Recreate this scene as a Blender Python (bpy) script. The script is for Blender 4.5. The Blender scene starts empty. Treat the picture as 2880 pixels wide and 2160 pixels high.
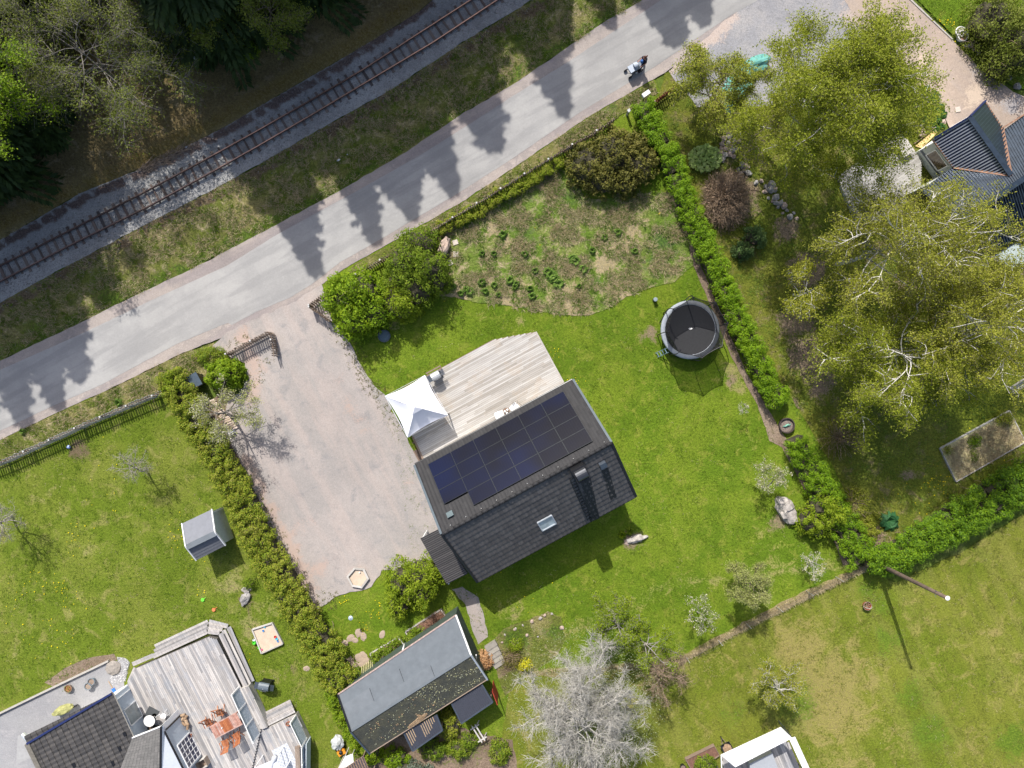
import bpy, math, random
import numpy as np
from mathutils import Vector, noise
from mathutils.geometry import delaunay_2d_cdt

# ---------------------------------------------------------------- camera, world, sun
SC = bpy.context.scene
COL = SC.collection
S, CX, CY, H = 40.0, 1440.0, 1080.0, 48.0      # ground pixels per metre, nadir, flying height
cam_d = bpy.data.cameras.new('camera'); cam = bpy.data.objects.new('camera', cam_d); COL.objects.link(cam)
cam_d.lens = 24.0; cam_d.sensor_width = 36.0; cam_d.clip_start = 0.5; cam_d.clip_end = 2000.0
cam.location = (0, 0, H); cam.rotation_euler = (0, 0, 0)
SC.camera = cam
SUN_EL = math.radians(45.5)
SHD = (0.318, -0.948)                            # direction in which shadows fall
world = bpy.data.worlds.new('World'); SC.world = world; world.use_nodes = True
wn = world.node_tree; bg = wn.nodes['Background']; bg.inputs['Strength'].default_value = 0.15
sky = wn.nodes.new('ShaderNodeTexSky'); sky.sky_type = 'NISHITA'; sky.sun_disc = False
sky.sun_elevation = SUN_EL; sky.sun_rotation = math.atan2(-SHD[0], -SHD[1])
sky.air_density = 0.9; sky.dust_density = 3.0; sky.ozone_density = 0.4
wn.links.new(sky.outputs[0], bg.inputs[0])
sun_d = bpy.data.lights.new('sun', 'SUN'); sun_d.energy = 4.8; sun_d.angle = math.radians(0.5); sun_d.color = (1.0, 0.955, 0.89)
sun = bpy.data.objects.new('sun', sun_d); COL.objects.link(sun)
sdir = Vector((SHD[0]*math.cos(SUN_EL), SHD[1]*math.cos(SUN_EL), -math.sin(SUN_EL)))
sun.rotation_euler = sdir.to_track_quat('-Z', 'Y').to_euler()
SC.view_settings.view_transform = 'Standard'; SC.view_settings.look = 'None'
SC.view_settings.exposure = 0.28; SC.view_settings.gamma = 1.0; SC.view_settings.use_curve_mapping = False

RNG = np.random.default_rng(7)
random.seed(7)
PI = math.pi

def W(px, py, z=0.0):
    """world point at height z that the camera sees at pixel (px, py) of the 2880 x 2160 photograph"""
    k = (1 - z / H) / S
    return np.array([(px - CX) * k, (CY - py) * k, z])
def Wl(pts, z=0.0): return [W(p[0], p[1], z)[:2] for p in pts]

# ---------------------------------------------------------------- materials
class NT:
    def __init__(s, name):
        s.m = bpy.data.materials.new(name); s.m.use_nodes = True
        s.t = s.m.node_tree; s.b = s.t.nodes['Principled BSDF']; s.out = s.t.nodes['Material Output']
        s._co = None
    def n(s, typ, **kw):
        nd = s.t.nodes.new(typ)
        for k, v in kw.items(): setattr(nd, k, v)
        return nd
    def l(s, a, b): s.t.links.new(a, b)
    def co(s, obj=True):
        if s._co is None:
            tc = s.n('ShaderNodeTexCoord'); s._co = tc.outputs['Object']
        return s._co
    def noise(s, scale, detail=3.0, rough=0.6, vec=None, dist=0.0):
        nd = s.n('ShaderNodeTexNoise'); nd.inputs['Scale'].default_value = scale
        nd.inputs['Detail'].default_value = detail; nd.inputs['Roughness'].default_value = rough
        nd.inputs['Distortion'].default_value = dist
        s.l(vec if vec is not None else s.co(), nd.inputs['Vector']); return nd.outputs['Fac']
    def remap(s, v, a, b, c=0.0, d=1.0, smooth=True):
        nd = s.n('ShaderNodeMapRange'); nd.interpolation_type = 'SMOOTHSTEP' if smooth else 'LINEAR'
        s.l(v, nd.inputs[0]); nd.inputs[1].default_value = a; nd.inputs[2].default_value = b
        nd.inputs[3].default_value = c; nd.inputs[4].default_value = d; return nd.outputs[0]
    def math(s, op, a, b=None):
        nd = s.n('ShaderNodeMath', operation=op)
        for i, v in enumerate((a, b)):
            if v is None: continue
            if isinstance(v, (int, float)): nd.inputs[i].default_value = v
            else: s.l(v, nd.inputs[i])
        return nd.outputs[0]
    def mix(s, f, a, b, mode='MIX'):
        nd = s.n('ShaderNodeMix', data_type='RGBA', blend_type=mode)
        for sock, v in ((nd.inputs[0], f), (nd.inputs[6], a), (nd.inputs[7], b)):
            if isinstance(v, (int, float)): sock.default_value = v
            elif isinstance(v, (tuple, list)): sock.default_value = (*v[:3], 1)
            else: s.l(v, sock)
        return nd.outputs[2]
    def scale(s, col, f):           # colour * scalar
        nd = s.n('ShaderNodeVectorMath', operation='SCALE')
        if isinstance(col, (tuple, list)): nd.inputs[0].default_value = col[:3]
        else: s.l(col, nd.inputs[0])
        if isinstance(f, (int, float)): nd.inputs[3].default_value = f
        else: s.l(f, nd.inputs[3])
        return nd.outputs[0]
    def attr(s, name): return s.n('ShaderNodeAttribute', attribute_name=name).outputs['Fac']
    def ramp(s, v, cols):
        nd = s.n('ShaderNodeValToRGB'); e = nd.color_ramp.elements
        while len(e) < len(cols): e.new(0.5)
        for i, c in enumerate(cols):
            e[i].position = i / (len(cols) - 1) if len(c) == 3 else c[3]; e[i].color = (*c[:3], 1)
        s.l(v, nd.inputs[0]); return nd.outputs[0]
    def bump(s, h, strength=0.4, dist=0.05):
        nd = s.n('ShaderNodeBump'); nd.inputs['Strength'].default_value = strength
        nd.inputs['Distance'].default_value = dist; s.l(h, nd.inputs['Height']); s.l(nd.outputs[0], s.b.inputs['Normal'])
    def done(s, col=None, rough=0.8, metal=0.0, spec=0.3):
        if col is not None:
            if isinstance(col, (tuple, list)): s.b.inputs['Base Color'].default_value = (*col[:3], 1)
            else: s.l(col, s.b.inputs['Base Color'])
        s.b.inputs['Roughness'].default_value = rough; s.b.inputs['Metallic'].default_value = metal
        s.b.inputs['Specular IOR Level'].default_value = spec
        return s.m

def plain(name, c, rough=0.6, metal=0.0, var=0.12, scale=6.0, spec=0.4, bump=0.0):
    k = NT(name); nz = k.noise(scale, 4)
    f = k.remap(nz, 0.3, 0.7, 1 - var, 1 + var, False)
    if bump: k.bump(k.noise(scale * 6, 2), bump, 0.02)
    return k.done(k.scale(c, f), rough, metal, spec)

def pieces(name, cols, rough=0.8, grain=None, var=0.12, spec=0.2, island=True, bump=0.2, gdir=None, stain=None, stain_w=0.4):
    """per-piece colour (object random + island random) with grain"""
    k = NT(name); oi = k.n('ShaderNodeObjectInfo'); g = k.n('ShaderNodeNewGeometry')
    r = k.math('FRACT', k.math('ADD', oi.outputs['Random'], g.outputs['Random Per Island'])) if island else oi.outputs['Random']
    col = k.ramp(r, cols)
    v = k.co()
    if gdir is not None:
        mp = k.n('ShaderNodeMapping'); mp.inputs['Rotation'].default_value = (0, 0, -gdir)
        mp2 = k.n('ShaderNodeMapping'); mp2.inputs['Scale'].default_value = (0.12, 1.4, 1.0)
        geo = g.outputs['Position']; k.l(geo, mp.inputs['Vector']); k.l(mp.outputs[0], mp2.inputs['Vector']); v = mp2.outputs[0]
    nz = k.noise(grain or 8.0, 4, 0.65, v)
    col = k.scale(col, k.remap(nz, 0.3, 0.7, 1 - var, 1 + var, False))
    if stain is not None:
        nz2 = k.noise(0.9, 5, 0.7, g.outputs['Position'])
        col = k.mix(k.math('MULTIPLY', k.remap(nz2, 0.5, 0.68), stain_w), col, stain)
    if bump: k.bump(nz, bump, 0.01)
    return k.done(col, rough, 0, spec)

def leafmat(name, cols, trans=0.35, rough=0.65, big=0.25):
    k = NT(name); g = k.n('ShaderNodeNewGeometry')
    nz = k.noise(0.55, 3, 0.6, g.outputs['Position'])
    r = k.math('ADD', k.math('MULTIPLY', g.outputs['Random Per Island'], 0.62), k.math('MULTIPLY', k.remap(nz, 0.3, 0.7, 0, 1, False), 0.38))
    col = k.ramp(r, cols)
    k.done(col, rough, 0, 0.25)
    if trans > 0:
        tr = k.n('ShaderNodeBsdfTranslucent'); k.l(k.mix(1.0, col, (1.0, 1.0, 0.55), 'MULTIPLY'), tr.inputs[0])
        mx = k.n('ShaderNodeMixShader'); mx.inputs[0].default_value = trans
        k.l(k.b.outputs[0], mx.inputs[1]); k.l(tr.outputs[0], mx.inputs[2]); k.l(mx.outputs[0], k.out.inputs[0])
    return k.m

def groundmat(name, c1, c2, c3, big=0.25, mid=1.6, fine=7.0, fvar=0.35, A=None, B=None, rough=0.95, bump=0.5,
              stripes=None, w2=(0.42, 0.6), w3=(0.5, 0.68), aw=0.9, streak=None, bd=0.06):
    """A, B: (colour, colour2) mixed in by the vertex masks ma / mb, broken up with noise"""
    k = NT(name)
    n1 = k.noise(big, 5, 0.65); n2 = k.noise(mid, 5, 0.7, dist=0.6); n3 = k.noise(fine, 4, 0.75); n4 = k.noise(fine * 3.1, 2, 0.7)
    n0 = k.noise(big * 0.31, 3, 0.6)
    col = k.mix(k.remap(n1, *w2), c1, c2)
    col = k.mix(k.remap(n2, *w3), col, c3)
    if streak is not None:
        ang, sc, amt, cc = streak
        mp = k.n('ShaderNodeMapping'); mp.inputs['Rotation'].default_value = (0, 0, -ang)
        mp2 = k.n('ShaderNodeMapping'); mp2.inputs['Scale'].default_value = (0.13, 1.0, 1.0)
        k.l(k.co(), mp.inputs['Vector']); k.l(mp.outputs[0], mp2.inputs['Vector'])
        ns = k.noise(sc, 4, 0.6, mp2.outputs[0])
        col = k.mix(k.math('MULTIPLY', k.remap(ns, 0.45, 0.62), amt), col, cc)
    if stripes is not None:
        ang, per, amt = stripes
        mp = k.n('ShaderNodeMapping'); mp.inputs['Rotation'].default_value = (0, 0, -ang); k.l(k.co(), mp.inputs['Vector'])
        wv = k.n('ShaderNodeTexWave', wave_type='BANDS', bands_direction='Y'); wv.inputs['Scale'].default_value = 0.314 / per
        wv.inputs['Distortion'].default_value = 2.5; wv.inputs['Detail'].default_value = 2; wv.inputs['Detail Scale'].default_value = 0.5
        k.l(mp.outputs[0], wv.inputs[0])
        col = k.scale(col, k.remap(wv.outputs['Fac'], 0.3, 0.7, 1 - amt, 1 + amt))
    brk = k.math('MULTIPLY', k.math('SUBTRACT', k.math('ADD', k.math('MULTIPLY', n2, 0.55), k.math('MULTIPLY', n3, 0.45)), 0.5), 2.6)
    for key, ab in (('ma', A), ('mb', B)):
        if ab is None: continue
        f = k.remap(k.math('ADD', k.attr(key), brk), 0.35, 0.72)
        col = k.mix(k.math('MULTIPLY', f, aw), col, k.mix(k.remap(n3, 0.42, 0.6), ab[0], ab[1]))
    f1 = k.remap(n3, 0.3, 0.7, 1 - fvar, 1 + fvar, False); f2 = k.remap(n4, 0.3, 0.7, 1 - fvar * 0.8, 1 + fvar * 0.8, False)
    f0 = k.remap(n0, 0.3, 0.7, 0.88, 1.12, False)
    col = k.scale(col, k.math('MULTIPLY', k.math('MULTIPLY', f1, f2), f0))
    if bump: k.bump(k.math('ADD', n3, k.math('MULTIPLY', n4, 0.6)), bump, bd)
    return k.done(col, rough, 0, 0.15)

# ---------------------------------------------------------------- mesh building
def np_obj(name, V, F, mat=None, parent=None, smooth=False, link=True):
    V = np.asarray(V, dtype=np.float32).reshape(-1, 3); F = np.asarray(F, dtype=np.int32)
    me = bpy.data.meshes.new(name); k = F.shape[1]
    me.vertices.add(len(V)); me.vertices.foreach_set('co', V.ravel())
    me.loops.add(F.size); me.loops.foreach_set('vertex_index', F.ravel())
    me.polygons.add(len(F)); me.polygons.foreach_set('loop_start', np.arange(0, F.size, k, dtype=np.int32))
    me.polygons.foreach_set('loop_total', np.full(len(F), k, dtype=np.int32))
    me.polygons.foreach_set('use_smooth', np.full(len(F), smooth, dtype=bool))
    me.update(calc_edges=True)
    if mat: me.materials.append(mat)
    o = bpy.data.objects.new(name, me)
    if link: COL.objects.link(o)
    if parent: o.parent = parent
    return o

def tag(o, label=None, cat=None, group=None, kind=None):
    if label: o['label'] = label
    if cat: o['category'] = cat
    if group: o['group'] = group
    if kind: o['kind'] = kind
    return o

def thing(name, label, cat, loc=(0, 0, 0), rz=0.0, group=None):
    o = bpy.data.objects.new(name, None); COL.objects.link(o); o.empty_display_size = 0.2
    o.location = loc; o.rotation_euler = (0, 0, rz)
    return tag(o, label, cat, group)

class MB:
    """collects simple solids; build() links them as one mesh object"""
    def __init__(s): s.v = []; s.f = []
    def add(s, vs, fs):
        n = len(s.v); s.v += [tuple(map(float, p)) for p in vs]; s.f += [tuple(n + i for i in f) for f in fs]; return s
    def box(s, c, d, rz=0.0, ax=None):
        """c centre, d sizes, rotated about z"""
        cs, sn = math.cos(rz), math.sin(rz); vs = []
        for z in (-1, 1):
            for x, y in ((-1, -1), (1, -1), (1, 1), (-1, 1)):
                a, b = x * d[0] / 2, y * d[1] / 2
                vs.append((c[0] + a * cs - b * sn, c[1] + a * sn + b * cs, c[2] + z * d[2] / 2))
        return s.add(vs, [(3, 2, 1, 0), (4, 5, 6, 7), (0, 1, 5, 4), (1, 2, 6, 5), (2, 3, 7, 6), (3, 0, 4, 7)])
    def obox(s, p0, p1, w, h, up=(0, 0, 1)):
        """bar of section w x h from p0 to p1"""
        p0 = np.array(p0, float); p1 = np.array(p1, float); t = p1 - p0; t /= np.linalg.norm(t) + 1e-9
        a = np.cross(t, up)
        if np.linalg.norm(a) < 1e-4: a = np.cross(t, (1, 0, 0))
        a /= np.linalg.norm(a); b = np.cross(a, t); vs = []
        for p in (p0, p1):
            for x, y in ((-1, -1), (1, -1), (1, 1), (-1, 1)): vs.append(p + a * x * w / 2 + b * y * h / 2)
        return s.add(vs, [(3, 2, 1, 0), (4, 5, 6, 7), (0, 1, 5, 4), (1, 2, 6, 5), (2, 3, 7, 6), (3, 0, 4, 7)])
    def tube(s, pts, r, k=8, cap=True):
        pts = [np.array(p, float) for p in pts]; n = len(pts); rs = r if isinstance(r, (list, tuple)) else [r] * n; vs = []
        for i, p in enumerate(pts):
            t = pts[min(i + 1, n - 1)] - pts[max(i - 1, 0)]; t /= np.linalg.norm(t) + 1e-9
            ref = np.array((0, 0, 1.)) if abs(t[2]) < 0.9 else np.array((1., 0, 0))
            a = np.cross(t, ref); a /= np.linalg.norm(a); b = np.cross(t, a)
            for j in range(k): vs.append(p + (a * math.cos(2 * PI * j / k) + b * math.sin(2 * PI * j / k)) * rs[i])
        fs = [(i * k + j, i * k + (j + 1) % k, (i + 1) * k + (j + 1) % k, (i + 1) * k + j) for i in range(n - 1) for j in range(k)]
        if cap: fs += [tuple(range(k))[::-1], tuple((n - 1) * k + j for j in range(k))]
        return s.add(vs, fs)
    def ring(s, c, r, tr, n=24, k=6, tilt=None):
        vs = []; fs = []
        for i in range(n):
            a = 2 * PI * i / n
            for j in range(k):
                b = 2 * PI * j / k; q = r + tr * math.cos(b)
                p = np.array((q * math.cos(a), q * math.sin(a), tr * math.sin(b)))
                if tilt is not None: p = tilt @ p
                vs.append(p + np.array(c))
        for i in range(n):
            for j in range(k):
                fs.append((i * k + j, ((i + 1) % n) * k + j, ((i + 1) % n) * k + (j + 1) % k, i * k + (j + 1) % k))
        return s.add(vs, fs)
    def lathe(s, c, prof, n=20, cap=True):
        """prof: (radius, z) list"""
        vs = []; fs = []; m = len(prof)
        for r, z in prof:
            for i in range(n): vs.append((c[0] + r * math.cos(2 * PI * i / n), c[1] + r * math.sin(2 * PI * i / n), c[2] + z))
        for q in range(m - 1):
            for i in range(n): fs.append((q * n + i, q * n + (i + 1) % n, (q + 1) * n + (i + 1) % n, (q + 1) * n + i))
        if cap: fs += [tuple(range(n))[::-1], tuple((m - 1) * n + i for i in range(n))]
        return s.add(vs, fs)
    def prism(s, poly, z0, z1):
        n = len(poly)
        a = sum(poly[i][0] * poly[(i + 1) % n][1] - poly[(i + 1) % n][0] * poly[i][1] for i in range(n))
        if a < 0: poly = list(poly)[::-1]
        vs = [(p[0], p[1], z0) for p in poly] + [(p[0], p[1], z1) for p in poly]
        return s.add(vs, [tuple(range(n))[::-1], tuple(range(n, 2 * n))] + [(i, (i + 1) % n, n + (i + 1) % n, n + i) for i in range(n)])
    def slab(s, q, th):
        """thin slab under a 3D polygon q (counterclockwise from above)"""
        q = [np.array(p, float) for p in q]; n = len(q)
        nr = np.cross(q[1] - q[0], q[2] - q[0]); nr /= np.linalg.norm(nr)
        if nr[2] < 0: q = q[::-1]; nr = -nr
        vs = q + [p - nr * th for p in q]
        return s.add(vs, [tuple(range(n)), tuple(range(n, 2 * n))[::-1]] + [((i + 1) % n, i, n + i, n + (i + 1) % n) for i in range(n)])
    def build(s, name, mat, parent=None, smooth=False):
        me = bpy.data.meshes.new(name); me.from_pydata(s.v, [], s.f); me.update()
        if smooth: me.polygons.foreach_set('use_smooth', [True] * len(me.polygons))
        if mat: me.materials.append(mat)
        o = bpy.data.objects.new(name, me); COL.objects.link(o)
        if parent is not None: o.parent = parent
        return o

def copy_obj(o, parent=None, loc=None, rot=None, scale=None):
    c = o.copy(); COL.objects.link(c)
    if parent is not None: c.parent = parent
    if loc is not None: c.location = loc
    if rot is not None: c.rotation_euler = rot
    if scale is not None: c.scale = scale
    return c
def copy_tree(o, parent=None, **kw):
    c = copy_obj(o, parent, **kw)
    for ch in list(o.children): copy_tree(ch, c)
    return c

# ---------------------------------------------------------------- ground sheets
def area2(p): return sum(p[i][0] * p[(i + 1) % len(p)][1] - p[(i + 1) % len(p)][0] * p[i][1] for i in range(len(p)))
def in_poly(P, poly):
    P = np.asarray(P); x, y = P[:, 0], P[:, 1]; ins = np.zeros(len(P), bool); n = len(poly); j = n - 1
    for i in range(n):
        xi, yi = poly[i]; xj, yj = poly[j]
        if yi != yj:
            c = ((yi > y) != (yj > y)) & (x < (xj - xi) * (y - yi) / (yj - yi) + xi); ins ^= c
        j = i
    return ins
def rough_poly(poly, step=0.3, amp=0.12, freq=1.3, seed=0.0):
    out = []; n = len(poly); sg = 1 if area2(poly) > 0 else -1
    for i in range(n):
        a = np.array(poly[i], float); b = np.array(poly[(i + 1) % n], float); L = np.linalg.norm(b - a)
        if L < 1e-6: continue
        t = (b - a) / L; nr = np.array((t[1], -t[0])) * sg; m = max(1, int(L / step))
        for j in range(m):
            p = a + (b - a) * j / m
            if abs(p[0]) < 42 and abs(p[1]) < 34:
                v = noise.noise(Vector((p[0] * freq, p[1] * freq, seed))) + 0.6 * noise.noise(Vector((p[0] * freq * 3.1, p[1] * freq * 3.1, seed + 5))) + 0.35 * noise.noise(Vector((p[0] * freq * 8, p[1] * freq * 8, seed + 9)))
                p = p + nr * v * amp
            elif j % 12: continue
            out.append((p[0], p[1]))
    return out
def sheet(name, pts, z, mat, step=0.3, amp=0.1, freq=1.3, seed=0.0, A=(), B=(), grid=0.8, world_pts=False, hfun=None, holes=()):
    poly = list(pts) if world_pts else [tuple(p) for p in Wl(pts)]
    rp = rough_poly(poly, step, amp, freq, seed)
    xs = [p[0] for p in rp]; ys = [p[1] for p in rp]
    x0, x1, y0, y1 = max(min(xs), -42), min(max(xs), 42), max(min(ys), -32), min(max(ys), 32)
    gx, gy = np.meshgrid(np.arange(x0, x1, grid), np.arange(y0, y1, grid))
    g = np.stack([gx.ravel(), gy.ravel()], 1) + RNG.uniform(-0.2, 0.2, (gx.size, 2)) * grid
    if len(g): g = g[in_poly(g, rp)]
    n = len(rp); vs = [Vector(p) for p in rp] + [Vector((float(p[0]), float(p[1]))) for p in g]
    r = delaunay_2d_cdt(vs, [(i, (i + 1) % n) for i in range(n)], [], 1, 1e-5)
    co = np.array([(v[0], v[1]) for v in r[0]]); f = np.array([t for t in r[2] if len(t) == 3])
    zz = np.full(len(co), z)
    if hfun is not None: zz = z + hfun(co, rp)
    o = np_obj(name, np.column_stack([co, zz]), f, mat, smooth=hfun is not None)
    me = o.data
    nr = np.zeros(len(me.polygons) * 3); me.polygons.foreach_get('normal', nr)
    if nr.reshape(-1, 3)[:, 2].mean() < 0: me.flip_normals()
    for key, bl in (('ma', A), ('mb', B)):
        if not len(bl): continue
        val = np.zeros(len(co))
        for b in bl:
            c = W(b[0], b[1]); rr = b[2] / S; w = b[3] if len(b) > 3 else 1.0
            d2 = ((co[:, 0] - c[0]) ** 2 + (co[:, 1] - c[1]) ** 2) / rr ** 2
            val = np.maximum(val, w * np.exp(-d2 * 0.9))
        at = me.attributes.new(key, 'FLOAT', 'POINT'); at.data.foreach_set('value', val.astype(np.float32))
    return tag(o, kind='structure')
def line_blobs(pts, r, w=1.0, step=None):
    out = []; step = step or r * 0.6
    for a, b in zip(pts[:-1], pts[1:]):
        L = math.hypot(b[0] - a[0], b[1] - a[1]); m = max(1, int(L / step))
        out += [(a[0] + (b[0] - a[0]) * i / m, a[1] + (b[1] - a[1]) * i / m, r, w) for i in range(m + 1)]
    return out
def sample_poly(pts, n, world_pts=False):
    poly = list(pts) if world_pts else [tuple(p) for p in Wl(pts)]
    a = np.array(poly); lo, hi = a.min(0), a.max(0); out = np.zeros((0, 2))
    while len(out) < n:
        q = RNG.uniform(lo, hi, (n * 2, 2)); out = np.vstack([out, q[in_poly(q, poly)]])
    return out[:n]

def unit(a): return a / (np.linalg.norm(a, axis=-1, keepdims=True) + 1e-9)
def tuft_geo(P, hl=(0.12, 0.3), blades=6, w=0.02, lean=0.9, z0=0.0, spread=0.06, align=None):
    """grass blades (triangles) round the points P; returns V, F"""
    n = len(P); m = n * blades
    b = np.repeat(np.column_stack([P[:, 0], P[:, 1], P[:, 2] if P.shape[1] > 2 else np.full(n, z0)]), blades, 0)
    b[:, :2] += RNG.normal(0, spread, (m, 2))
    a = RNG.uniform(0, 2 * PI, m)
    if align is not None:
        base = np.repeat(RNG.normal(align, 0.5, n), blades); a = base + RNG.normal(0, 0.5, m)
    L = RNG.uniform(hl[0], hl[1], m); th = RNG.uniform(0.25, 1.0, m) * lean * PI / 2
    d = np.column_stack([np.cos(a) * np.sin(th), np.sin(a) * np.sin(th), np.cos(th)]) * L[:, None]
    s = np.column_stack([-np.sin(a), np.cos(a), np.zeros(m)]) * (w * RNG.uniform(0.6, 1.4, m))[:, None]
    V = np.stack([b - s, b + s, b + d], 1).reshape(-1, 3); V[:, 2] = np.maximum(V[:, 2], 0.006)
    return V, np.arange(3 * m).reshape(-1, 3)

def leaves_geo(C, size=0.12, aspect=0.55, up=0.5, nrm=None):
    """rhombic leaf quads at centres C"""
    n = len(C); nv = RNG.normal(0, 1, (n, 3)); nv = unit(nv)
    nv[:, 2] = np.abs(nv[:, 2]) + up
    if nrm is not None: nv = nv * 0.6 + nrm
    nv = unit(nv); r = unit(RNG.normal(0, 1, (n, 3))); a = unit(np.cross(nv, r)); b = np.cross(nv, a)
    sz = (size * RNG.uniform(0.6, 1.4, n))[:, None]
    a = a * sz * 0.5; b = b * sz * 0.5 * aspect
    V = np.stack([C - a, C - b * 1.0 + a * 0.15, C + a, C + b * 1.0 + a * 0.15], 1).reshape(-1, 3)
    return V, np.arange(4 * n).reshape(-1, 4)

def tubes_geo(P, R, k=4):
    """P (M,N,3) polylines, R (M,N) radii"""
    M, N_, _ = P.shape; T = np.gradient(P, axis=1); T = unit(T)
    ref = np.zeros_like(T); ref[..., 2] = 1.0; vert = np.abs(T[..., 2]) > 0.93; ref[vert] = (1, 0, 0)
    A = unit(np.cross(T, ref)); B = np.cross(T, A)
    ang = 2 * PI * np.arange(k) / k
    V = P[:, :, None, :] + R[:, :, None, None] * (np.cos(ang)[:, None] * A[:, :, None, :] + np.sin(ang)[:, None] * B[:, :, None, :])
    idx = np.arange(M * N_ * k).reshape(M, N_, k); j2 = np.roll(idx, -1, axis=2)
    F = np.stack([idx[:, :-1], j2[:, :-1], j2[:, 1:], idx[:, 1:]], -1).reshape(-1, 4)
    return V.reshape(-1, 3), F
def join(parts):
    V = []; F = []; n = 0
    for v, f in parts: V.append(v); F.append(f + n); n += len(v)
    return np.vstack(V), np.vstack(F)

def curve_pts(A, B, N_=5, bend=0.12, droop=0.0):
    """polylines from A to B with a random sideways bow"""
    M = len(A); t = np.linspace(0, 1, N_)[None, :, None]; L = np.linalg.norm(B - A, axis=1)[:, None, None]
    off = RNG.normal(0, 1, (M, 1, 3)) * bend * L; off2 = RNG.normal(0, 1, (M, 1, 3)) * bend * 0.5 * L
    P = A[:, None] + (B - A)[:, None] * t + off * np.sin(PI * t) + off2 * np.sin(2 * PI * t)
    P[..., 2] -= (droop * L * t ** 2)[..., 0]
    return P
def grow(P, n, length, spread=0.8, up=0.15, t0=0.25, t1=1.0, N_=4, bend=0.12, droop=0.0, outward=None):
    """n children per polyline"""
    M, K, _ = P.shape; i = np.repeat(np.arange(M), n); t = RNG.uniform(t0, t1, M * n); x = t * (K - 1)
    k = np.minimum(x.astype(int), K - 2); fr = (x - k)[:, None]
    st = P[i, k] * (1 - fr) + P[i, k + 1] * fr; d = unit(P[i, k + 1] - P[i, k])
    r = unit(RNG.normal(0, 1, (M * n, 3))); dr = d * (1 - spread) + r * spread; dr[:, 2] += up
    if outward is not None: dr += unit(st - outward) * 0.35
    dr = unit(dr); L = length * RNG.uniform(0.55, 1.25, M * n) * (1.15 - 0.5 * t)
    return curve_pts(st, st + dr * L[:, None], N_, bend, droop)
def on_lines(P, n, spread, t0=0.2):
    M, K, _ = P.shape; i = np.repeat(np.arange(M), n); x = RNG.uniform(t0, 1, M * n) * (K - 1); k = np.minimum(x.astype(int), K - 2); fr = (x - k)[:, None]
    return P[i, k] * (1 - fr) + P[i, k + 1] * fr + RNG.normal(0, spread, (M * n, 3))
def taper(P, r0, r1): M, K, _ = P.shape; return np.broadcast_to(np.linspace(r0, r1, K)[None], (M, K)).copy()

def tree(name, label, cat, base, top, centre, radii, nl=9, ns=5, nt=5, nleaf=4, leaf=0.13, lspread=0.12, tr=0.16, bark=None, leafm=None,
         group=None, droop=0.1, ls=0.42, lt=0.22, aspect=0.55, trunk_to=0.85, up=0.1, hole=0.0, twigs=True, limb_t0=0.3, lmin=0.6, blossom=None, nb=0, lup=0.5, kseg=3, twigm=None):
    """trunk from base to top; limbs reach points inside the crown ellipsoid"""
    t = thing(name, label, cat, (base[0], base[1], 0), group=group); o = np.array([base[0], base[1], 0.0])
    base = np.array([0, 0, base[2] if len(base) > 2 else 0.0]); top = np.array(top) - o; centre = np.array(centre) - o; radii = np.array(radii, float)
    tp = curve_pts(base[None], top[None], 7, 0.04)
    st_t = np.sort(RNG.uniform(limb_t0, 0.98, nl)); x = st_t * 6; k = np.minimum(x.astype(int), 5); fr = (x - k)[:, None]
    st = tp[0, k] * (1 - fr) + tp[0, k + 1] * fr
    az = np.arange(nl) * 2.399 + RNG.uniform(-0.4, 0.4, nl); zz = -0.45 + 1.35 * (st_t - limb_t0) / (1 - limb_t0) + RNG.uniform(-.15, .15, nl); zz = np.clip(zz, -0.7, 0.95)
    rr = np.sqrt(1 - zz ** 2) * RNG.uniform(lmin, 1.0, nl)
    en = centre + np.column_stack([np.cos(az) * rr, np.sin(az) * rr, zz]) * radii
    L1 = curve_pts(st, en, 6, 0.07, -0.04); R = float(radii.mean())
    L2 = grow(L1, ns, R * ls, 0.55, up, 0.3, 1.0, 5, 0.1, droop * 0.5)
    L3 = grow(L2, nt, R * lt, 0.6, up * 0.5, 0.2, 1.0, 4, 0.12, droop)
    A_ = tubes_geo(L1, taper(L1, tr * 0.45, tr * 0.13) * (1.25 - .85 * st_t)[:, None], 4); parts = [A_, tubes_geo(L2, taper(L2, tr * 0.16, tr * 0.05), 4)]
    tw_ = tubes_geo(L3, taper(L3, max(tr * 0.06, .008), 0.005), 3)
    if twigm: np_obj('twigs', *tw_, twigm, t, True)
    else: parts.append(tw_)
    np_obj('trunk', *tubes_geo(tp, taper(tp, tr, tr * 0.12), 8), bark, t, True)
    np_obj('branches', *join(parts), bark, t, True)
    if nleaf:
        C = on_lines(L3, nleaf, lspread, 0.15)
        np_obj('crown', *leaves_geo(C, leaf, aspect, lup), leafm, t)
    if nb:
        C = on_lines(L3, nb, lspread, 0.3); np_obj('blossom', *leaves_geo(C, leaf * 0.9, 0.9, 0.8), blossom, t)
    return t

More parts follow.
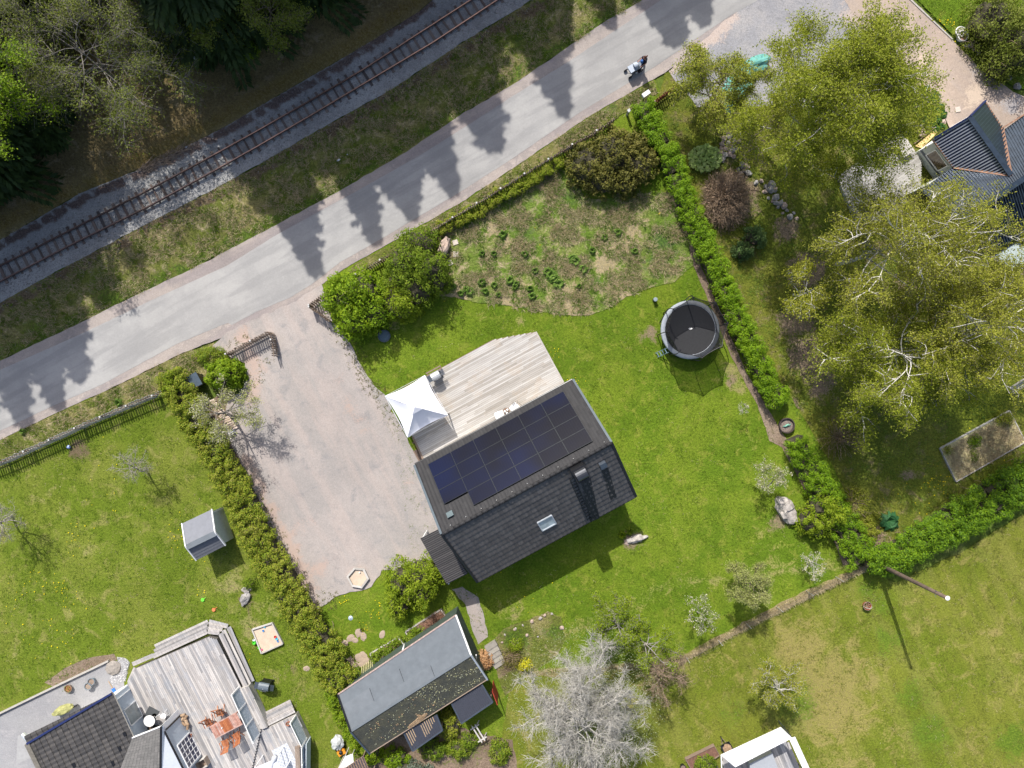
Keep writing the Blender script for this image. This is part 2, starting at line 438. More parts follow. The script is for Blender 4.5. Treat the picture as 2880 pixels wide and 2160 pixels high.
def blob_geo(c, r, sub=2, amp=0.2, freq=1.5, seed=0.0, flat=0.0, rz=0.0, sharp=False):
    """noisy ellipsoid (icosphere) as V, F(tri)"""
    import bmesh
    bm = bmesh.new(); bmesh.ops.create_icosphere(bm, subdivisions=sub, radius=1.0)
    V = np.array([v.co[:] for v in bm.verts]); F = np.array([[v.index for v in f.verts] for f in bm.faces]); bm.free()
    d = np.array([noise.noise(Vector(v * freq) + Vector((seed, seed * 2, 3))) for v in V])
    V = V * (1 + amp * d)[:, None] * np.array(r)
    if sharp: V = np.round(V / (np.array(r) * 0.55)) * np.array(r) * 0.55 * 0.35 + V * 0.65
    cs, sn = math.cos(rz), math.sin(rz); V = V @ np.array([[cs, sn, 0], [-sn, cs, 0], [0, 0, 1]])
    return V + np.array(c), F
# ================================================================ THE GROUND
G1, G2, G3 = (0.095, 0.160, 0.010), (0.135, 0.195, 0.015), (0.185, 0.22, 0.03)
STRAW, STRAW2 = (0.42, 0.35, 0.20), (0.30, 0.25, 0.12)
SOIL, SOIL2 = (0.20, 0.145, 0.10), (0.12, 0.085, 0.055)
m_lawn = groundmat('lawn_grass', G1, G2, G3, 0.22, 1.3, 7.0, 0.36, (STRAW2, (0.24, 0.24, 0.07)), ((0.27, 0.21, 0.15), (0.20, 0.15, 0.09)), bump=0.9, bd=0.08)
m_lawn_l = groundmat('neighbour_grass', (0.115, 0.165, 0.014), (0.16, 0.195, 0.027), (0.21, 0.215, 0.055), 0.2, 0.9, 7.0, 0.36, (STRAW2, (0.23, 0.24, 0.07)), (SOIL, SOIL2), bump=0.9, bd=0.08)
m_field = groundmat('field_grass', (0.12, 0.155, 0.014), (0.155, 0.175, 0.022), (0.225, 0.21, 0.055), 0.16, 0.8, 7.0, 0.32, ((0.28, 0.235, 0.085), (0.22, 0.20, 0.055)), ((0.085, 0.15, 0.012), (0.11, 0.165, 0.015)),
                   stripes=(math.radians(-63), 1.2, 0.025), bump=0.8, bd=0.08, streak=(math.radians(-63), 0.8, 0.22, (0.28, 0.25, 0.08)))
m_verge = groundmat('verge_grass', (0.13, 0.155, 0.03), (0.23, 0.21, 0.08), (0.36, 0.30, 0.18), 0.35, 1.4, 7.0, 0.45, ((0.05, 0.10, 0.012), (0.09, 0.15, 0.015)), ((0.11, 0.075, 0.05), (0.16, 0.12, 0.08)), bump=1.0, bd=0.12)
m_meadow = groundmat('meadow_grass', (0.12, 0.20, 0.025), (0.20, 0.24, 0.06), (0.42, 0.35, 0.21), 0.4, 1.6, 7.0, 0.4, ((0.46, 0.37, 0.24), (0.34, 0.27, 0.15)), ((0.06, 0.12, 0.03), (0.09, 0.16, 0.03)), bump=1.0, bd=0.12)
m_road = groundmat('asphalt', (0.305, 0.30, 0.292), (0.355, 0.348, 0.335), (0.33, 0.324, 0.314), 0.25, 0.9, 9.0, 0.06, ((0.46, 0.45, 0.44), (0.42, 0.415, 0.41)), bump=0.25, bd=0.01,
                  streak=(math.radians(29), 1.3, 0.6, (0.255, 0.252, 0.248)))
m_shoulder = groundmat('shoulder_gravel', (0.35, 0.305, 0.275), (0.28, 0.25, 0.235), (0.39, 0.34, 0.305), 0.4, 1.6, 12.0, 0.16, ((0.22, 0.20, 0.20), (0.28, 0.25, 0.24)), bump=0.3, bd=0.02, streak=(math.radians(28), 0.8, 0.6, (0.25, 0.22, 0.22)))
m_drive = groundmat('driveway_gravel', (0.30, 0.278, 0.262), (0.34, 0.308, 0.288), (0.258, 0.246, 0.24), 0.22, 1.1, 12.0, 0.14, ((0.42, 0.32, 0.27), (0.37, 0.29, 0.25)), ((0.25, 0.24, 0.24), (0.28, 0.265, 0.26)), bump=0.5, bd=0.02,
                   streak=(math.radians(-62), 0.9, 0.3, (0.44, 0.36, 0.32)))
m_ballast = groundmat('ballast_stone', (0.29, 0.288, 0.28), (0.34, 0.338, 0.328), (0.255, 0.25, 0.242), 0.4, 1.5, 12.0, 0.30, ((0.085, 0.055, 0.045), (0.13, 0.09, 0.075)), ((0.30, 0.26, 0.22), (0.24, 0.20, 0.17)), bump=1.0, bd=0.05)
m_bank = groundmat('mossy_bank', (0.175, 0.135, 0.06), (0.20, 0.155, 0.065), (0.29, 0.23, 0.14), 0.35, 1.4, 7.0, 0.45, ((0.155, 0.11, 0.025), (0.17, 0.13, 0.05)), ((0.04, 0.05, 0.012), (0.06, 0.07, 0.015)), bump=1.0, bd=0.12)
m_strip = groundmat('dry_strip', (0.26, 0.215, 0.11), (0.18, 0.19, 0.05), (0.33, 0.265, 0.16), 0.8, 2.5, 9.0, 0.4, bump=0.9, bd=0.05)
m_soil = groundmat('garden_soil', (0.17, 0.125, 0.09), (0.22, 0.165, 0.12), (0.13, 0.10, 0.06), 0.5, 2.0, 8.0, 0.35, ((0.08, 0.11, 0.02), (0.11, 0.15, 0.02)), bump=0.9, bd=0.05)
m_bark = groundmat('bark_strip', (0.20, 0.150, 0.11), (0.25, 0.195, 0.145), (0.15, 0.12, 0.075), 0.5, 2.0, 10.0, 0.35, bump=0.9, bd=0.05)
m_yard = groundmat('shady_yard', (0.12, 0.15, 0.018), (0.16, 0.175, 0.025), (0.19, 0.165, 0.07), 0.3, 1.2, 7.0, 0.42, ((0.30, 0.22, 0.16), (0.22, 0.165, 0.12)), ((0.12, 0.165, 0.014), (0.17, 0.20, 0.02)), bump=1.0, bd=0.1)
m_dirt = groundmat('dirt_road', (0.36, 0.29, 0.235), (0.32, 0.26, 0.22), (0.40, 0.32, 0.26), 0.25, 1.0, 9.0, 0.14, ((0.28, 0.27, 0.28), (0.34, 0.32, 0.31)), ((0.50, 0.41, 0.32), (0.46, 0.37, 0.29)), bump=0.4, bd=0.02,
                  streak=(math.radians(-42), 0.8, 0.4, (0.34, 0.29, 0.26)))
m_gravel = groundmat('grey_gravel', (0.28, 0.28, 0.285), (0.25, 0.25, 0.26), (0.31, 0.305, 0.31), 0.3, 1.2, 12.0, 0.16, bump=0.4, bd=0.02)
m_park = groundmat('parking_gravel', (0.26, 0.26, 0.275), (0.31, 0.30, 0.30), (0.22, 0.22, 0.23), 0.3, 1.3, 10.0, 0.22, ((0.46, 0.37, 0.32), (0.42, 0.35, 0.31)), ((0.16, 0.15, 0.13), (0.22, 0.2, 0.17)), bump=0.6, bd=0.03)
m_hill = groundmat('far_grass', (0.08, 0.12, 0.02), (0.10, 0.14, 0.02), (0.13, 0.15, 0.04), 0.05, 0.3, 2.0, 0.3, bump=0.5)

# far land to the horizon, then the lawns
gp = MB().add([(-900, -900, -0.06), (900, -900, -0.06), (900, 900, -0.06), (-900, 900, -0.06)], [(0, 1, 2, 3)]).build('ground', m_hill)
tag(gp, kind='structure')
HEDGE_R = [(1806, 296), (1822, 330), (1852, 400), (1894, 490), (1930, 560), (1962, 640), (2010, 745), (2060, 870), (2110, 970), (2150, 1050), (2196, 1140)]
lawn_A = [(1940, 950, 40, .4), (2060, 1050, 38, 1.1), (2075, 1085, 26, 1.2), (1110, 905, 40, .8), (1085, 1035, 26, .7), (1730, 1610, 60, .35), (1960, 1560, 70, .35), (2180, 1560, 60, .5), (2080, 1640, 60, .5),
          (1440, 1720, 45, .8), (1800, 1745, 40, .6), (1850, 1480, 60, .35), (2010, 870, 40, .4), (1460, 905, 35, .7), (1360, 890, 30, .5), (1750, 1340, 70, .3), (1720, 1500, 80, .25), (2105, 1245, 40, .5), (2140, 1500, 40, .5)]
lawn_A = [(a, b, c, d * .8) for a, b, c, d in lawn_A]
lawn_B = [(1830, 935, 26, 1.0), (1815, 950, 20, .7), (2060, 1072, 20, .9), (2092, 1140, 9, 1.1), (1778, 1518, 30, 1.0), (2190, 1470, 30, .9), (1962, 1828, 12, .8)]
lawn = sheet('lawn', [(600, 560), (1830, 200), (2500, 1640), (1300, 2300), (880, 2300), (760, 1600)], 0.0, m_lawn, grid=0.7, A=lawn_A + line_blobs([(1480, 1838), (1900, 1640), (2420, 1580)], 26, .55), B=lawn_B)
nb = sheet('neighbour_lawn', [(-900, 1290), (440, 1090), (520, 1150), (640, 1350), (780, 1620), (880, 1800), (960, 1960), (1010, 2120), (1030, 2500), (-900, 2500)], 0.004, m_lawn_l, grid=0.8,
           A=[(250, 1560, 40, .5), (120, 1380, 60, .4), (360, 1280, 60, .35), (580, 1210, 30, .6), (470, 1340, 50, .4), (100, 1700, 60, .3), (650, 1650, 45, .8), (700, 1760, 50, .7), (880, 1850, 40, .5), (770, 1700, 50, .6), (220, 1780, 80, .3), (60, 1840, 40, .5)],
           B=[(225, 1270, 34, 1.0), (690, 1690, 26, 1.0), (825, 1890, 10, 1), (320, 1845, 20, 1.)])
field = sheet('field', [(1330, 2600), (1440, 1885), (1620, 1900), (1760, 1880), (1905, 1866), (2100, 1762), (2250, 1682), (2430, 1602), (2520, 1640), (2720, 1545), (2900, 1430), (4200, 900), (4200, 2600)], 0.008, m_field, amp=0.1, grid=0.8,
              A=[(2320, 1960, 170, .9), (2250, 1830, 110, .8), (2350, 2120, 120, .6), (2010, 1860, 80, .5), (2520, 2060, 60, .5), (2790, 1790, 24, 1.1), (2720, 1855, 14, 1.1), (2860, 1850, 30, .9), (2740, 2100, 40, .7), (2000, 2060, 60, .4)],
              B=[(2500, 1800, 55, .8), (2560, 1960, 70, .7), (2620, 2060, 70, .8), (2480, 1700, 50, .7), (2850, 2080, 70, .9), (2230, 1970, 90, .8), (2160, 1840, 40, .4), (2060, 2010, 70, .6), (2440, 1650, 45, .8)])
verge = sheet('verge', [(-1000, 1330), (0, 850), (124, 782), (407, 632), (583, 541), (720, 467), (876, 376), (1104, 249), (1290, 125), (1440, 36), (1500, 0), (2300, -500), (2600, -500), (1808, 2), (1700, 62), (1577, 148), (1440, 241), (1306, 318),
                         (1143, 428), (948, 542), (720, 664), (534, 761), (358, 843), (228, 908), (0, 1017), (-1000, 1500)], 0.02, m_verge, amp=0.14, grid=0.6,
              A=line_blobs([(0, 1000), (230, 890), (534, 745), (948, 525), (1306, 300), (1577, 130), (1800, -10)], 20, .9) + [(300, 800, 60, .7), (100, 930, 50, .6), (640, 640, 40, .5), (1080, 440, 45, .5), (1480, 100, 60, .7), (860, 480, 30, .5), (280, 740, 20, .6)],
              B=line_blobs([(0, 870), (407, 650), (720, 487), (1104, 268), (1440, 56), (1560, 0)], 17, 1.1))
bank_n = [(-1000, 1180), (0, 676), (228, 543), (436, 458), (651, 347), (720, 305), (980, 155), (1176, 35), (1215, 0), (1900, -420)]
def bank_h(co, rp):
    e = np.array(Wl(bank_n)); d = np.full(len(co), 1e9)
    for a, b in zip(e[:-1], e[1:]):
        ab = b - a; t = np.clip(((co - a) @ ab) / (ab @ ab), 0, 1); d = np.minimum(d, np.linalg.norm(co - (a + t[:, None] * ab), axis=1))
    n = np.array([noise.noise(Vector((p[0] * 0.5, p[1] * 0.5, 2))) for p in co])
    h = np.minimum(d * 0.6, 0.5) + np.minimum(d, 8) * 0.06 * (1 + n)
    return h
bank = sheet('mossy_bank', bank_n + [(1900, -1400), (-2500, -1400), (-2500, 1100)], 0.02, m_bank, amp=0.05, grid=0.45, hfun=bank_h,
             A=line_blobs([(0, 640), (436, 435), (720, 285), (1000, 125), (1200, -10)], 22, .8) + [(250, 270, 60, .8), (330, 340, 50, .7), (900, 60, 60, .5), (620, 240, 40, .5)],
             B=[(60, 380, 90, .8), (500, 120, 120, .9), (850, 20, 60, .7), (200, 120, 150, .7), (690, 60, 90, .8)])
ball = sheet('rail_ballast', bank_n + [(2400, -500), (1500, -3), (1440, 35), (1290, 126), (1104, 250), (876, 377), (720, 468), (583, 542), (407, 633), (124, 783), (0, 851), (-1000, 1335)], 0.035, m_ballast, amp=0.06, grid=0.5,
             A=line_blobs([(0, 690), (228, 563), (436, 470), (651, 361), (980, 170), (1215, 10)], 13, 1.15), B=line_blobs([(0, 770), (446, 538), (720, 390), (1026, 212), (1370, 0)], 14, .42))
shoulder = sheet('road_shoulder', [(-1000, 1500), (0, 1015), (228, 907), (358, 842), (534, 760), (720, 663), (948, 541), (1143, 427), (1306, 317), (1440, 240), (1577, 147), (1700, 61), (1808, 0), (2600, -520), (3000, -520),
                                   (2180, -10), (2090, 50), (1870, 205), (1665, 322), (1450, 468), (1300, 568), (1085, 690), (975, 752), (890, 812), (820, 860), (720, 905), (650, 940), (515, 992), (300, 1098), (150, 1165), (0, 1237), (-1000, 1620)],
                 0.03, m_shoulder, amp=0.05, grid=0.7, A=line_blobs([(0, 1025), (228, 918), (534, 770), (948, 552), (1306, 328), (1700, 72)], 8, .6))
road = sheet('road', [(-1000, 1480), (0, 1041), (241, 934), (423, 846), (638, 748), (788, 655), (928, 579), (1000, 540), (1189, 433), (1368, 319), (1440, 272), (1596, 176), (1723, 91), (1860, 0), (2600, -500), (2900, -500),
                      (2133, 0), (2058, 42), (1840, 189), (1635, 314), (1440, 447), (1290, 543), (1071, 673), (958, 737), (876, 800), (818, 836), (720, 878), (652, 914), (642, 908), (632, 912), (501, 966), (290, 1080), (140, 1146), (0, 1212), (-1000, 1600)],
             0.04, m_road, amp=0.02, freq=2.0, grid=0.8)
park = sheet('parking_gravel', [(2040, 58), (2140, -10), (2600, -300), (2460, 60), (2440, 110), (2300, 300), (1960, 300), (1880, 200)], 0.034, m_park, amp=0.12, A=line_blobs([(2050, 60), (1880, 195)], 30, .9) + [(2420, 40, 60, .9)], B=[(2230, 30, 20, .6), (2215, 45, 10, 1.)])
dirt = sheet('dirt_road', [(2380, -300), (2545, -20), (2680, 115), (2752, 190), (2850, 260), (2960, 300), (2960, 520), (2700, 420), (2640, 300), (2560, 200), (2440, 110), (2340, -60)], 0.042, m_dirt, amp=0.07,
             A=[(2760, 190, 50, .6), (2850, 290, 50, .7), (2650, 120, 30, .3)], B=[(2600, 160, 30, .9), (2740, 270, 40, .9)])
yard = sheet('shady_yard', [(1870, 205), (2440, 110), (2560, 200), (2700, 440), (2960, 520), (3600, 900), (2900, 1420), (2700, 1480), (2480, 1575), (2330, 1290), (2200, 1080), (2050, 800), (1960, 610), (1840, 320)], 0.012, m_yard, amp=0.1, grid=0.6,
             A=[(2070, 540, 70, 1.), (2210, 640, 50, .8), (2270, 760, 55, 1.1), (2240, 900, 60, 1.), (2270, 1000, 60, 1.1), (2310, 1080, 50, .9), (2570, 840, 80, .8), (2480, 700, 60, .6), (2420, 620, 40, .8), (2640, 900, 50, .7), (2150, 330, 50, .5), (2220, 1150, 35, 1.1), (2440, 1530, 50, 1.3), (2550, 1340, 18, 1.1), (2850, 760, 50, 1.2), (2050, 430, 50, .7)],
             B=[(2540, 1280, 60, .5), (2760, 1120, 120, .9), (2800, 1340, 60, .7), (1970, 400, 40, .8), (2600, 280, 50, .3), (2640, 1150, 70, .6)])
wedge = sheet('far_lawn', [(2560, -20), (2680, 100), (2752, 175), (2850, 245), (3300, 330), (3300, -500), (2300, -500)], 0.046, m_lawn, amp=0.05, A=[(2700, 100, 50, .3)])
meadow = sheet('meadow', [(1180, 640), (1330, 560), (1560, 440), (1640, 560), (1800, 555), (1880, 540), (1915, 610), (1940, 690), (1948, 745), (1900, 790), (1810, 815), (1740, 850), (1665, 885), (1560, 885), (1440, 860), (1330, 850), (1240, 830), (1190, 800)], 0.03, m_meadow, amp=0.14, grid=0.5,
               A=[(1745, 690, 45, 1.49), (1700, 740, 36, 1.03), (1775, 640, 24, 0.92), (1700, 620, 19, 1.03), (1390, 640, 30, 1.), (1420, 680, 26, 1.03), (1600, 670, 31, 0.80), (1290, 830, 42, 0.92), (1600, 860, 72, 1.03), (1740, 830, 48, 1.03), (1450, 845, 60, 0.92), (1530, 730, 31, 0.69), (1370, 780, 28, 0.92), (1620, 820, 48, 0.69), (1810, 620, 24, 0.69), (1250, 760, 24, 0.92), (1900, 600, 21, 0.69)],
               B=[(1880, 680, 60, .9), (1850, 740, 50, .8), (1480, 660, 50, .6), (1600, 560, 60, .6), (1760, 600, 40, .6), (1560, 770, 26, .6), (1680, 800, 24, .7), (1480, 560, 40, .5), (1420, 600, 30, .5)])
rim = sheet('fence_verge', [(1130, 672), (1300, 570), (1450, 470), (1665, 324), (1838, 225), (1850, 262), (1745, 325), (1600, 412), (1440, 512), (1300, 600), (1100, 725), (960, 780), (1000, 742)], 0.036, m_verge, amp=0.08, A=line_blobs([(1650, 350), (1830, 240)], 25, .6))
rim2 = sheet('roadside_verge', [(-600, 1500), (-600, 1330), (0, 1240), (150, 1168), (300, 1100), (515, 994), (600, 965), (650, 1000), (600, 1060), (480, 1110), (455, 1105), (300, 1175), (150, 1240), (0, 1310)], 0.033, m_verge, amp=0.08, A=[(430, 1060, 50, .5), (200, 1160, 30, .6), (330, 1110, 30, .6), (560, 1000, 40, .4)])
drive = sheet('driveway', [(640, 935), (720, 896), (820, 852), (905, 800), (925, 860), (935, 905), (965, 935), (990, 975), (1010, 1020), (1035, 1060), (1080, 1110), (1130, 1200), (1150, 1245), (1185, 1305), (1260, 1480), (1280, 1620), (1180, 1600), (1075, 1605), (1045, 1650), (1000, 1665), (955, 1672), (905, 1705), (880, 1718), (858, 1690), (826, 1620), (800, 1560), (770, 1500), (730, 1420), (695, 1330), (660, 1265), (625, 1200), (640, 1130), (690, 1090), (690, 1020), (655, 1010), (600, 975)],
              0.045, m_drive, amp=0.13, grid=0.6, A=line_blobs([(680, 940), (720, 1030), (710, 1120)], 30, .8) + line_blobs([(690, 1290), (760, 1430), (830, 1560), (880, 1690)], 24, .8) + [(990, 1140, 36, .7), (1020, 1210, 30, .6), (960, 1060, 30, .5), (900, 1600, 40, .7), (1000, 1610, 30, .7), (900, 870, 20, .6), (1150, 1350, 30, .5), (860, 1480, 40, .5)],
              B=[(780, 1000, 30, .5), (800, 1120, 40, .3), (1000, 1450, 60, .4), (950, 1180, 14, .8), (1140, 1420, 40, .4)])
soil1 = sheet('hedge_soil', [(1868, 560), (1895, 548), (1960, 720), (2050, 935), (2100, 1050), (2175, 1175), (2300, 1380), (2400, 1590), (2370, 1590), (2340, 1500), (2270, 1390), (2200, 1260), (2165, 1240), (2130, 1140), (2060, 1010), (1990, 840), (1930, 700)], 0.026, m_bark, amp=0.06)
soil2 = sheet('hedge_bed', [(560, 1150), (640, 1090), (690, 1190), (700, 1290), (745, 1400), (830, 1570), (885, 1700), (960, 1850), (930, 1870), (850, 1740), (760, 1600), (690, 1440), (600, 1260)], 0.028, m_soil, amp=0.12, A=[(640, 1180, 30, .5), (900, 1780, 30, .9)])
pathd = sheet('dirt_path', [(1300, 1650), (1345, 1680), (1360, 1730), (1372, 1790), (1345, 1812), (1322, 1750), (1310, 1700), (1270, 1655)], 0.018, m_drive, amp=0.1)
bed = sheet('flower_bed', [(1392, 1790), (1420, 1765), (1480, 1745), (1540, 1720), (1580, 1735), (1590, 1800), (1560, 1850), (1480, 1900), (1420, 1960), (1400, 1900)], 0.016, m_verge, amp=0.12, A=[(1450, 1800, 50, .9), (1560, 1780, 40, .8)], B=[(1430, 1870, 40, .8)])
bed2 = sheet('shrub_bed', [(1000, 2110), (1130, 2060), (1260, 2030), (1330, 2060), (1440, 2080), (1480, 2300), (980, 2300)], 0.016, m_soil, amp=0.15, A=[(1300, 2100, 80, .6), (1420, 2050, 40, .6)])
fstrip = sheet('fence_strip', [(1440, 1885), (1620, 1888), (1760, 1872), (1905, 1850), (2010, 1793), (2100, 1745), (2250, 1668), (2430, 1586), (2436, 1600), (2255, 1686), (2105, 1764), (2010, 1812), (1905, 1868), (1760, 1888), (1620, 1904), (1440, 1902)], 0.014, m_strip, amp=0.12)
gravelL = sheet('grey_gravel_path', [(-200, 2110), (0, 2010), (110, 1955), (306, 1861), (345, 1880), (350, 1925), (340, 2000), (200, 2100), (100, 2400), (-200, 2400)], 0.02, m_gravel, amp=0.01)
stp = sheet('bark_bed', [(126, 1920), (180, 1880), (250, 1850), (320, 1838), (330, 1855), (300, 1862), (160, 1935)], 0.017, m_bark, amp=0.05)

# ---------------------------------------------------------------- grass, straw and flowers (nobody could count them)
lm_green = leafmat('grass_blades', [(0.07, 0.14, 0.008), (0.13, 0.21, 0.012), (0.20, 0.26, 0.025)], 0.35)
lm_dark = leafmat('meadow_grass_blades', [(0.08, 0.17, 0.02), (0.15, 0.25, 0.03), (0.25, 0.32, 0.08)], 0.4)
lm_straw = leafmat('straw_blades', [(0.28, 0.22, 0.12), (0.44, 0.36, 0.22), (0.60, 0.51, 0.35)], 0.25)
lm_dan = leafmat('dandelion_petals', [(0.65, 0.50, 0.0), (0.8, 0.62, 0.01)], 0.1)
def tufts(name, polys, mat, n, **kw):
    P = np.vstack([sample_poly(p, int(n * f)) if not isinstance(p, np.ndarray) else p for p, f in polys])
    # clump them
    m = np.array([noise.noise(Vector((a * 0.9, b * 0.9, len(name)))) + 0.6 * noise.noise(Vector((a * 3, b * 3, 1))) for a, b in P])
    P = P[m > kw.pop('thr', -0.1)]
    V, F = tuft_geo(P, z0=kw.pop('z0', 0.03), **kw); return tag(np_obj(name, V, F, mat), kind='stuff')
VG = [(0, 860), (407, 645), (876, 390), (1290, 140), (1500, 5), (1800, 5), (1577, 140), (1306, 312), (948, 535), (534, 752), (228, 900), (0, 1005)]
MD = [(1190, 650), (1330, 570), (1570, 450), (1640, 560), (1880, 545), (1940, 690), (1940, 745), (1740, 845), (1665, 880), (1560, 882), (1330, 845), (1240, 830)]
RM = [(1130, 680), (1450, 478), (1665, 332), (1838, 235), (1845, 262), (1600, 412), (1300, 600), (1100, 725)]
RM2 = [(0, 1245), (300, 1105), (515, 1000), (640, 990), (600, 1060), (455, 1105), (150, 1240), (0, 1305)]
tufts('verge_grass', [(VG, 0.62), (RM, .12), (RM2, .14)], lm_green, 14000, hl=(0.12, 0.34), blades=5, w=0.018, thr=-0.02)
tufts('verge_straw', [(VG, 0.75), (RM, .12), (RM2, .14)], lm_straw, 16000, hl=(0.2, 0.5), blades=4, w=0.011, lean=1.0, thr=0.05, spread=0.1)
tufts('meadow_grass', [(MD, 1.)], lm_dark, 9500, hl=(0.12, 0.34), blades=6, w=0.02, thr=0.0)
tufts('meadow_straw', [(MD, 1.)], lm_straw, 20000, hl=(0.2, 0.45), blades=5, w=0.012, lean=1.0, thr=0.12, spread=0.1)
BK = [(0, 660), (436, 450), (720, 300), (1176, 30), (1200, 0), (0, 0)]
tufts('bank_straw', [(BK, 1.)], leafmat('bank_straw_blades', [(0.10, 0.07, 0.03), (0.17, 0.12, 0.06), (0.30, 0.23, 0.14)], 0.1), 9000, hl=(0.1, 0.3), blades=3, w=0.010, lean=1.0, z0=0.62, spread=0.12, thr=-0.2)
# lawn blades: short, everywhere the lawns are in view
LW = [(980, 880), (1240, 850), (1440, 880), (1640, 905), (1900, 810), (1960, 760), (2130, 1150), (2350, 1560), (2350, 1600), (1900, 1840), (1450, 1870), (1290, 1720), (1180, 1680), (1100, 1230), (1000, 1010)]
LW2 = [(0, 1320), (420, 1130), (560, 1300), (760, 1640), (930, 1990), (820, 2160), (700, 1900), (580, 1740), (330, 1850), (0, 2000)]
LW3 = [(1500, 1880), (1900, 1860), (2430, 1600), (2560, 1640), (2880, 1450), (2880, 2160), (1500, 2160)]
tufts('lawn_blades', [(LW, 0.40), (LW2, .24)], lm_green, 42000, hl=(0.05, 0.12), blades=4, w=0.014, thr=-0.05, spread=0.05)
tufts('field_blades', [(LW3, 1.0)], leafmat('field_blades', [(0.10, 0.135, 0.012), (0.16, 0.18, 0.025), (0.26, 0.24, 0.07)], 0.25), 12000, hl=(0.05, 0.12), blades=4, w=0.014, thr=0.0, spread=0.05)
tufts('lawn_straw', [(LW, 0.3), (LW2, .3), (LW3, .4)], lm_straw, 5000, hl=(0.06, 0.14), blades=3, w=0.009, lean=1.0, thr=0.15, spread=0.08)
YD = [(1900, 230), (2440, 130), (2600, 330), (2560, 560), (2880, 780), (2880, 1370), (2480, 1540), (2200, 1100), (1960, 620), (1840, 320)]
tufts('yard_grass', [(YD, 1.0)], lm_dark, 13000, hl=(0.06, 0.2), blades=4, w=0.016, thr=-0.05, spread=0.08)
tufts('far_lawn_grass', [([(2560, 0), (2680, 105), (2752, 180), (2880, 240), (2880, 0)], 1.0)], lm_green, 1800, hl=(0.06, 0.2), blades=4, w=0.016, thr=-0.2)
tufts('bed_straw', [([(2652, 1264), (2838, 1162), (2878, 1243), (2692, 1348)], .5), ([(1440, 1888), (1905, 1856), (2100, 1752), (2430, 1590), (2435, 1598), (2105, 1760), (1905, 1864)], .5)], lm_straw, 3600, hl=(0.12, 0.3), blades=4, w=0.012, lean=1.0, thr=-.6, z0=.14)
def weeds(name, pts, n, mat, r=10, hl=(0.05, 0.16), bl=6):
    P = []
    for p in pts:
        q = RNG.normal(0, r, (n, 2)) + np.array(p[:2]); P.append(q)
    P = np.array([W(a, b)[:2] for a, b in np.vstack(P)]); V, F = tuft_geo(P, hl=hl, blades=bl, z0=0.045); tag(np_obj(name, V, F, mat), kind='stuff')
wp = [(a[0], a[1]) for a in line_blobs([(940, 900), (965, 940), (1000, 1000), (1020, 1050), (1075, 1110)], 26)] + [(1075, 1140), (1100, 1175), (1120, 1205), (1060, 1090), (690, 960), (660, 975), (740, 1010), (725, 1060), (700, 1100), (690, 1150)]
wp += [(a[0], a[1]) for a in line_blobs([(720, 1390), (760, 1470), (800, 1560), (850, 1660), (880, 1710), (940, 1680)], 26)]
weeds('driveway_weeds', wp, 9, leafmat('weed_leaves', [(0.10, 0.09, 0.04), (0.16, 0.15, 0.05), (0.12, 0.16, 0.03)], 0.2), 13, (0.05, 0.14), 6)
def dots(name, clusters, mat, s=0.035, z=0.09):
    C = []
    for x, y, r, n in clusters:
        q = RNG.normal(0, r, (n, 2)) + (x, y); C += [W(a, b, z) for a, b in q]
    V, F = leaves_geo(np.array(C), s * 2, 0.95, 6.0); return tag(np_obj(name, V, F, mat), kind='stuff')
dots('dandelions', [(540, 1480, 22, 18), (200, 1500, 30, 18), (300, 1400, 60, 12), (170, 1650, 12, 14), (120, 1640, 30, 14), (60, 1660, 22, 9), (170, 1800, 50, 22), (60, 1750, 40, 10), (330, 1760, 12, 5), (540, 1540, 30, 20), (480, 1500, 20, 10), (570, 1660, 12, 5), (210, 1690, 22, 10),
                     (700, 1850, 14, 4), (1050, 1720, 14, 16), (1020, 1765, 10, 10), (965, 1690, 8, 8), (2640, 1360, 24, 26), (2560, 1420, 60, 30), (2690, 1330, 14, 10), (2650, 60, 12, 10), (2665, 65, 10, 12), (2700, 130, 9, 8), (1560, 990, 8, 8), (1620, 1070, 12, 10), (1555, 1050, 10, 4),
                     (2740, 1260, 30, 10), (2780, 1240, 20, 8), (2840, 1290, 16, 8), (1800, 570, 3, 4), (1855, 600, 3, 4), (2690, 1310, 8, 16), (2660, 1270, 5, 10), (1505, 680, 30, 5), (1470, 1660, 40, 6), (1200, 790, 60, 5)], lm_dan)
# ================================================================ BUILDINGS, TRACK, FENCES, DECKS
from mathutils import Matrix
def adopt(o, p):
    """parent o (built in world coordinates) to p without moving it"""
    o.parent = p; o.matrix_parent_inverse = (Matrix.Translation(p.location) @ p.rotation_euler.to_matrix().to_4x4()).inverted(); return o
def part(mb, name, mat, p, smooth=False): return adopt(mb.build(name, mat, None, smooth), p)
def sub(mb, name, mat, p_part, root, smooth=False):
    o = mb.build(name, mat, p_part, smooth); return o       # parts carry identity transforms, so children follow them
def on_plane(px, py, P0, n):
    c = np.array([0, 0, H]); d = W(px, py, 0) - c; t = np.dot(P0 - c, n) / np.dot(d, n); return c + d * t
def pnormal(a, b, c):
    n = np.cross(np.array(b) - a, np.array(c) - a); n /= np.linalg.norm(n); return n if n[2] > 0 else -n

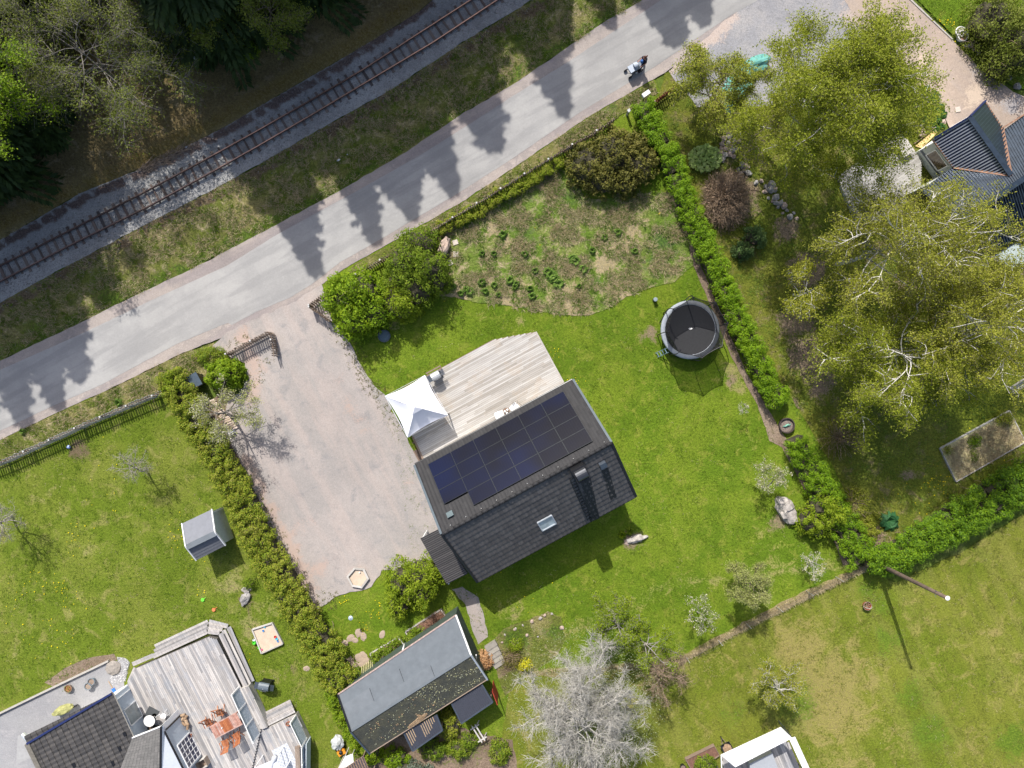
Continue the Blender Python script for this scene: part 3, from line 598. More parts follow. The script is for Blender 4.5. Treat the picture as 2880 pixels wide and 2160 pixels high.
M_tile = pieces('dark_roof_tile', [(0.060, 0.056, 0.055), (0.075, 0.070, 0.068), (0.092, 0.086, 0.083)], 0.5, 9, var=0.2, spec=0.5)  # south slope tone of the tile, lightened because the sun only grazes it
M_tile_n = pieces('sun_side_roof_tile', [(0.027, 0.027, 0.029), (0.031, 0.031, 0.033), (0.036, 0.036, 0.038)], 0.65, 9, var=0.1, spec=0.2)  # same tile for the north slope, darkened because full sun falls there
M_dmetal = plain('black_metal', (0.018, 0.019, 0.022), 0.35, 0.3, 0.1)
M_flash = plain('grey_sheet_metal', (0.10, 0.12, 0.15), 0.35, 0.5, 0.1)
M_white = plain('white_paint', (0.78, 0.78, 0.78), 0.5, 0, 0.04)
M_cloth = plain('white_canvas', (0.80, 0.81, 0.86), 0.8, 0, 0.03, 2.0)
M_glass = plain('dark_glass', (0.03, 0.045, 0.055), 0.06, 0, 0.1, spec=0.9)
M_wall_w = plain('white_siding', (0.72, 0.73, 0.74), 0.6, 0, 0.05)
M_wall_b = plain('pale_blue_siding', (0.46, 0.52, 0.58), 0.6, 0, 0.06)
M_red = plain('falu_red_boards', (0.30, 0.035, 0.02), 0.8, 0, 0.25, 5)
M_green_b = plain('dark_green_boards', (0.05, 0.075, 0.06), 0.8, 0, 0.2, 5)
M_felt = plain('grey_roofing_felt', (0.14, 0.16, 0.18), 0.85, 0, 0.10, 1.3, bump=0.2)
M_wood_w = pieces('grey_weathered_wood', [(0.36, 0.34, 0.31), (0.44, 0.42, 0.39), (0.50, 0.48, 0.45)], 0.85, 4)
M_wood_b = pieces('brown_weathered_wood', [(0.17, 0.12, 0.09), (0.24, 0.18, 0.14), (0.30, 0.24, 0.19)], 0.85, 5)
M_rust = plain('rusty_steel', (0.10, 0.062, 0.052), 0.45, 0.4, 0.25, 4)

def tile_mesh(tw, th, name='tile_mesh', amp=0.022, lip=0.02):
    """one pantile: wavy across, lifted at its lower edge; x along the eave, y up the slope"""
    mb = MB(); xs = [0, 0.25, 0.5, 0.75, 1.0]; zs = [0.0, amp * 1.0, amp * 1.6, amp * 0.5, 0.0]
    lo = [(x * tw, -0.04, z + lip) for x, z in zip(xs, zs)]; hi = [(x * tw, th, z * 0.9) for x, z in zip(xs, zs)]; fr = [(x * tw, -0.04, -0.002) for x in xs]
    n = len(xs); mb.add(lo + hi + fr, [(i, i + 1, n + i + 1, n + i) for i in range(n - 1)] + [(2 * n + i, 2 * n + i + 1, i + 1, i) for i in range(n - 1)])
    me = bpy.data.meshes.new(name); me.from_pydata(mb.v, [], mb.f); me.update(); return me, mb
def tile_roof(root, P0, U, V, L, D, tw, th, mat, skip=None, cap=300, order=None, amp=.018, lip=.042):
    """courses of tiles; the cap nearest tiles are parts, the rest one stuff part"""
    U = U / np.linalg.norm(U); V = V / np.linalg.norm(V); Nn = np.cross(U, V); nu, nv = int(round(L / tw)), int(round(D / th))
    tw, th = L / nu, D / nv; me, mb = tile_mesh(tw, th, amp=amp, lip=lip); me.materials.append(mat); cells = []
    for j in range(nv):
        for i in range(nu):
            p = P0 + U * i * tw + V * j * th; q = p + U * tw / 2 + V * th / 2
            if skip and skip(q): continue
            cells.append((order(q) if order else i * 0 + j, i, j, p))
    cells.sort(key=lambda c: c[0]); R = Matrix(((U[0], V[0], Nn[0], 0), (U[1], V[1], Nn[1], 0), (U[2], V[2], Nn[2], 0), (0, 0, 0, 1)))
    for c in cells[:cap]:
        o = bpy.data.objects.new('roof_tile', me); COL.objects.link(o); o.parent = root
        p = c[3] - np.array(root.location) if root.type == 'EMPTY' else c[3]
        jit = Matrix.Rotation(RNG.normal(0, 0.006), 4, 'X') @ Matrix.Rotation(RNG.normal(0, 0.008), 4, 'Y')
        o.matrix_local = Matrix.Translation(Vector(p)) @ R @ jit
    rest = cells[cap:]
    if rest:
        B = np.array(mb.v); Rm = np.array([U, V, Nn]); F = []; Vv = []
        for q, c in enumerate(rest): Vv.append(B @ Rm + c[3]); F.append(np.array(mb.f) + q * len(B))
        o = np_obj('roof_tiles', np.vstack(Vv), np.vstack(F), mat); adopt(o, root); tag(o, kind='stuff')

def walls(root, fp, z0, ze, mat, gables=(), name='wall', th=0.12):
    """one wall per footprint edge; gables: {edge index: (apex x, y, z)}"""
    g = dict(gables); n = len(fp); out = []
    for i in range(n):
        a = np.array([*fp[i][:2], 0.]); b = np.array([*fp[(i + 1) % n][:2], 0.]); t = (b - a) / np.linalg.norm(b - a); nr = np.array([t[1], -t[0], 0]) * th
        pro = [(0, z0), (1, z0), (1, ze)] + ([(0.5, g[i])] if i in g else []) + [(0, ze)]
        e = 0.003
        o1 = [a + (b - a) * (s * (1 - 2 * e) + e) + np.array([0, 0, z]) for s, z in pro]; o2 = [p - nr for p in o1]; m = len(o1)
        mb = MB().add(o1 + o2, [tuple(range(m)), tuple(range(m, 2 * m))[::-1]] + [((k + 1) % m, k, m + k, m + (k + 1) % m) for k in range(m)])
        out.append(part(mb, name, mat, root))
    return out
def off(p, *vs):
    q = np.array(p, float)
    for v, k in vs: q = q + np.array(v) * k
    return q

# ---------------------------------------------------------------- main house
HU = np.array([0.88, 0.475, 0]); HU /= np.linalg.norm(HU); HV = np.array([HU[1], -HU[0], 0])
def hp(u, v, z): return HU * u + HV * v + np.array([0, 0, z])
ZE, ZR, U0, U1, V0, VR, V1 = 3.35, 6.35, -8.1, 3.62, 1.68, 6.04, 10.28
hc = hp((U0 + U1) / 2, VR, 0)
house = thing('house', 'house with dark tiled roof, solar panels and skylight beside the pale deck', 'house', tuple(hc))
NL, NR, RL, RR, SL, SR = hp(U0, V0, ZE), hp(U1, V0, ZE), hp(U0, VR, ZR), hp(U1, VR, ZR), hp(U0, V1, ZE), hp(U1, V1, ZE)
nN = pnormal(NL, NR, RL); nS = pnormal(SL, SR, RL)
part(MB().slab([NL, NR, RR, RL], 0.14), 'roof', M_dmetal, house); part(MB().slab([SL, SR, RR, RL], 0.14), 'roof', M_dmetal, house)
upN = (RL - NL) / np.linalg.norm(RL - NL); upS = (RL - SL) / np.linalg.norm(RL - SL); DN = np.linalg.norm(RL - NL); DS = np.linalg.norm(RL - SL)
i_ = 0.4
fp = [hp(U0 + i_, V0 + i_, 0), hp(U0 + i_, V1 - i_, 0), hp(U1 - i_, V1 - i_, 0), hp(U1 - i_, V0 + i_, 0)]
walls(house, fp, 0, ZE - 0.08, M_wall_w, {0: ZR - 0.3, 2: ZR - 0.3})
# solar panel grid on the north slope
gu = [1205, 1267, 1332, 1397, 1459, 1523, 1585]
pTL = on_plane(1206, 1309, NL, nN); pTR = on_plane(1585, 1103, NL, nN); pBR = on_plane(1671, 1242, NL, nN)
def uv(p): q = p - NL; return np.dot(q, HU), np.dot(q, upN)
ua, va = uv(pTL); ub, vb = uv(pTR); uc, vc = uv(pBR)
PW, PH = (ub - ua) / 6, (vc - (va + vb) / 2) / 4; vt = (va + vb) / 2
def in_panels(q):
    u, v = uv(q); return ua + 0.15 < u < ub - 0.15 and vt + 0.15 < v < vt + 4 * PH - 0.15 and not (u < ua + PW and v > vt + 3 * PH)
k = NT('solar_cells'); co_ = k.n('ShaderNodeTexCoord').outputs['Object']; k._co = co_
sx = k.n('ShaderNodeSeparateXYZ'); k.l(co_, sx.inputs[0])
fx = k.math('ABSOLUTE', k.math('SUBTRACT', k.math('FRACT', k.math('MULTIPLY', sx.outputs[0], 1 / 0.165)), 0.5)); fy = k.math('ABSOLUTE', k.math('SUBTRACT', k.math('FRACT', k.math('MULTIPLY', sx.outputs[1], 1 / 0.165)), 0.5))
ln = k.math('MAXIMUM', k.remap(fx, 0.44, 0.49), k.math('MULTIPLY', k.remap(fy, 0.45, 0.49), 0.3))
bl = k.noise(0.28, 2, 0.5, k.n('ShaderNodeNewGeometry').outputs['Position'])
k.done(k.mix(k.math('MULTIPLY', ln, 0.5), k.mix(k.remap(bl, 0.35, 0.75), (0.002, 0.003, 0.009), (0.001, 0.005, 0.030)), (0.02, 0.02, 0.03)), 0.25, 0, 0.15)
M_cell = k.m
M_frame = plain('panel_frame', (0.022, 0.027, 0.03), 0.35, 0.6, 0.05)
pm = MB().box((0, 0, 0), (PW - 0.03, PH - 0.03, 0.03)); fm = MB()
for a, b, w, d in ((0, PH / 2 - .011, PW - .012, .014), (0, -PH / 2 + .011, PW - .012, .014), (PW / 2 - .011, 0, .014, PH - .05), (-PW / 2 + .011, 0, .014, PH - .05)): fm.box((a, b, 0.002), (w, d, .04))
Rn = Matrix(((HU[0], upN[0], nN[0], 0), (HU[1], upN[1], nN[1], 0), (HU[2], upN[2], nN[2], 0), (0, 0, 0, 1)))
p0 = pm.build('solar_panel', M_cell, house); f0 = fm.build('frame', M_frame, p0); first = True
for j in range(4):
    for i in range(6):
        if i == 0 and j == 3: continue
        c = NL + HU * (ua + (i + 0.5) * PW) + upN * (vt + (j + 0.5) * PH) + nN * 0.14
        o = p0 if first else copy_tree(p0, house); first = False
        o.matrix_local = Matrix.Translation(Vector(c - np.array(house.location))) @ Rn
for j in range(4):
    for q in (0.25, 0.75):
        if True:
            a = NL + HU * (ua + (PW if j == 3 else 0)) + upN * (vt + (j + q) * PH) + nN * 0.09; b = NL + HU * ub + upN * (vt + (j + q) * PH) + nN * 0.09
            part(MB().obox(a, b, 0.04, 0.04), 'mounting_rail', M_frame, house)
# small parts on the roof
def roof_box(px, py, P0, n, V_, w, d, h, mat, name, tilt=True):
    c = on_plane(px, py, P0, n); ax = np.cross(V_, n) * w / 2; ay = V_ * d / 2; mb = MB(); vs = []
    for z in (0.0, h):
        for a, b in ((-1, -1), (1, -1), (1, 1), (-1, 1)): vs.append(c + ax * a + ay * b + (n * z if tilt else np.array([0, 0, z])))
    mb.add(vs, [(3, 2, 1, 0), (4, 5, 6, 7), (0, 1, 5, 4), (1, 2, 6, 5), (2, 3, 7, 6), (3, 0, 4, 7)]); return part(mb, name, mat, house)
roof_box(1268, 1449, NL, nN, upN, 0.42, 0.36, 0.22, plain('teal_sheet', (0.07, 0.10, 0.11), 0.4, 0.3), 'roof_vent')
roof_box(1693, 1303, SL, nS, upS, 0.42, 0.42, 0.30, M_flash, 'roof_vent')
chp = on_plane(1626, 1322, SL, nS); ct = thing('x', None, None); bpy.data.objects.remove(ct)
ch = part(MB().box((chp[0], chp[1], 6.9), (0.85, 0.85, 2.1), math.atan2(HU[1], HU[0])), 'chimney', M_dmetal, house)
cw = MB(); 
for q in range(9):
    a0 = PI * q / 9; a1 = PI * (q + 1) / 9
    A = [np.array([chp[0], chp[1], 8.0]) + HV * 0.32 * math.cos(a) + np.array([0, 0, 0.26 * math.sin(a)]) for a in (a0, a1)]
    cw.add([A[0] - HU * .34, A[0] + HU * .34, A[1] + HU * .34, A[1] - HU * .34], [(0, 1, 2, 3)])
sub(cw, 'cowl', plain('shiny_cowl', (0.07, 0.075, 0.085), 0.3, 0.6, 0.05), ch, house)
def strip(px0, py0, px1, py1, w, name, mat, ribs=5):
    a = on_plane(px0, py0, SL, nS) + nS * 0.055; b = on_plane(px1, py1, SL, nS) + nS * 0.055; mb = MB().obox(a, b, w, 0.02, nS)
    s_ = np.cross(upS, nS)
    for i in range(ribs): mb.obox(a + s_ * w * ((i + .5) / ribs - .5) + nS * .02, b + s_ * w * ((i + .5) / ribs - .5) + nS * .02, 0.03, 0.02, nS)
    return part(mb, name, mat, house)
strip(1645, 1340, 1672, 1461, 0.66, 'flashing', M_dmetal); strip(1700, 1318, 1725, 1400, 0.45, 'flashing', M_dmetal, 4)
la, lb = on_plane(1600, 1343, SL, nS) + nS * .1, on_plane(1652, 1462, SL, nS) + nS * .1
ld = part(MB().obox(la, lb, .03, .03, nS).obox(la + HU * .3, lb + HU * .3, .03, .03, nS), 'roof_ladder', M_frame, house)
for q in range(15): p = la + (lb - la) * (q + .5) / 15; sub(MB().obox(p - HU * .02, p + HU * .32, .035, .03, nS), 'rung', M_frame, ld, house)
# skylight
sk = [on_plane(x, y, SL, nS) for x, y in ((1509, 1465), (1549, 1444), (1564, 1471), (1525, 1493))]
skc = sum(sk) / 4; ku, kv = 1.0, 0.85; sf = MB()
for a, b, w, d in ((0, kv / 2, ku, .07), (0, -kv / 2, ku, .07), (ku / 2, 0, .07, kv), (-ku / 2, 0, .07, kv)):
    c = skc + HU * a + upS * b + nS * .09; sf.obox(c - HU * w / 2 if w > d else c - upS * d / 2, c + HU * w / 2 if w > d else c + upS * d / 2, .07, .12, nS)
skf = part(sf, 'skylight', plain('skylight_frame', (.42, .46, .5), .4, .2), house)
sub(MB().slab([skc + HU * a * (ku / 2 - .03) + upS * b * (kv / 2 - .03) + nS * .08 for a, b in ((-1, -1), (1, -1), (1, 1), (-1, 1))], .02), 'pane', plain('skylight_reflection', (0.36, 0.44, 0.46), 0.05, 0, 0.4, 1.5, 0.9), skf, house)  # pane colour lightened to stand in for the sun's reflection
# ridge, verge boards, gutters
rc = MB(); nseg = 30
for i in range(nseg):
    a = RL + (RR - RL) * i / nseg; b = RL + (RR - RL) * (i + 1.06) / nseg; rc.tube([a + (0, 0, .02), b + (0, 0, .04)], [.11, .125], 8)
part(rc, 'ridge_cap', M_tile_n, house, True)
for A, B in ((NL, RL), (NR, RR), (SL, RL), (SR, RR)):
    o_ = -HU if A is NL or A is SL else HU
    part(MB().obox(A + o_ * .03 + (0, 0, .02), B + o_ * .03 + (0, 0, .02), .14, .22), 'verge_board', plain('slate_blue_board', (0.06, 0.085, 0.105), .5) if A is NL or A is NR else M_dmetal, house)
for A, B, s in ((NL, NR, -1), (SL, SR, 1)): part(MB().tube([A + HV * s * .07 - (0, 0, .1), B + HV * s * .07 - (0, 0, .1)], .07, 8), 'gutter', M_dmetal, house)
for t_ in np.linspace(0.06, 0.97, 11): p = RL + (RR - RL) * t_ - HV * .25 - (0, 0, .12); part(MB().obox(p, p + nN * .12 + upN * .08, .03, .015), 'snow_hook', M_white, house)
def skipS(q):
    n_ = q - SL; return np.linalg.norm((q - skc)) < .5
tile_roof(house, SL + nS * .015, HU, upS, U1 - U0, DS, 0.30, 0.385, M_tile, skipS, 235, lambda q: np.linalg.norm(q[:2]))
vis = lambda q: in_panels(q)
tile_roof(house, NR + nN * .015, -HU, upN, U1 - U0, DN, 0.235, 0.385, M_tile_n, vis, 60, lambda q: abs(uv(q)[1] - 0.2) + 0.001 * uv(q)[0], amp=.012, lip=.02)
# porch on the west side of the gable
pr = [W(1184, 1515, 2.55), W(1233, 1490, 3.0), W(1315, 1612, 3.0), W(1257, 1641, 2.55)]
part(MB().slab(pr, .1), 'porch_roof', M_dmetal, house)
pu = pr[3] - pr[0]; pv = pr[1] - pr[0]; m = 26; pn = pnormal(pr[0], pr[1], pr[2])
for i in range(m):
    a = pr[0] + pu * (i + .5) / m + pn * .03; part(MB().obox(a, a + (pr[1] + (pr[2] - pr[1]) * (i + .5) / m + pn * .03 - a), .085, .06, pn), 'roof_rib', M_tile, house)
for q in (pr[0], pr[3]):
    b = q * .98 + pr[1] * .02; part(MB().box((q[0] + .1, q[1] - .02, 1.25), (.1, .1, 2.5), .5), 'porch_post', M_white, house)
for a, b in ((0, 3), (0, 1), (3, 2)): part(MB().obox(pr[a] + (0, 0, -.03), pr[b] + (0, 0, -.03), .05, .16), 'fascia', M_dmetal, house)

# ---------------------------------------------------------------- decks of single boards
def board_deck(root, poly, ang, bw, z, th, mat, gap=0.008, lmin=2.2, lmax=4.2, cap=290, name='deck_board'):
    """boards clipped to a world polygon; each board an object"""
    d = np.array([math.cos(ang), math.sin(ang)]); nrm = np.array([-d[1], d[0]]); P = np.array([p[:2] for p in poly]); a = P @ d; b = P @ nrm
    r = b.min() + bw / 2; cnt = 0; over = MB(); n = len(P)
    while r < b.max():
        xs = []
        for i in range(n):
            j = (i + 1) % n
            if (b[i] - r) * (b[j] - r) < 0: xs.append(a[i] + (a[j] - a[i]) * (r - b[i]) / (b[j] - b[i]))
        xs.sort()
        for x0, x1 in zip(xs[::2], xs[1::2]):
            cur = x0
            while cur < x1 - 0.05:
                L = RNG.uniform(lmin, lmax)
                if cur == x0: L *= RNG.uniform(.35, 1)
                e = min(cur + L, x1)
                if x1 - e < .5: e = x1
                c = d * (cur + e) / 2 + nrm * r; loc = (c[0], c[1], z - th / 2 + RNG.normal(0, .0012)); ds = (e - cur - .006, bw - gap, th)
                if cnt < cap: adopt(MB().box((0, 0, 0), ds, ang).build(name, mat), root); o = COL.objects[-1]; o.location = loc
                else: over.box(loc, ds, ang)
                cnt += 1; cur = e
        r += bw
    if over.v: tag(part(over, 'deck_boards', mat, root), kind='stuff')
HA = math.atan2(HU[1], HU[0])
M_deck = pieces('pale_deck_board', [(0.29, 0.268, 0.238), (0.37, 0.35, 0.32), (0.43, 0.41, 0.385), (0.47, 0.455, 0.43)], 0.8, 6, var=.14, gdir=HA, stain=(0.42, 0.33, 0.24), stain_w=.3)
zd = .45
dpoly = [W(x, y, zd) for x, y in ((1505, 934), (1440, 946), (1384, 957), (1241, 1035), (1108, 1106), (1190, 1296))] + [hp(U0 + .62, V0 + .38, zd), hp(U1 - .4, V0 + .38, zd)]
dpoly[5] = W(1188, 1294, zd)
dk = thing('deck', 'pale wooden deck of long boards on the north side of the solar house', 'deck', tuple(W(1380, 1080)))
board_deck(dk, dpoly, HA, .125, zd, .03, M_deck, gap=.010)
fr = MB(); npd = len(dpoly)
for i in range(npd):
    a, b = dpoly[i], dpoly[(i + 1) % npd]; fr.obox(a - (0, 0, .17), b - (0, 0, .17), .04, .26)
part(fr, 'frame', M_wood_b, dk)
part(MB().prism([tuple(p[:2]) for p in dpoly], .05, zd - .06), 'joists', plain('deck_underside', (.10, .085, .07), .9), dk)
a, b = W(1507, 933, zd + .004), W(1586, 1078, zd + .004); part(MB().obox(a, b, .11, .03), 'edge_board', M_deck, dk)
a, b = W(1161, 1229, zd + .012), W(1190, 1292, zd + .012); part(MB().obox(a, b, .12, .05), 'edge_board', M_wood_b, dk)
for q in ((1153, 1212), (1163, 1245), (1172, 1268)): p = W(*q, .5); part(MB().box((p[0], p[1], .35), (.1, .1, .7), HA), 'post', M_wood_b, dk)
st_ = W(1186, 1282, .2); part(MB().box((st_[0] - .25, st_[1], .12), (.3, .9, .2), HA), 'step', M_wood_b, dk)

# ---------------------------------------------------------------- railway track
def resample(pts, step):
    out = []; acc = 0.0; pts = [np.array(p, float) for p in pts]
    for a, b in zip(pts[:-1], pts[1:]):
        L = np.linalg.norm(b - a); s = acc
        while s < L: out.append((a + (b - a) * s / L, (b - a) / L)); s += step
        acc = s - L
    return out
ur = [W(*p, .30) for p in ((-300, 906), (-60, 778), (0, 746), (200, 645), (404, 540), (560, 457), (720, 369), (870, 283), (1019, 196), (1170, 98), (1319, 2), (1400, -50), (1600, -180))]
lr = [W(*p, .30) for p in ((-300, 950), (-60, 822), (0, 790), (200, 687), (420, 578), (600, 480), (720, 413), (880, 320), (1032, 229), (1215, 120), (1397, 0), (1480, -54), (1660, -172))]
track = thing('railway_track', 'narrow gauge railway track with rusty rails on grey ballast along the forest edge', 'railway track', tuple(W(720, 390)))
def rail(pts, name):
    P = []; n = len(pts); prof = [(-.05, .0), (.05, .0), (.05, .015), (.012, .03), (.012, .09), (.033, .10), (.033, .125), (-.033, .125), (-.033, .10), (-.012, .09), (-.012, .03), (-.05, .015)]
    vs = []; m = len(prof)
    for i, p in enumerate(pts):
        t = pts[min(i + 1, n - 1)] - pts[max(i - 1, 0)]; t /= np.linalg.norm(t); s = np.array([t[1], -t[0], 0])
        for x, z in prof: vs.append(p + s * x + (0, 0, z - .125))
    fs = [(i * m + j, i * m + (j + 1) % m, (i + 1) * m + (j + 1) % m, (i + 1) * m + j) for i in range(n - 1) for j in range(m)]
    r = part(MB().add(vs, fs), name, M_rust, track)
    sub(MB().add([v for i, p in enumerate(pts) for v in (vs[i * m + 6] + (0, 0, .002), vs[i * m + 7] + (0, 0, .002))], [(2 * i, 2 * i + 1, 2 * i + 3, 2 * i + 2) for i in range(n - 1)]), 'rail_head', plain('worn_rail_head', (0.22, 0.15, 0.13), .25, .8, .2), r, track)
rail(ur, 'rail'); rail(lr, 'rail')
M_sleeper = pieces('old_sleeper', [(0.095, 0.075, 0.066), (0.14, 0.105, 0.09), (0.18, 0.145, 0.125), (0.06, 0.054, 0.055)], .9, 7, var=.3, gdir=math.radians(-60))
sm = [MB().box((0, .06, 0), (.17, 1.62, .14)), MB().box((0, .10, 0), (.13, 1.5, .13)), MB().box((0, .05, 0), (.20, 1.66, .14))]
smo = []
for q, s_ in enumerate(sm):
    o = s_.build('sleeper', M_sleeper, track); smo.append(o)
mid = resample([(a + b) / 2 for a, b in zip(ur, lr)], .605)
for q, (p, t) in enumerate(mid):
    o = smo[q] if q < 3 else copy_obj(smo[q % 3], track)
    o.location = Vector(p - (0, 0, .262 + (RNG.uniform(0, .04)))) - track.location; o.rotation_euler = (0, 0, math.atan2(t[1], t[0]) + RNG.normal(0, .03))
    px_ = 1440 + p[0] * 40
    if q % 2 == 0 and -200 < px_ < 1600:
        for rr_ in (-.475, .475): pass
cl = MB()
for p, t in mid:
    s = np.array([t[1], -t[0], 0])
    for c in (-.475, .475):
        for e in (-.08, .08): cl.box(p + s * (c + e) - (0, 0, .11), (.07, .05, .04), math.atan2(t[1], t[0]))

# loose ballast stones, partly burying the sleepers
def stones_geo(P, r0, r1):
    n = len(P); b = np.array([(1, 0, -.4), (-.5, .87, -.4), (-.5, -.87, -.4), (.1, .05, .7)]); a = RNG.uniform(0, 2 * PI, n); r_ = RNG.uniform(r0, r1, n)
    c, s = np.cos(a)[:, None], np.sin(a)[:, None]; X = b[None, :, 0] * c - b[None, :, 1] * s; Y = b[None, :, 0] * s + b[None, :, 1] * c; V = np.stack([X, Y, np.broadcast_to(b[:, 2], X.shape)], -1) * r_[:, None, None] + P[:, None]
    F = np.array([(0, 1, 3), (1, 2, 3), (2, 0, 3)]); return V.reshape(-1, 3), (np.arange(n)[:, None, None] * 4 + F).reshape(-1, 3)
q = RNG.integers(0, len(mid), 15000); P_ = np.array([mid[i][0] for i in q]); T_ = np.array([mid[i][1] for i in q]); sd = np.column_stack([T_[:, 1], -T_[:, 0], 0 * T_[:, 0]])
P_ = P_ + T_ * RNG.uniform(-.3, .3, (len(q), 1)) + sd * RNG.normal(.15, .95, (len(q), 1)); P_[:, 2] = RNG.uniform(.035, .085, len(q))
tag(np_obj('ballast_stones', *stones_geo(P_, .02, .05), pieces('ballast_piece', [(.15, .155, .158), (.23, .235, .24), (.31, .315, .32), (.22, .17, .14)], .9, 20, bump=0)), kind='stuff')
# ---------------------------------------------------------------- picket fences
M_pick_g = pieces('grey_picket', [(0.42, 0.42, 0.42), (0.52, 0.52, 0.51), (0.60, 0.60, 0.59)], .8, 6)
M_pick_b = pieces('worn_brown_picket', [(0.20, 0.15, 0.12), (0.34, 0.28, 0.23), (0.46, 0.41, 0.36)], .8, 6)
M_pick_r = pieces('reddish_picket', [(0.12, 0.03, 0.02), (0.17, 0.045, 0.03), (0.22, 0.09, 0.06)], .8, 6)
M_capw = plain('pale_cap', (.50, .50, .49), .7)
def picket_fence(name, label, pts, mat, h=1.05, pitch=.165, w=.075, gap=.10, postmat=None, post_at=None, group=None, capd=True, rails=2, cap=290, railmat=None):
    P = [W(x, y, h) for x, y in pts]; G = [np.array([p[0], p[1], 0]) for p in P]; root = thing(name, label, 'fence', tuple(G[0]), group=group)
    pk = MB().add([(-w / 2, -.012, .06), (w / 2, -.012, .06), (w / 2, .012, .06), (-w / 2, .012, .06), (-w / 2, -.012, h - .05), (w / 2, -.012, h - .05), (w / 2, .012, h - .05), (-w / 2, .012, h - .05), (0, -.012, h), (0, .012, h)],
                  [(3, 2, 1, 0), (0, 1, 5, 8, 4), (2, 3, 7, 9, 6), (1, 2, 6, 5), (3, 0, 4, 7), (5, 6, 9, 8), (4, 8, 9, 7)])
    o0 = pk.build('picket', mat, root); q = 0; over = []
    for p, t in resample(G, pitch):
        a = math.atan2(t[1], t[0]); s = np.array([-t[1], t[0], 0])
        for sd in (-1, 1):
            if q < cap:
                o = o0 if q == 0 else copy_obj(o0, root)
                o.location = Vector(p + s * sd * gap / 2 + (0, 0, RNG.normal(0, .008))) - root.location; o.rotation_euler = (RNG.normal(0, .02), RNG.normal(0, .02), a)
            else: over.append((p + s * sd * gap / 2, a))
            q += 1
    if over:
        mb = MB()
        for p, a in over: mb.box((p[0], p[1], h / 2 + .02), (w, .024, h - .04), a)
        tag(part(mb, 'pickets', mat, root), kind='stuff')
    for z in ([.25, .8] if rails == 2 else [.5]):
        mb = MB()
        for a, b in zip(G[:-1], G[1:]): mb.obox(a + (0, 0, z * h), b + (0, 0, z * h), .04, .08)
        part(mb, 'rail', railmat or M_wood_b, root)
    for p, t in resample(G, post_at or 1.93):
        po = part(MB().box((p[0], p[1], h * .5), (.09, .09, h + .04), math.atan2(t[1], t[0])), 'post', postmat or M_wood_b, root)
        if capd: sub(MB().box((p[0], p[1], h * 1.0 + .045), (.105, .105, .03), math.atan2(t[1], t[0])), 'post_cap', M_capw, po, root)
    return root
F1 = picket_fence('picket_fence', 'long pale grey picket fence between the roadside verge and the left lawn', [(-80, 1330), (0, 1300), (80, 1263), (156, 1229), (231, 1194), (309, 1161), (386, 1128), (456, 1102)], M_pick_g, pitch=.17, gap=.17, cap=300)
F2 = picket_fence('picket_fence', 'short brown picket fence west of the driveway mouth, bent back at its end', [(634, 995), (690, 965), (752, 933), (759, 940), (764, 972), (768, 1003)], M_pick_b, gap=.12, pitch=.16)
F3 = picket_fence('picket_fence', 'long dark picket fence along the road in front of the rough meadow', [(868, 857), (900, 833), (985, 780), (1076, 726), (1150, 684), (1211, 648), (1286, 603), (1370, 553), (1440, 509), (1544, 446), (1603, 409), (1668, 373), (1728, 334)], M_pick_b, cap=300)
F3b = picket_fence('picket_fence', 'short picket wing slanting into the driveway from the long dark fence', [(868, 862), (895, 882), (926, 905)], M_pick_b, pitch=.15)
F4 = picket_fence('picket_fence', 'short reddish brown picket fence by the white mailbox', [(1842, 284), (1870, 262), (1895, 245), (1910, 232)], M_pick_r, pitch=.17, h=.9, capd=False, railmat=M_pick_r)

# wire fence at the foot of the lawn
wf = thing('wire_fence', 'thin wire fence with grey posts along the yellowish field', 'fence', tuple(W(2100, 1750)))
wp_ = [(1928, 1845), (2018, 1798), (2097, 1751), (2184, 1706), (2267, 1661), (2350, 1622), (2428, 1590)]
for i, p in enumerate(wp_):
    b = W(*p); part(MB().tube([b, b + (0, 0, 1.15)], .022, 6), 'post', plain('galvanised_post', (.45, .46, .46), .5, .3), wf)
M_wire = plain('wire', (.14, .15, .15), .5, .5)
for z in (.35, .7, 1.08):
    mb = MB()
    for a, b in zip(wp_[:-1], wp_[1:]): mb.obox(W(*a) + (0, 0, z), W(*b) + (0, 0, z), .006, .006)
    part(mb, 'wire', M_wire, wf)

# ---------------------------------------------------------------- simple gable building from six photographed corners
def bars(root, quad, n, w, h, mat, name, along=0, lift=0.0):
    """n ribs across a roof quad (a, b, c, d); along=0 ribs run a->d"""
    a, b, c, d = [np.array(q, float) for q in quad]; nr = pnormal(a, b, c)
    for i in range(n):
        t = (i + .5) / n; p, q = (a + (b - a) * t, d + (c - d) * t) if along == 0 else (a + (d - a) * t, b + (c - b) * t)
        part(MB().obox(p + nr * (h / 2 + lift), q + nr * (h / 2 + lift), w, h, nr), name, mat, root)

# the outbuilding with the two canopies
o_NL, o_NR, o_RL, o_RR, o_SL, o_SR = W(951, 1952, 2.7), W(1283, 1729, 2.7), W(987, 2056, 3.15), W(1325, 1841, 3.15), W(1041, 2118, 2.25), W(1371, 1910, 2.25)
ob = thing('outbuilding', 'long low outbuilding with grey felt roof and mossy dark back slope', 'outbuilding', tuple(((o_NL + o_SR) / 2 * (1, 1, 0))))
OU = (o_RR - o_RL); OU /= np.linalg.norm(OU); OV = np.array([OU[1], -OU[0], 0]); OA = math.atan2(OU[1], OU[0])
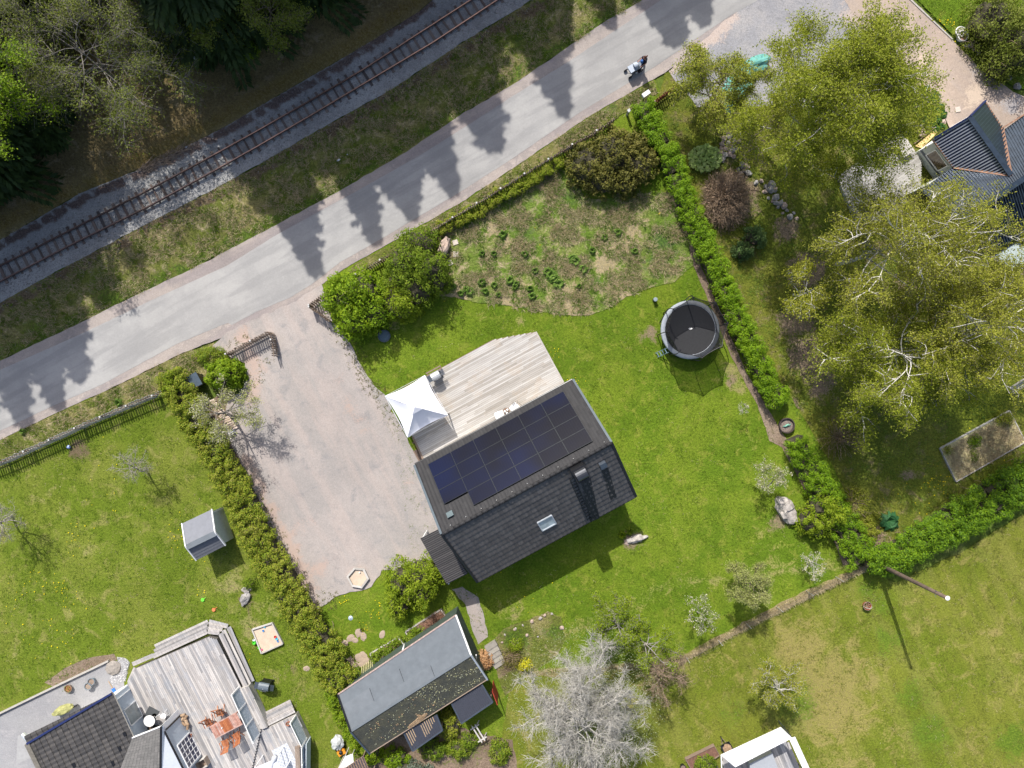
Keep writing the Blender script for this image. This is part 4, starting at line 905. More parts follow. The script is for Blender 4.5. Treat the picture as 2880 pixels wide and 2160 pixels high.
# felt laid in overlapping sheets
def felt(root, quad, rows, joints, mat, name):
    a, b, c, d = [np.array(q, float) for q in quad]; nr = pnormal(a, b, c); r0 = 0
    for i, (t0, t1) in enumerate(zip(rows[:-1], rows[1:])):
        js = [0.0] + joints[i] + [1.0]
        for u0, u1 in zip(js[:-1], js[1:]):
            P_ = lambda u, v: (a + (b - a) * u) * (1 - v) + (d + (c - d) * u) * v
            q = [P_(u0 + .0015, t0 - .003) + nr * (.012 + .004 * (len(rows) - i)), P_(u1 - .0015, t0 - .003) + nr * (.012 + .004 * (len(rows) - i)), P_(u1 - .0015, t1 + .012) + nr * (.006 + .004 * (len(rows) - i)), P_(u0 + .0015, t1 + .012) + nr * (.006 + .004 * (len(rows) - i))]
            if i == len(rows) - 2: q[2] = P_(u1 - .0015, t1) + nr * .01; q[3] = P_(u0 + .0015, t1) + nr * .01
            part(MB().slab(q, .006), name, mat, root)
M_feltp = pieces('felt_sheet', [(0.13, 0.148, 0.165), (0.14, 0.158, 0.175), (0.148, 0.165, 0.182)], .85, 2.0, var=.10, bump=.1)
part(MB().slab([o_NL, o_NR, o_RR, o_RL], .12), 'roof', M_dmetal, ob); part(MB().slab([o_SL, o_SR, o_RR, o_RL], .12), 'roof', M_dmetal, ob)
felt(ob, [o_NL, o_NR, o_RR, o_RL], [0, .32, .68, 1.0], [[], [.23, .48], [.70]], M_feltp, 'felt_sheet')
km = NT('mossy_felt'); nz = km.noise(1.4, 5, .7); nz2 = km.noise(9, 3, .7)
km.bump(nz2, .5, .03)
km.done(km.scale(km.mix(km.remap(nz, .4, .62), (.055, .058, .05), (.075, .075, .055)), km.remap(nz2, .3, .7, .75, 1.3, False)), .9, 0, .2)
felt(ob, [o_SL, o_SR, o_RR, o_RL], [0, .36, .72, 1.0], [[.3], [.62], []], km.m, 'felt_sheet')
# moss cushions and leaf litter lying on the back slope
def litter(name, n, ranges, cols, smin, smax, root=None):
    V = []; F = []; c0 = 0; a, b, c, d = o_SL, o_SR, o_RR, o_RL; nr = pnormal(a, b, c)
    for (u0, u1, v0, v1, wgt) in ranges:
        for _ in range(int(n * wgt)):
            u = RNG.uniform(u0, u1); v = RNG.uniform(v0, v1)
            if noise.noise(Vector((u * 9, v * 4, 3))) < -0.12: continue
            p = (a + (b - a) * u) * (1 - v) + (d + (c - d) * u) * v + nr * .04; s = RNG.uniform(smin, smax); r = RNG.uniform(0, PI)
            e1 = OU * math.cos(r) + OV * math.sin(r); e2 = np.cross(nr, e1)
            V += [p - e1 * s, p - e2 * s * .55, p + e1 * s, p + e2 * s * .55, p + nr * s * .5]; F += [(c0, c0 + 1, c0 + 4), (c0 + 1, c0 + 2, c0 + 4), (c0 + 2, c0 + 3, c0 + 4), (c0 + 3, c0, c0 + 4)]; c0 += 5
    o = np_obj(name, V, F, pieces(name + '_colour', cols, .95, 20)); adopt(o, root); return tag(o, kind='stuff')
litter('moss', 520, [(.05, .99, .05, .97, .75), (.5, .99, .1, .95, .6)], [(.16, .17, .13), (.26, .28, .22), (.36, .35, .20), (.12, .13, .06)], .02, .065, ob)
litter('leaf_litter', 520, [(.33, .50, .01, .16, 1.2), (.36, .46, .14, .25, .4), (.10, .6, .1, .8, .12)], [(.30, .21, .13), (.22, .15, .09), (.36, .27, .18)], .03, .08, ob)
ofp = [o_NL + OU * .25 + OV * .2, o_SL + OU * .25 - OV * .2, o_SR - OU * .25 - OV * .2, o_NR - OU * .25 + OV * .2]
ow = walls(ob, ofp, 0, 2.15, M_green_b); 
owr = part(MB().obox(W(1386, 1930, .9), W(1400, 1966, .9), .05, 1.8), 'wall', M_red, ob)
ridge_ob = part(MB().obox(o_RL + (0, 0, .02), o_RR + (0, 0, .02), .16, .03), 'ridge_strip', M_felt, ob)
part(MB().obox(o_NL + (0, 0, .02), o_NR + (0, 0, .02), .07, .12), 'eaves_board', plain('worn_pink_trim', (.40, .30, .27), .7, 0, .25), ob)
for A, B, mt in ((o_NR, o_RR, M_white), (o_RR, o_SR, plain('light_grey_trim', (.33, .37, .42), .6)), (o_NL, o_RL, M_dmetal), (o_RL, o_SL, M_flash)): part(MB().obox(A + (0, 0, .05), B + (0, 0, .05), .10, .16), 'verge_board', mt, ob)
part(MB().obox(o_SL + (0, 0, 0), o_SR + (0, 0, 0), .06, .1), 'eaves_board', M_wood_b, ob)
part(MB().tube([W(1131, 1833, 2.5), W(1135, 1820, 2.4), W(1137, 1812, 1.6)], .045, 6), 'downpipe', M_white, ob)
part(MB().tube([W(1339, 1842, 2.3), W(1340, 1850, 2.0), W(1338, 1865, .3)], .04, 6), 'downpipe', M_white, ob)
def canopy(label, q, z, zb, n, mat, leaf=False):
    a, b, c, d = [W(x, y, zz) for (x, y), zz in zip(q, (zb, zb, z, z))]; ctr = (a + b + c + d) / 4
    t = thing('canopy', label, 'canopy roof', (ctr[0], ctr[1], 0), group='corrugated canopies behind the outbuilding')
    part(MB().slab([a, b, c, d], .05), 'sheet', mat, t); bars(t, (a, b, c, d), n, .055, .035, mat, 'rib')
    for p, r in ((d, c), (a, d), (b, c)): part(MB().obox(p + (0, 0, .0), r + (0, 0, .0), .09, .12), 'trim', M_flash, t)
    for p in (c * .93 + d * .07, d * .93 + c * .07): part(MB().box((p[0], p[1], z / 2 - .03), (.09, .09, z - .06), OA), 'post', M_wood_b, t)
    return t, (a, b, c, d)
M_cor = plain('charcoal_sheet', (.075, .08, .10), .38, .3, .1)
canopy('dark corrugated canopy by the red wall of the outbuilding, nearest the lawn', ((1270, 1978), (1355, 1924), (1386, 1974), (1298, 2034)), 1.95, 2.1, 18, M_cor)
cn2, cq = canopy('dark corrugated canopy strewn with brown leaves in its grooves', ((1135, 2059), (1228, 2010), (1245, 2053), (1161, 2112)), 1.9, 2.1, 16, M_cor)
lf = MB(); a, b, c, d = cq; nr = pnormal(a, b, c)
for i, (t0, t1) in {1: (.1, .75), 2: (.05, .7), 3: (.02, .65), 4: (.0, .5), 8: (.1, .75), 9: (.05, .7), 10: (0, .72), 11: (0, .6), 12: (0, .55), 13: (0, .35), 14: (0, .3)}.items():
    u = (i + .0) / 16 + .0; p = a + (b - a) * u; q = d + (c - d) * u; lf.obox(p + (q - p) * t0 + nr * .03, p + (q - p) * t1 + nr * .03, .05, .03, nr)
tag(part(lf, 'leaf_litter', plain('brown_leaves', (.42, .31, .20), .95, 0, .3, 14), cn2), kind='stuff')

# the small playhouse / shed on the left lawn
s_ = dict(NL=W(513, 1472, 1.85), NR=W(597, 1432, 1.85), RL=W(523, 1537, 2.5), RR=W(606, 1497, 2.5), SL=W(553, 1575, 1.8), SR=W(635, 1533, 1.8))
sh = thing('garden_shed', 'small white shed with grey felt gable roof on the left lawn against the hedge', 'shed', tuple((s_['NL'] + s_['SR']) / 2 * (1, 1, 0)))
su = s_['RR'] - s_['RL']; su /= np.linalg.norm(su); sv = np.array([su[1], -su[0], 0])
part(MB().slab([s_['NL'], s_['NR'], s_['RR'], s_['RL']], .06), 'roof', plain('light_felt', (.19, .20, .225), .85, 0, .08, 3, bump=.2), sh)
rs = part(MB().slab([s_['SL'], s_['SR'], s_['RR'], s_['RL']], .06), 'roof', plain('dark_felt', (.15, .155, .17), .85, 0, .12, 3, bump=.2), sh)
for i in range(6):
    t0, t1 = i / 6, (i + 1) / 6; ns_ = pnormal(s_['SL'], s_['SR'], s_['RL']); q = [s_['SL'] + (s_['RL'] - s_['SL']) * t0 + ns_ * .02, s_['SR'] + (s_['RR'] - s_['SR']) * t0 + ns_ * .02, s_['SR'] + (s_['RR'] - s_['SR']) * t1 + ns_ * .006, s_['SL'] + (s_['RL'] - s_['SL']) * t1 + ns_ * .006]
    part(MB().slab(q, .008), 'felt_strip', pieces('felt_strip_grey', [(.13, .135, .15), (.16, .165, .18)], .9), sh)
part(MB().obox(s_['RL'] + sv * .06, s_['RR'] + sv * .06, .36, .02), 'ridge_strip', M_felt, sh)
for A, B in (('NL', 'RL'), ('RL', 'SL'), ('NR', 'RR'), ('RR', 'SR')): part(MB().obox(s_[A] + (0, 0, .03), s_[B] + (0, 0, .03), .07, .14), 'verge_board', M_white, sh)
sfp = [s_['NL'] + su * .12 + sv * .12, s_['SL'] + su * .12 - sv * .15, s_['SR'] - su * .12 - sv * .15, s_['NR'] - su * .12 + sv * .12]
walls(sh, sfp, 0, 1.75, plain('pale_green_white_siding', (.50, .54, .50), .6), {0: 2.4, 2: 2.4})

# ---------------------------------------------------------------- neighbour's house, bottom left
lh = thing('neighbour_house', 'pale neighbour house with dark ribbed roof and french window by the grey deck', 'house', tuple(W(250, 2100)))
E0, E1 = W(316, 1949, 3.0), W(374, 2073, 3.0); R0, R1 = W(78, 2090, 3.7), W(132, 2200, 3.7)
e_n = pnormal(E0, E1, R0)
part(MB().slab([E0, E1, R1, R0], .14), 'roof', M_dmetal, lh)
LU = (E1 - E0) / np.linalg.norm(E1 - E0); LV = R0 - E0; LVn = LV - LU * np.dot(LV, LU); LVn /= np.linalg.norm(LVn); 
Lw = np.linalg.norm(E1 - E0) * 1.45
M_tl2 = pieces('brown_black_tile', [(.045, .043, .042), (.06, .057, .055), (.075, .07, .066)], .5, 8, var=.2, spec=.4)
tile_roof(lh, E0 + LU * (Lw + .0) + e_n * .02, -LU, LVn, Lw, np.linalg.norm(R0 - E0), .31, .36, M_tl2, None, 296, lambda q: abs(q[0] + 25) + abs(q[1] + 24))
part(MB().obox(E0 + (0, 0, .04), R0 + (0, 0, .04), .12, .22), 'verge_board', plain('dark_blue_board', (.015, .025, .10), .5), lh)
part(MB().tube([E0 - (0, 0, .02), E1 - (0, 0, .02)], .07, 8), 'gutter', M_wood_w, lh)
part(MB().obox(R0 + (0, 0, .06), R1 + (0, 0, .06), .3, .12), 'ridge_cap', plain('mossy_ridge', (.14, .13, .11), .9, 0, .3, 8), lh)
inw = LVn * (1, 1, 0); inw /= np.linalg.norm(inw)
A0 = (E0 + LU * .35 + inw * .45) * (1, 1, 0); A1 = (E1 + LU * 3 + inw * .45) * (1, 1, 0); B0 = (R0 + LU * .35 - inw * .4) * (1, 1, 0)
def quad_wall(root, P, name, mat, th=.03):
    return part(MB().slab_any(P, th), name, mat, root)
def slab_any(s, q, th):
    q = [np.array(p, float) for p in q]; n = len(q); nr = np.cross(q[1] - q[0], q[2] - q[0]); nr /= np.linalg.norm(nr)
    return s.add(q + [p - nr * th for p in q], [tuple(range(n)), tuple(range(n, 2 * n))[::-1]] + [((i + 1) % n, i, n + i, n + (i + 1) % n) for i in range(n)])
MB.slab_any = slab_any
zw = 2.85
quad_wall(lh, [A0 + (0, 0, 0), A1, A1 + (0, 0, zw), A0 + (0, 0, zw)], 'wall', M_wall_b)
quad_wall(lh, [B0, A0, A0 + (0, 0, zw), B0 + (0, 0, 3.5)], 'wall', M_wall_w)
quad_wall(lh, [B0 + LU * 4, B0, B0 + (0, 0, 3.5), B0 + LU * 4 + (0, 0, 3.5)], 'wall', M_wall_w)
# window in the eaves wall
def window(root, base, u, n, z0, w, h, mull=(1, 1), mat=M_white, glass=M_glass, shade=None):
    """base: point at window centre, u along wall, n outward"""
    fr = MB(); c = np.array(base); t = .07
    for a, b in (((-w / 2, z0), (w / 2, z0)), ((-w / 2, z0 + h), (w / 2, z0 + h)), ((-w / 2, z0), (-w / 2, z0 + h)), ((w / 2, z0), (w / 2, z0 + h))):
        fr.obox(c + u * a[0] + (0, 0, a[1]) + n * .06, c + u * b[0] + (0, 0, b[1]) + n * .06, t, t, n)
    f = part(fr, 'window', mat, root)
    sub(MB().slab_any([c + u * s + (0, 0, z) + n * .05 for s, z in ((-w / 2, z0), (w / 2, z0), (w / 2, z0 + h), (-w / 2, z0 + h))], .01), 'pane', glass, f, root)
    for i in range(1, mull[0]): sub(MB().obox(c + u * (w * i / mull[0] - w / 2) + (0, 0, z0) + n * .07, c + u * (w * i / mull[0] - w / 2) + (0, 0, z0 + h) + n * .07, .035, .035, n), 'mullion', mat, f, root)
    for i in range(1, mull[1]): sub(MB().obox(c - u * w / 2 + (0, 0, z0 + h * i / mull[1]) + n * .07, c + u * w / 2 + (0, 0, z0 + h * i / mull[1]) + n * .07, .035, .035, n), 'mullion', mat, f, root)
    return f
nout = -inw
window(lh, A0 + LU * 1.75, LU, nout, .75, 1.15, 1.45, (1, 1), glass=plain('curtained_glass', (.30, .33, .33), .1, 0, .3, 2, .8))
for q in (.3, 3.4): part(MB().box(tuple((A0 + LU * q + nout * .03)[:2]) + (1.8,), (.05, .12, 2.0), math.atan2(LU[1], LU[0])), 'wall_trim', M_white, lh)
# lower wing with grey tiles, slope painted bright for sun glare and french window
wA, wD = E1 + (0, 0, .06), on_plane(332, 2182, E0, e_n) + (0, 0, .08)
wB, wC = W(454, 2042, 3.15), W(452, 2185, float(wD[2]) + .1)
part(MB().slab([q - (0, 0, .12) for q in (wA, wB, wC)], .05), 'roof', M_dmetal, lh); part(MB().slab([q - (0, 0, .12) for q in (wA, wC, wD)], .05), 'roof', M_dmetal, lh)
wn_ = pnormal(wA, wB, wC)
M_tl3 = pieces('light_grey_tile', [(.12, .118, .115), (.14, .138, .133), (.155, .15, .146)], .6, 8, var=.12)
tl = MB()
for j in range(16):
    for i in range(11):
        P_ = lambda u, v: (wA + (wB - wA) * u) * (1 - v) + (wD + (wC - wD) * u) * v
        q = [P_(i / 11 + .002, j / 16 + .002) + wn_ * .01, P_((i + 1) / 11 - .002, j / 16 + .002) + wn_ * .01, P_((i + 1) / 11 - .002, (j + 1) / 16) + wn_ * .028, P_(i / 11 + .002, (j + 1) / 16) + wn_ * .028]
        tl.slab(q, .008)
tag(part(tl, 'roof_tiles', M_tl3, lh), kind='stuff')
part(MB().obox(wB + (0, 0, .02), wC + (0, 0, .02), .12, .12), 'verge_board', M_dmetal, lh)
part(MB().obox(wA, wB, .06, .14), 'eaves_board', M_white, lh)
v0, v1 = W(463, 2056, 3.0), W(524, 2178, 3.0)      # eave of the glare-painted slope
part(MB().slab([wB + (.06, 0, .0), v0, v1, wC + (.06, 0, 0)], .06), 'roof', plain('sun_glare_roof', (.52, .56, .62), .4, .2, .05), lh)  # light colour paints the sun glare on this slope
part(MB().obox(v0 + (0, 0, .02), v1 + (0, 0, .02), .09, .1), 'eaves_board', M_dmetal, lh)
gu_ = (v1 - v0) / np.linalg.norm(v1 - v0); gn = np.array([-gu_[1], gu_[0], 0]); gn = gn if gn[0] > 0 else -gn
g0 = v0 * (1, 1, 0) - gn * .05; g1 = v1 * (1, 1, 0) - gn * .05
quad_wall(lh, [g0, g1, g1 + (0, 0, 2.92), g0 + (0, 0, 2.92)], 'wall', M_wall_b)
part(MB().obox(g0 + (0, 0, .75) + gn * .03, g0 + (0, 0, 2.95) + gn * .03, .1, .1), 'wall_trim', M_dmetal, lh)
window(lh, g0 + gu_ * 2.2, gu_, gn, .8, 1.7, 1.75, (5, 4), glass=plain('blue_glass', (.02, .03, .09), .06, 0, .2, 2, .9))
quad_wall(lh, [W(454, 2040, 3.0) * (1, 1, 0), g0, g0 + (0, 0, 2.9), W(454, 2040, 3.0) * (1, 1, 0) + (0, 0, 3.1)], 'wall', M_white)
# chimney-like vents on the tiled roof
for x, y in ((352, 2063), (338, 2104), (319, 2145), (210, 2150)): p = on_plane(x, y, E0, e_n); part(MB().obox(p + e_n * .05 - LU * .15, p + e_n * .05 + LU * .15, .18, .09, e_n), 'snow_guard', M_dmetal, lh)
# left lean-to with silver duct
part(MB().slab([W(50, 2070, 1.4), W(98, 2060, 1.4), W(100, 2125, 1.4), W(45, 2150, 1.4)], .1), 'lean_to_roof', plain('striped_sheet', (.33, .33, .33), .6, 0, .1), lh)
part(MB().tube([W(66, 2066, 2.2), W(90, 2090, 2.6)], .17, 10), 'duct', plain('silver_duct', (.65, .68, .70), .3, .6), lh)

# the neighbour's grey deck with its steps
DA = math.atan2(-(1936 - 1796), (675 - 610)); DAm = math.atan2(-0.89, 0.45)
M_deck2 = pieces('silver_grey_board', [(.23, .23, .24), (.33, .315, .305), (.41, .385, .37), (.46, .44, .42), (.31, .31, .325)], .85, 6, var=.22, gdir=DAm, stain=(.26, .28, .31), stain_w=.55)
zl = .75
ld_poly = [W(x, y, zl) for x, y in ((378, 1882), (586, 1792), (608, 1798), (706, 1995), (735, 2045), (700, 2200), (420, 2200), (455, 2040), (420, 2040), (352, 1935))]
dl = thing('neighbour_deck', 'large silver grey wooden deck with wrap around steps in the lower left', 'deck', tuple(W(560, 2000)))
board_deck(dl, ld_poly, DAm, .125, zl, .03, M_deck2, cap=285, lmin=1.5, lmax=4.0)
part(MB().prism([tuple(p[:2]) for p in ld_poly], .1, zl - .06), 'joists', plain('deck_shadow_wood', (.12, .11, .10), .9), dl)
def steps(lines, zs, w, mat=M_deck2):
    for ln_, z in zip(lines, zs):
        for a, b in zip(ln_[:-1], ln_[1:]):
            A, B = W(*a, z), W(*b, z); t = (B - A) / np.linalg.norm(B - A)
            for k_ in (0, 1): s = np.array([-t[1], t[0], 0]) * (w / 2 * k_ * 1.0); part(MB().obox(A + s, B + s, w / 2 - .01, .04), 'step_board', mat, dl)
steps([[(432, 1849), (584, 1779), (617, 1783), (688, 1932)], [(436, 1836), (586, 1766), (625, 1774), (697, 1926)], [(438, 1822), (587, 1752), (640, 1765), (707, 1918)]], (.62, .42, .2), .34)
steps([[(374, 1871), (432, 1846)]], (.55,), .3)
steps([[(366, 1920), (384, 1880)]], (.62,), .3)
# raised side walk and lower platform to the right
dl2 = thing('deck_extension', 'lower grey wooden platform with broad steps beside the barbecue', 'deck', tuple(W(790, 2080)))
pl2 = [W(x, y, .6) for x, y in ((752, 2048), (832, 2010), (868, 2085), (866, 2200), (700, 2200), (735, 2045))]
board_deck(dl2, pl2, DAm, .13, .6, .03, M_deck2, cap=120, lmin=1.5, lmax=4.0)
part(MB().prism([tuple(p[:2]) for p in pl2], .05, .54), 'joists', M_wood_w, dl2)
part(MB().obox(W(867, 2082, .9), W(866, 2200, .9), .06, 1.0), 'side_screen', M_wall_b, dl2)
for i in range(4):
    t = i / 4; a = W(743 + 10 * t, 2007 + 36 * t, .15 + .12 * i); b = W(817 + 13 * t, 1970 + 34 * t, .15 + .12 * i)
    t_ = (b - a) / np.linalg.norm(b - a); s = np.array([t_[1], -t_[0], 0])
    for k_ in (0, 1): part(MB().obox(a + s * .15 * k_, b + s * .15 * k_, .135, .04), 'step_board', M_deck2, dl2)
dl3 = thing('deck_walkway', 'narrow raised plank walkway running down beside the white screens', 'deck', tuple(W(720, 1980)))
pw = [W(x, y, .8) for x, y in ((674, 1938), (698, 1930), (752, 2046), (735, 2052))]
board_deck(dl3, pw, DAm, .13, .8, .03, M_deck2, cap=60)
part(MB().prism([tuple(p[:2]) for p in pw], .05, .75), 'joists', M_wood_w, dl3)

# ---------------------------------------------------------------- neighbour's house, right
rh = thing('neighbour_house', 'house with dark blue ribbed metal roofs and rust streaked valleys behind the birches', 'house', tuple(W(2800, 600) * (1, 1, 0)))
kk = NT('blue_black_sheet'); kk.done(kk.scale((.028, .042, .062), kk.remap(kk.noise(3, 4), .3, .7, .7, 1.3, False)), .33, .2, .5); M_bsheet = kk.m
M_bsheet_hi = plain('navy_gloss_sheet', (.022, .032, .085), .22, .2, .15, spec=.8)
gA, gB = W(2726, 329, 4.6), W(2842, 493, 4.6); gC, gD = W(2623, 391, 2.9), W(2682, 470, 2.9); gE, gF = W(2769, 285, 2.9), W(2818, 361, 2.9)
part(MB().slab([gC, gD, gB, gA], .08), 'roof', M_bsheet_hi, rh); part(MB().slab([gE, gF, gB, gA], .08), 'roof', M_bsheet, rh)
def ribs(q, n, w, h, mat, flip=False):
    """ribs down a roof slope that narrows into a valley: from ridge a->b to eave d->c"""
    a, b, c, d = q; nr = pnormal(a, b, d)
    for i in range(n):
        t = (i + .5) / n; p = a + (b - a) * t; run = d - a
        # ray from ridge point down the fall line until it meets the valley b->c or the eave d->c
        k_ = 1.0; tc = np.linalg.norm(c - d) / np.linalg.norm(b - a)
        if t > tc: k_ = 1 - (t - tc) / (1 - tc)
        if k_ > .03: part(MB().obox(p + nr * .02, p + run * k_ + nr * .02, w, h, nr), 'roof_rib', mat, rh)
ribs((gA, gB, gD, gC), 24, .07, .05, plain('rib_highlight', (.42, .45, .54), .3, .4, .1, spec=.8)); ribs((gA, gB, gF, gE), 22, .06, .045, M_bsheet)  # pale ribs paint the highlights of this slope; the other slope stays dark
part(MB().obox(gA + (0, 0, .05), gB + (0, 0, .05), .34, .04), 'ridge_cap', M_bsheet, rh)
m0, m1, m2, m3 = W(2590, 535, 2.8), W(2900, 310, 2.8), W(2960, 448, 5.0), W(2700, 622, 5.0)
nmain = pnormal(m0, m1, m2)
def clip_main(x0, x1):
    return [m0 + (m1 - m0) * x0, m0 + (m1 - m0) * x1, m3 + (m2 - m3) * x1, m3 + (m2 - m3) * x0]
part(MB().slab([m0 - (0, 0, .04), m1 - (0, 0, .04), m2 - (0, 0, .04), m3 - (0, 0, .04)], .08), 'roof', M_bsheet, rh)
a, b, c, d = m0, m1, m2, m3
for i in range(46):
    t = (i + .5) / 46; p = a + (b - a) * t; q = d + (c - d) * t
    part(MB().obox(p + nmain * .0, q + nmain * .0, .07, .05, nmain), 'roof_rib', M_bsheet, rh)
s0, s1 = W(2740, 735, 2.8), W(3000, 590, 2.8)
part(MB().slab([m3, m2, s1, s0], .08), 'roof', plain('dark_navy_sheet', (.02, .03, .055), .4, .2, .15), rh)
nsr = pnormal(m3, m2, s1)
for i in range(40):
    t = (i + .5) / 40; p = m3 + (m2 - m3) * t; q = s0 + (s1 - s0) * t; part(MB().obox(p + nsr * .02, q + nsr * .02, .06, .04, nsr), 'roof_rib', M_bsheet, rh)
part(MB().obox(m3 + (0, 0, .06), m2 + (0, 0, .06), .34, .06), 'ridge_cap', M_bsheet, rh)
M_valley = plain('rusty_valley', (.26, .15, .10), .7, .2, .4, 3)
for A, B in ((gD, gB), (gF, gB)): part(MB().obox(A + (0, 0, .04), B + (0, 0, .04), .22, .03), 'valley', M_valley, rh)
part(MB().obox(gC + (0, 0, -.02), gD + (0, 0, -.02), .10, .1), 'gutter', M_valley, rh)
part(MB().obox(gE + (0, 0, .0), gF + (0, 0, .0), .09, .1), 'gutter', M_valley, rh)
part(MB().obox(gF, m1, .09, .1), 'gutter', M_valley, rh)
for A in (gC, gE): part(MB().obox(A + (0, 0, .03), gA + (0, 0, .03), .10, .2), 'verge_board', plain('navy_board', (.012, .02, .09), .5), rh)
rU = (gD - gC) / np.linalg.norm(gD - gC); rW = (gE - gC) * (1, 1, 0); rW /= np.linalg.norm(rW)
w0 = (gC + rU * .3 + rW * .45) * (1, 1, 0); w1 = (gD + rU * .2 + rW * .45) * (1, 1, 0); w2 = (gE - rW * .45 + rU * .3) * (1, 1, 0)
M_wallg = plain('pale_grey_green_wall', (.50, .53, .50), .7, 0, .05)
quad_wall(rh, [w1, w0, w0 + (0, 0, 2.85), w1 + (0, 0, 2.85)], 'wall', M_wallg)
quad_wall(rh, [w0, w2, w2 + (0, 0, 2.85), (gA + rU * .3) * (1, 1, 0) + (0, 0, 4.5), w0 + (0, 0, 2.85)], 'wall', M_wall_w)
window(rh, w0 + rU * 1.15, rU, -rW, .9, 1.35, 1.1, (1, 1), glass=plain('dark_window_reflection', (.10, .075, .05), .06, 0, .5, 3, .9))
part(MB().obox(w0 - rW * .06 + (0, 0, 2.35), w1 - rW * .06 + (0, 0, 2.35), .03, .16), 'wall_trim', M_flash, rh)
part(MB().obox(w0 - rW * .06 + (0, 0, .75), w1 - rW * .06 + (0, 0, .75), .03, .16), 'wall_trim', M_flash, rh)
mw0 = (m0 * .97 + m1 * .03 + rW * .3) * (1, 1, 0); quad_wall(rh, [mw0, w1, w1 + (0, 0, 2.7), mw0 + (0, 0, 2.7)], 'wall', M_wallg)
bk = (s0 * .95 + s1 * .05) * (1, 1, 0); quad_wall(rh, [bk, bk + (6, 3.2, 0), bk + (6, 3.2, 2.7), bk + (0, 0, 2.7)], 'wall', M_wallg)
def porch(label, q, z):
    P = [W(x, y, z) for x, y in q]; c = sum(P) / len(P); t = thing('glass_canopy', label, 'canopy roof', (c[0], c[1], 0), group='grey green canopies of the right house')
    part(MB().slab(P, .04), 'sheet', plain('grey_green_sheet', (.36, .42, .41), .3, 0, .08, 2), t)
    for i in range(len(P)): part(MB().obox(P[i], P[(i + 1) % len(P)], .06, .07), 'trim', M_flash, t)
    for p in P[1:3]: part(MB().box((p[0] * .99, p[1] * .98, z / 2), (.06, .06, z - .05)), 'post', M_wood_b, t)
porch('grey green canopy roof under the birch branches, left of the two', ((2640, 620), (2714, 656), (2762, 737), (2690, 750)), 2.5)
porch('grey green canopy roof at the right picture edge beside dark soil', ((2792, 722), (2855, 683), (2960, 720), (2850, 758)), 2.4)
# its deck
M_deck3 = pieces('pale_grey_planks', [(.27, .26, .24), (.35, .34, .32), (.42, .41, .39)], .85, 6, var=.2)
rd = thing('neighbour_deck', 'pale grey plank deck of the right house half hidden under the birch', 'deck', tuple(W(2480, 520)))
rp = [W(x, y, .35) for x, y in ((2355, 498), (2430, 445), (2535, 372), (2592, 452), (2590, 530), (2520, 600), (2420, 650))]
board_deck(rd, rp, math.atan2(53, 75), .14, .35, .03, M_deck3, cap=280)
part(MB().prism([tuple(p[:2]) for p in rp], .05, .29), 'joists', M_wood_w, rd)

# ---------------------------------------------------------------- white framed building at the bottom edge
bb = thing('white_framed_porch', 'white roofed porch building cut off by the bottom picture edge', 'building', tuple(W(2150, 2150)))
z1 = 2.4
p = {k_: W(x, y, z1) for k_, (x, y) in dict(a=(2028, 2124), b=(2197, 2046), c=(2228, 2076), d=(2068, 2158), e=(2285, 2200), f=(2262, 2196), g=(2222, 2082), h=(2040, 2200), i=(2080, 2195)).items()}
part(MB().slab([p['a'], p['b'], p['c'], p['d']], .08), 'roof', M_white, bb)
part(MB().obox(p['c'], p['e'], .42, .08), 'roof', M_white, bb); part(MB().obox(p['a'], p['h'] - (.2, .3, 0), .06, .08), 'roof_edge', M_white, bb)
for i in range(5): q = p['a'] + (p['b'] - p['a']) * (i + .5) / 5; r_ = p['d'] + (p['c'] - p['d']) * (i + .5) / 5; part(MB().obox(q + (0, 0, .02), r_ + (0, 0, .02), .03, .03), 'seam', M_white, bb)
flr = thing('porch_deck', 'grey plank floor inside the white framed porch at the bottom edge', 'deck', tuple(W(2180, 2140)))
fp_ = [W(x, y, .3) for x, y in ((2030, 2130), (2200, 2050), (2270, 2210), (2040, 2230))]
board_deck(flr, fp_, math.radians(-68), .14, .3, .03, M_deck2, cap=90)
part(MB().slab([W(2108, 2148, 1.3), W(2172, 2118, 1.3), W(2190, 2165, 1.3), W(2115, 2200, 1.3)], .4), 'spa_cover', plain('grey_cover', (.33, .35, .38), .6, 0, .05), bb)
for k_ in 'dceh': q = p[k_]; part(MB().box((q[0], q[1], z1 / 2), (.05, .05, z1 - .1)), 'post', M_flash, bb)
# ================================================================ THINGS STANDING IN THE GARDENS
ORD = 'first second third fourth fifth sixth seventh eighth ninth tenth eleventh twelfth thirteenth fourteenth fifteenth sixteenth seventeenth eighteenth'.split()
def TH(name, label, cat, px, py, z=0.0, rz=0.0, group=None):
    p = W(px, py, z); return thing(name, label, cat, (p[0], p[1], z), rz, group)

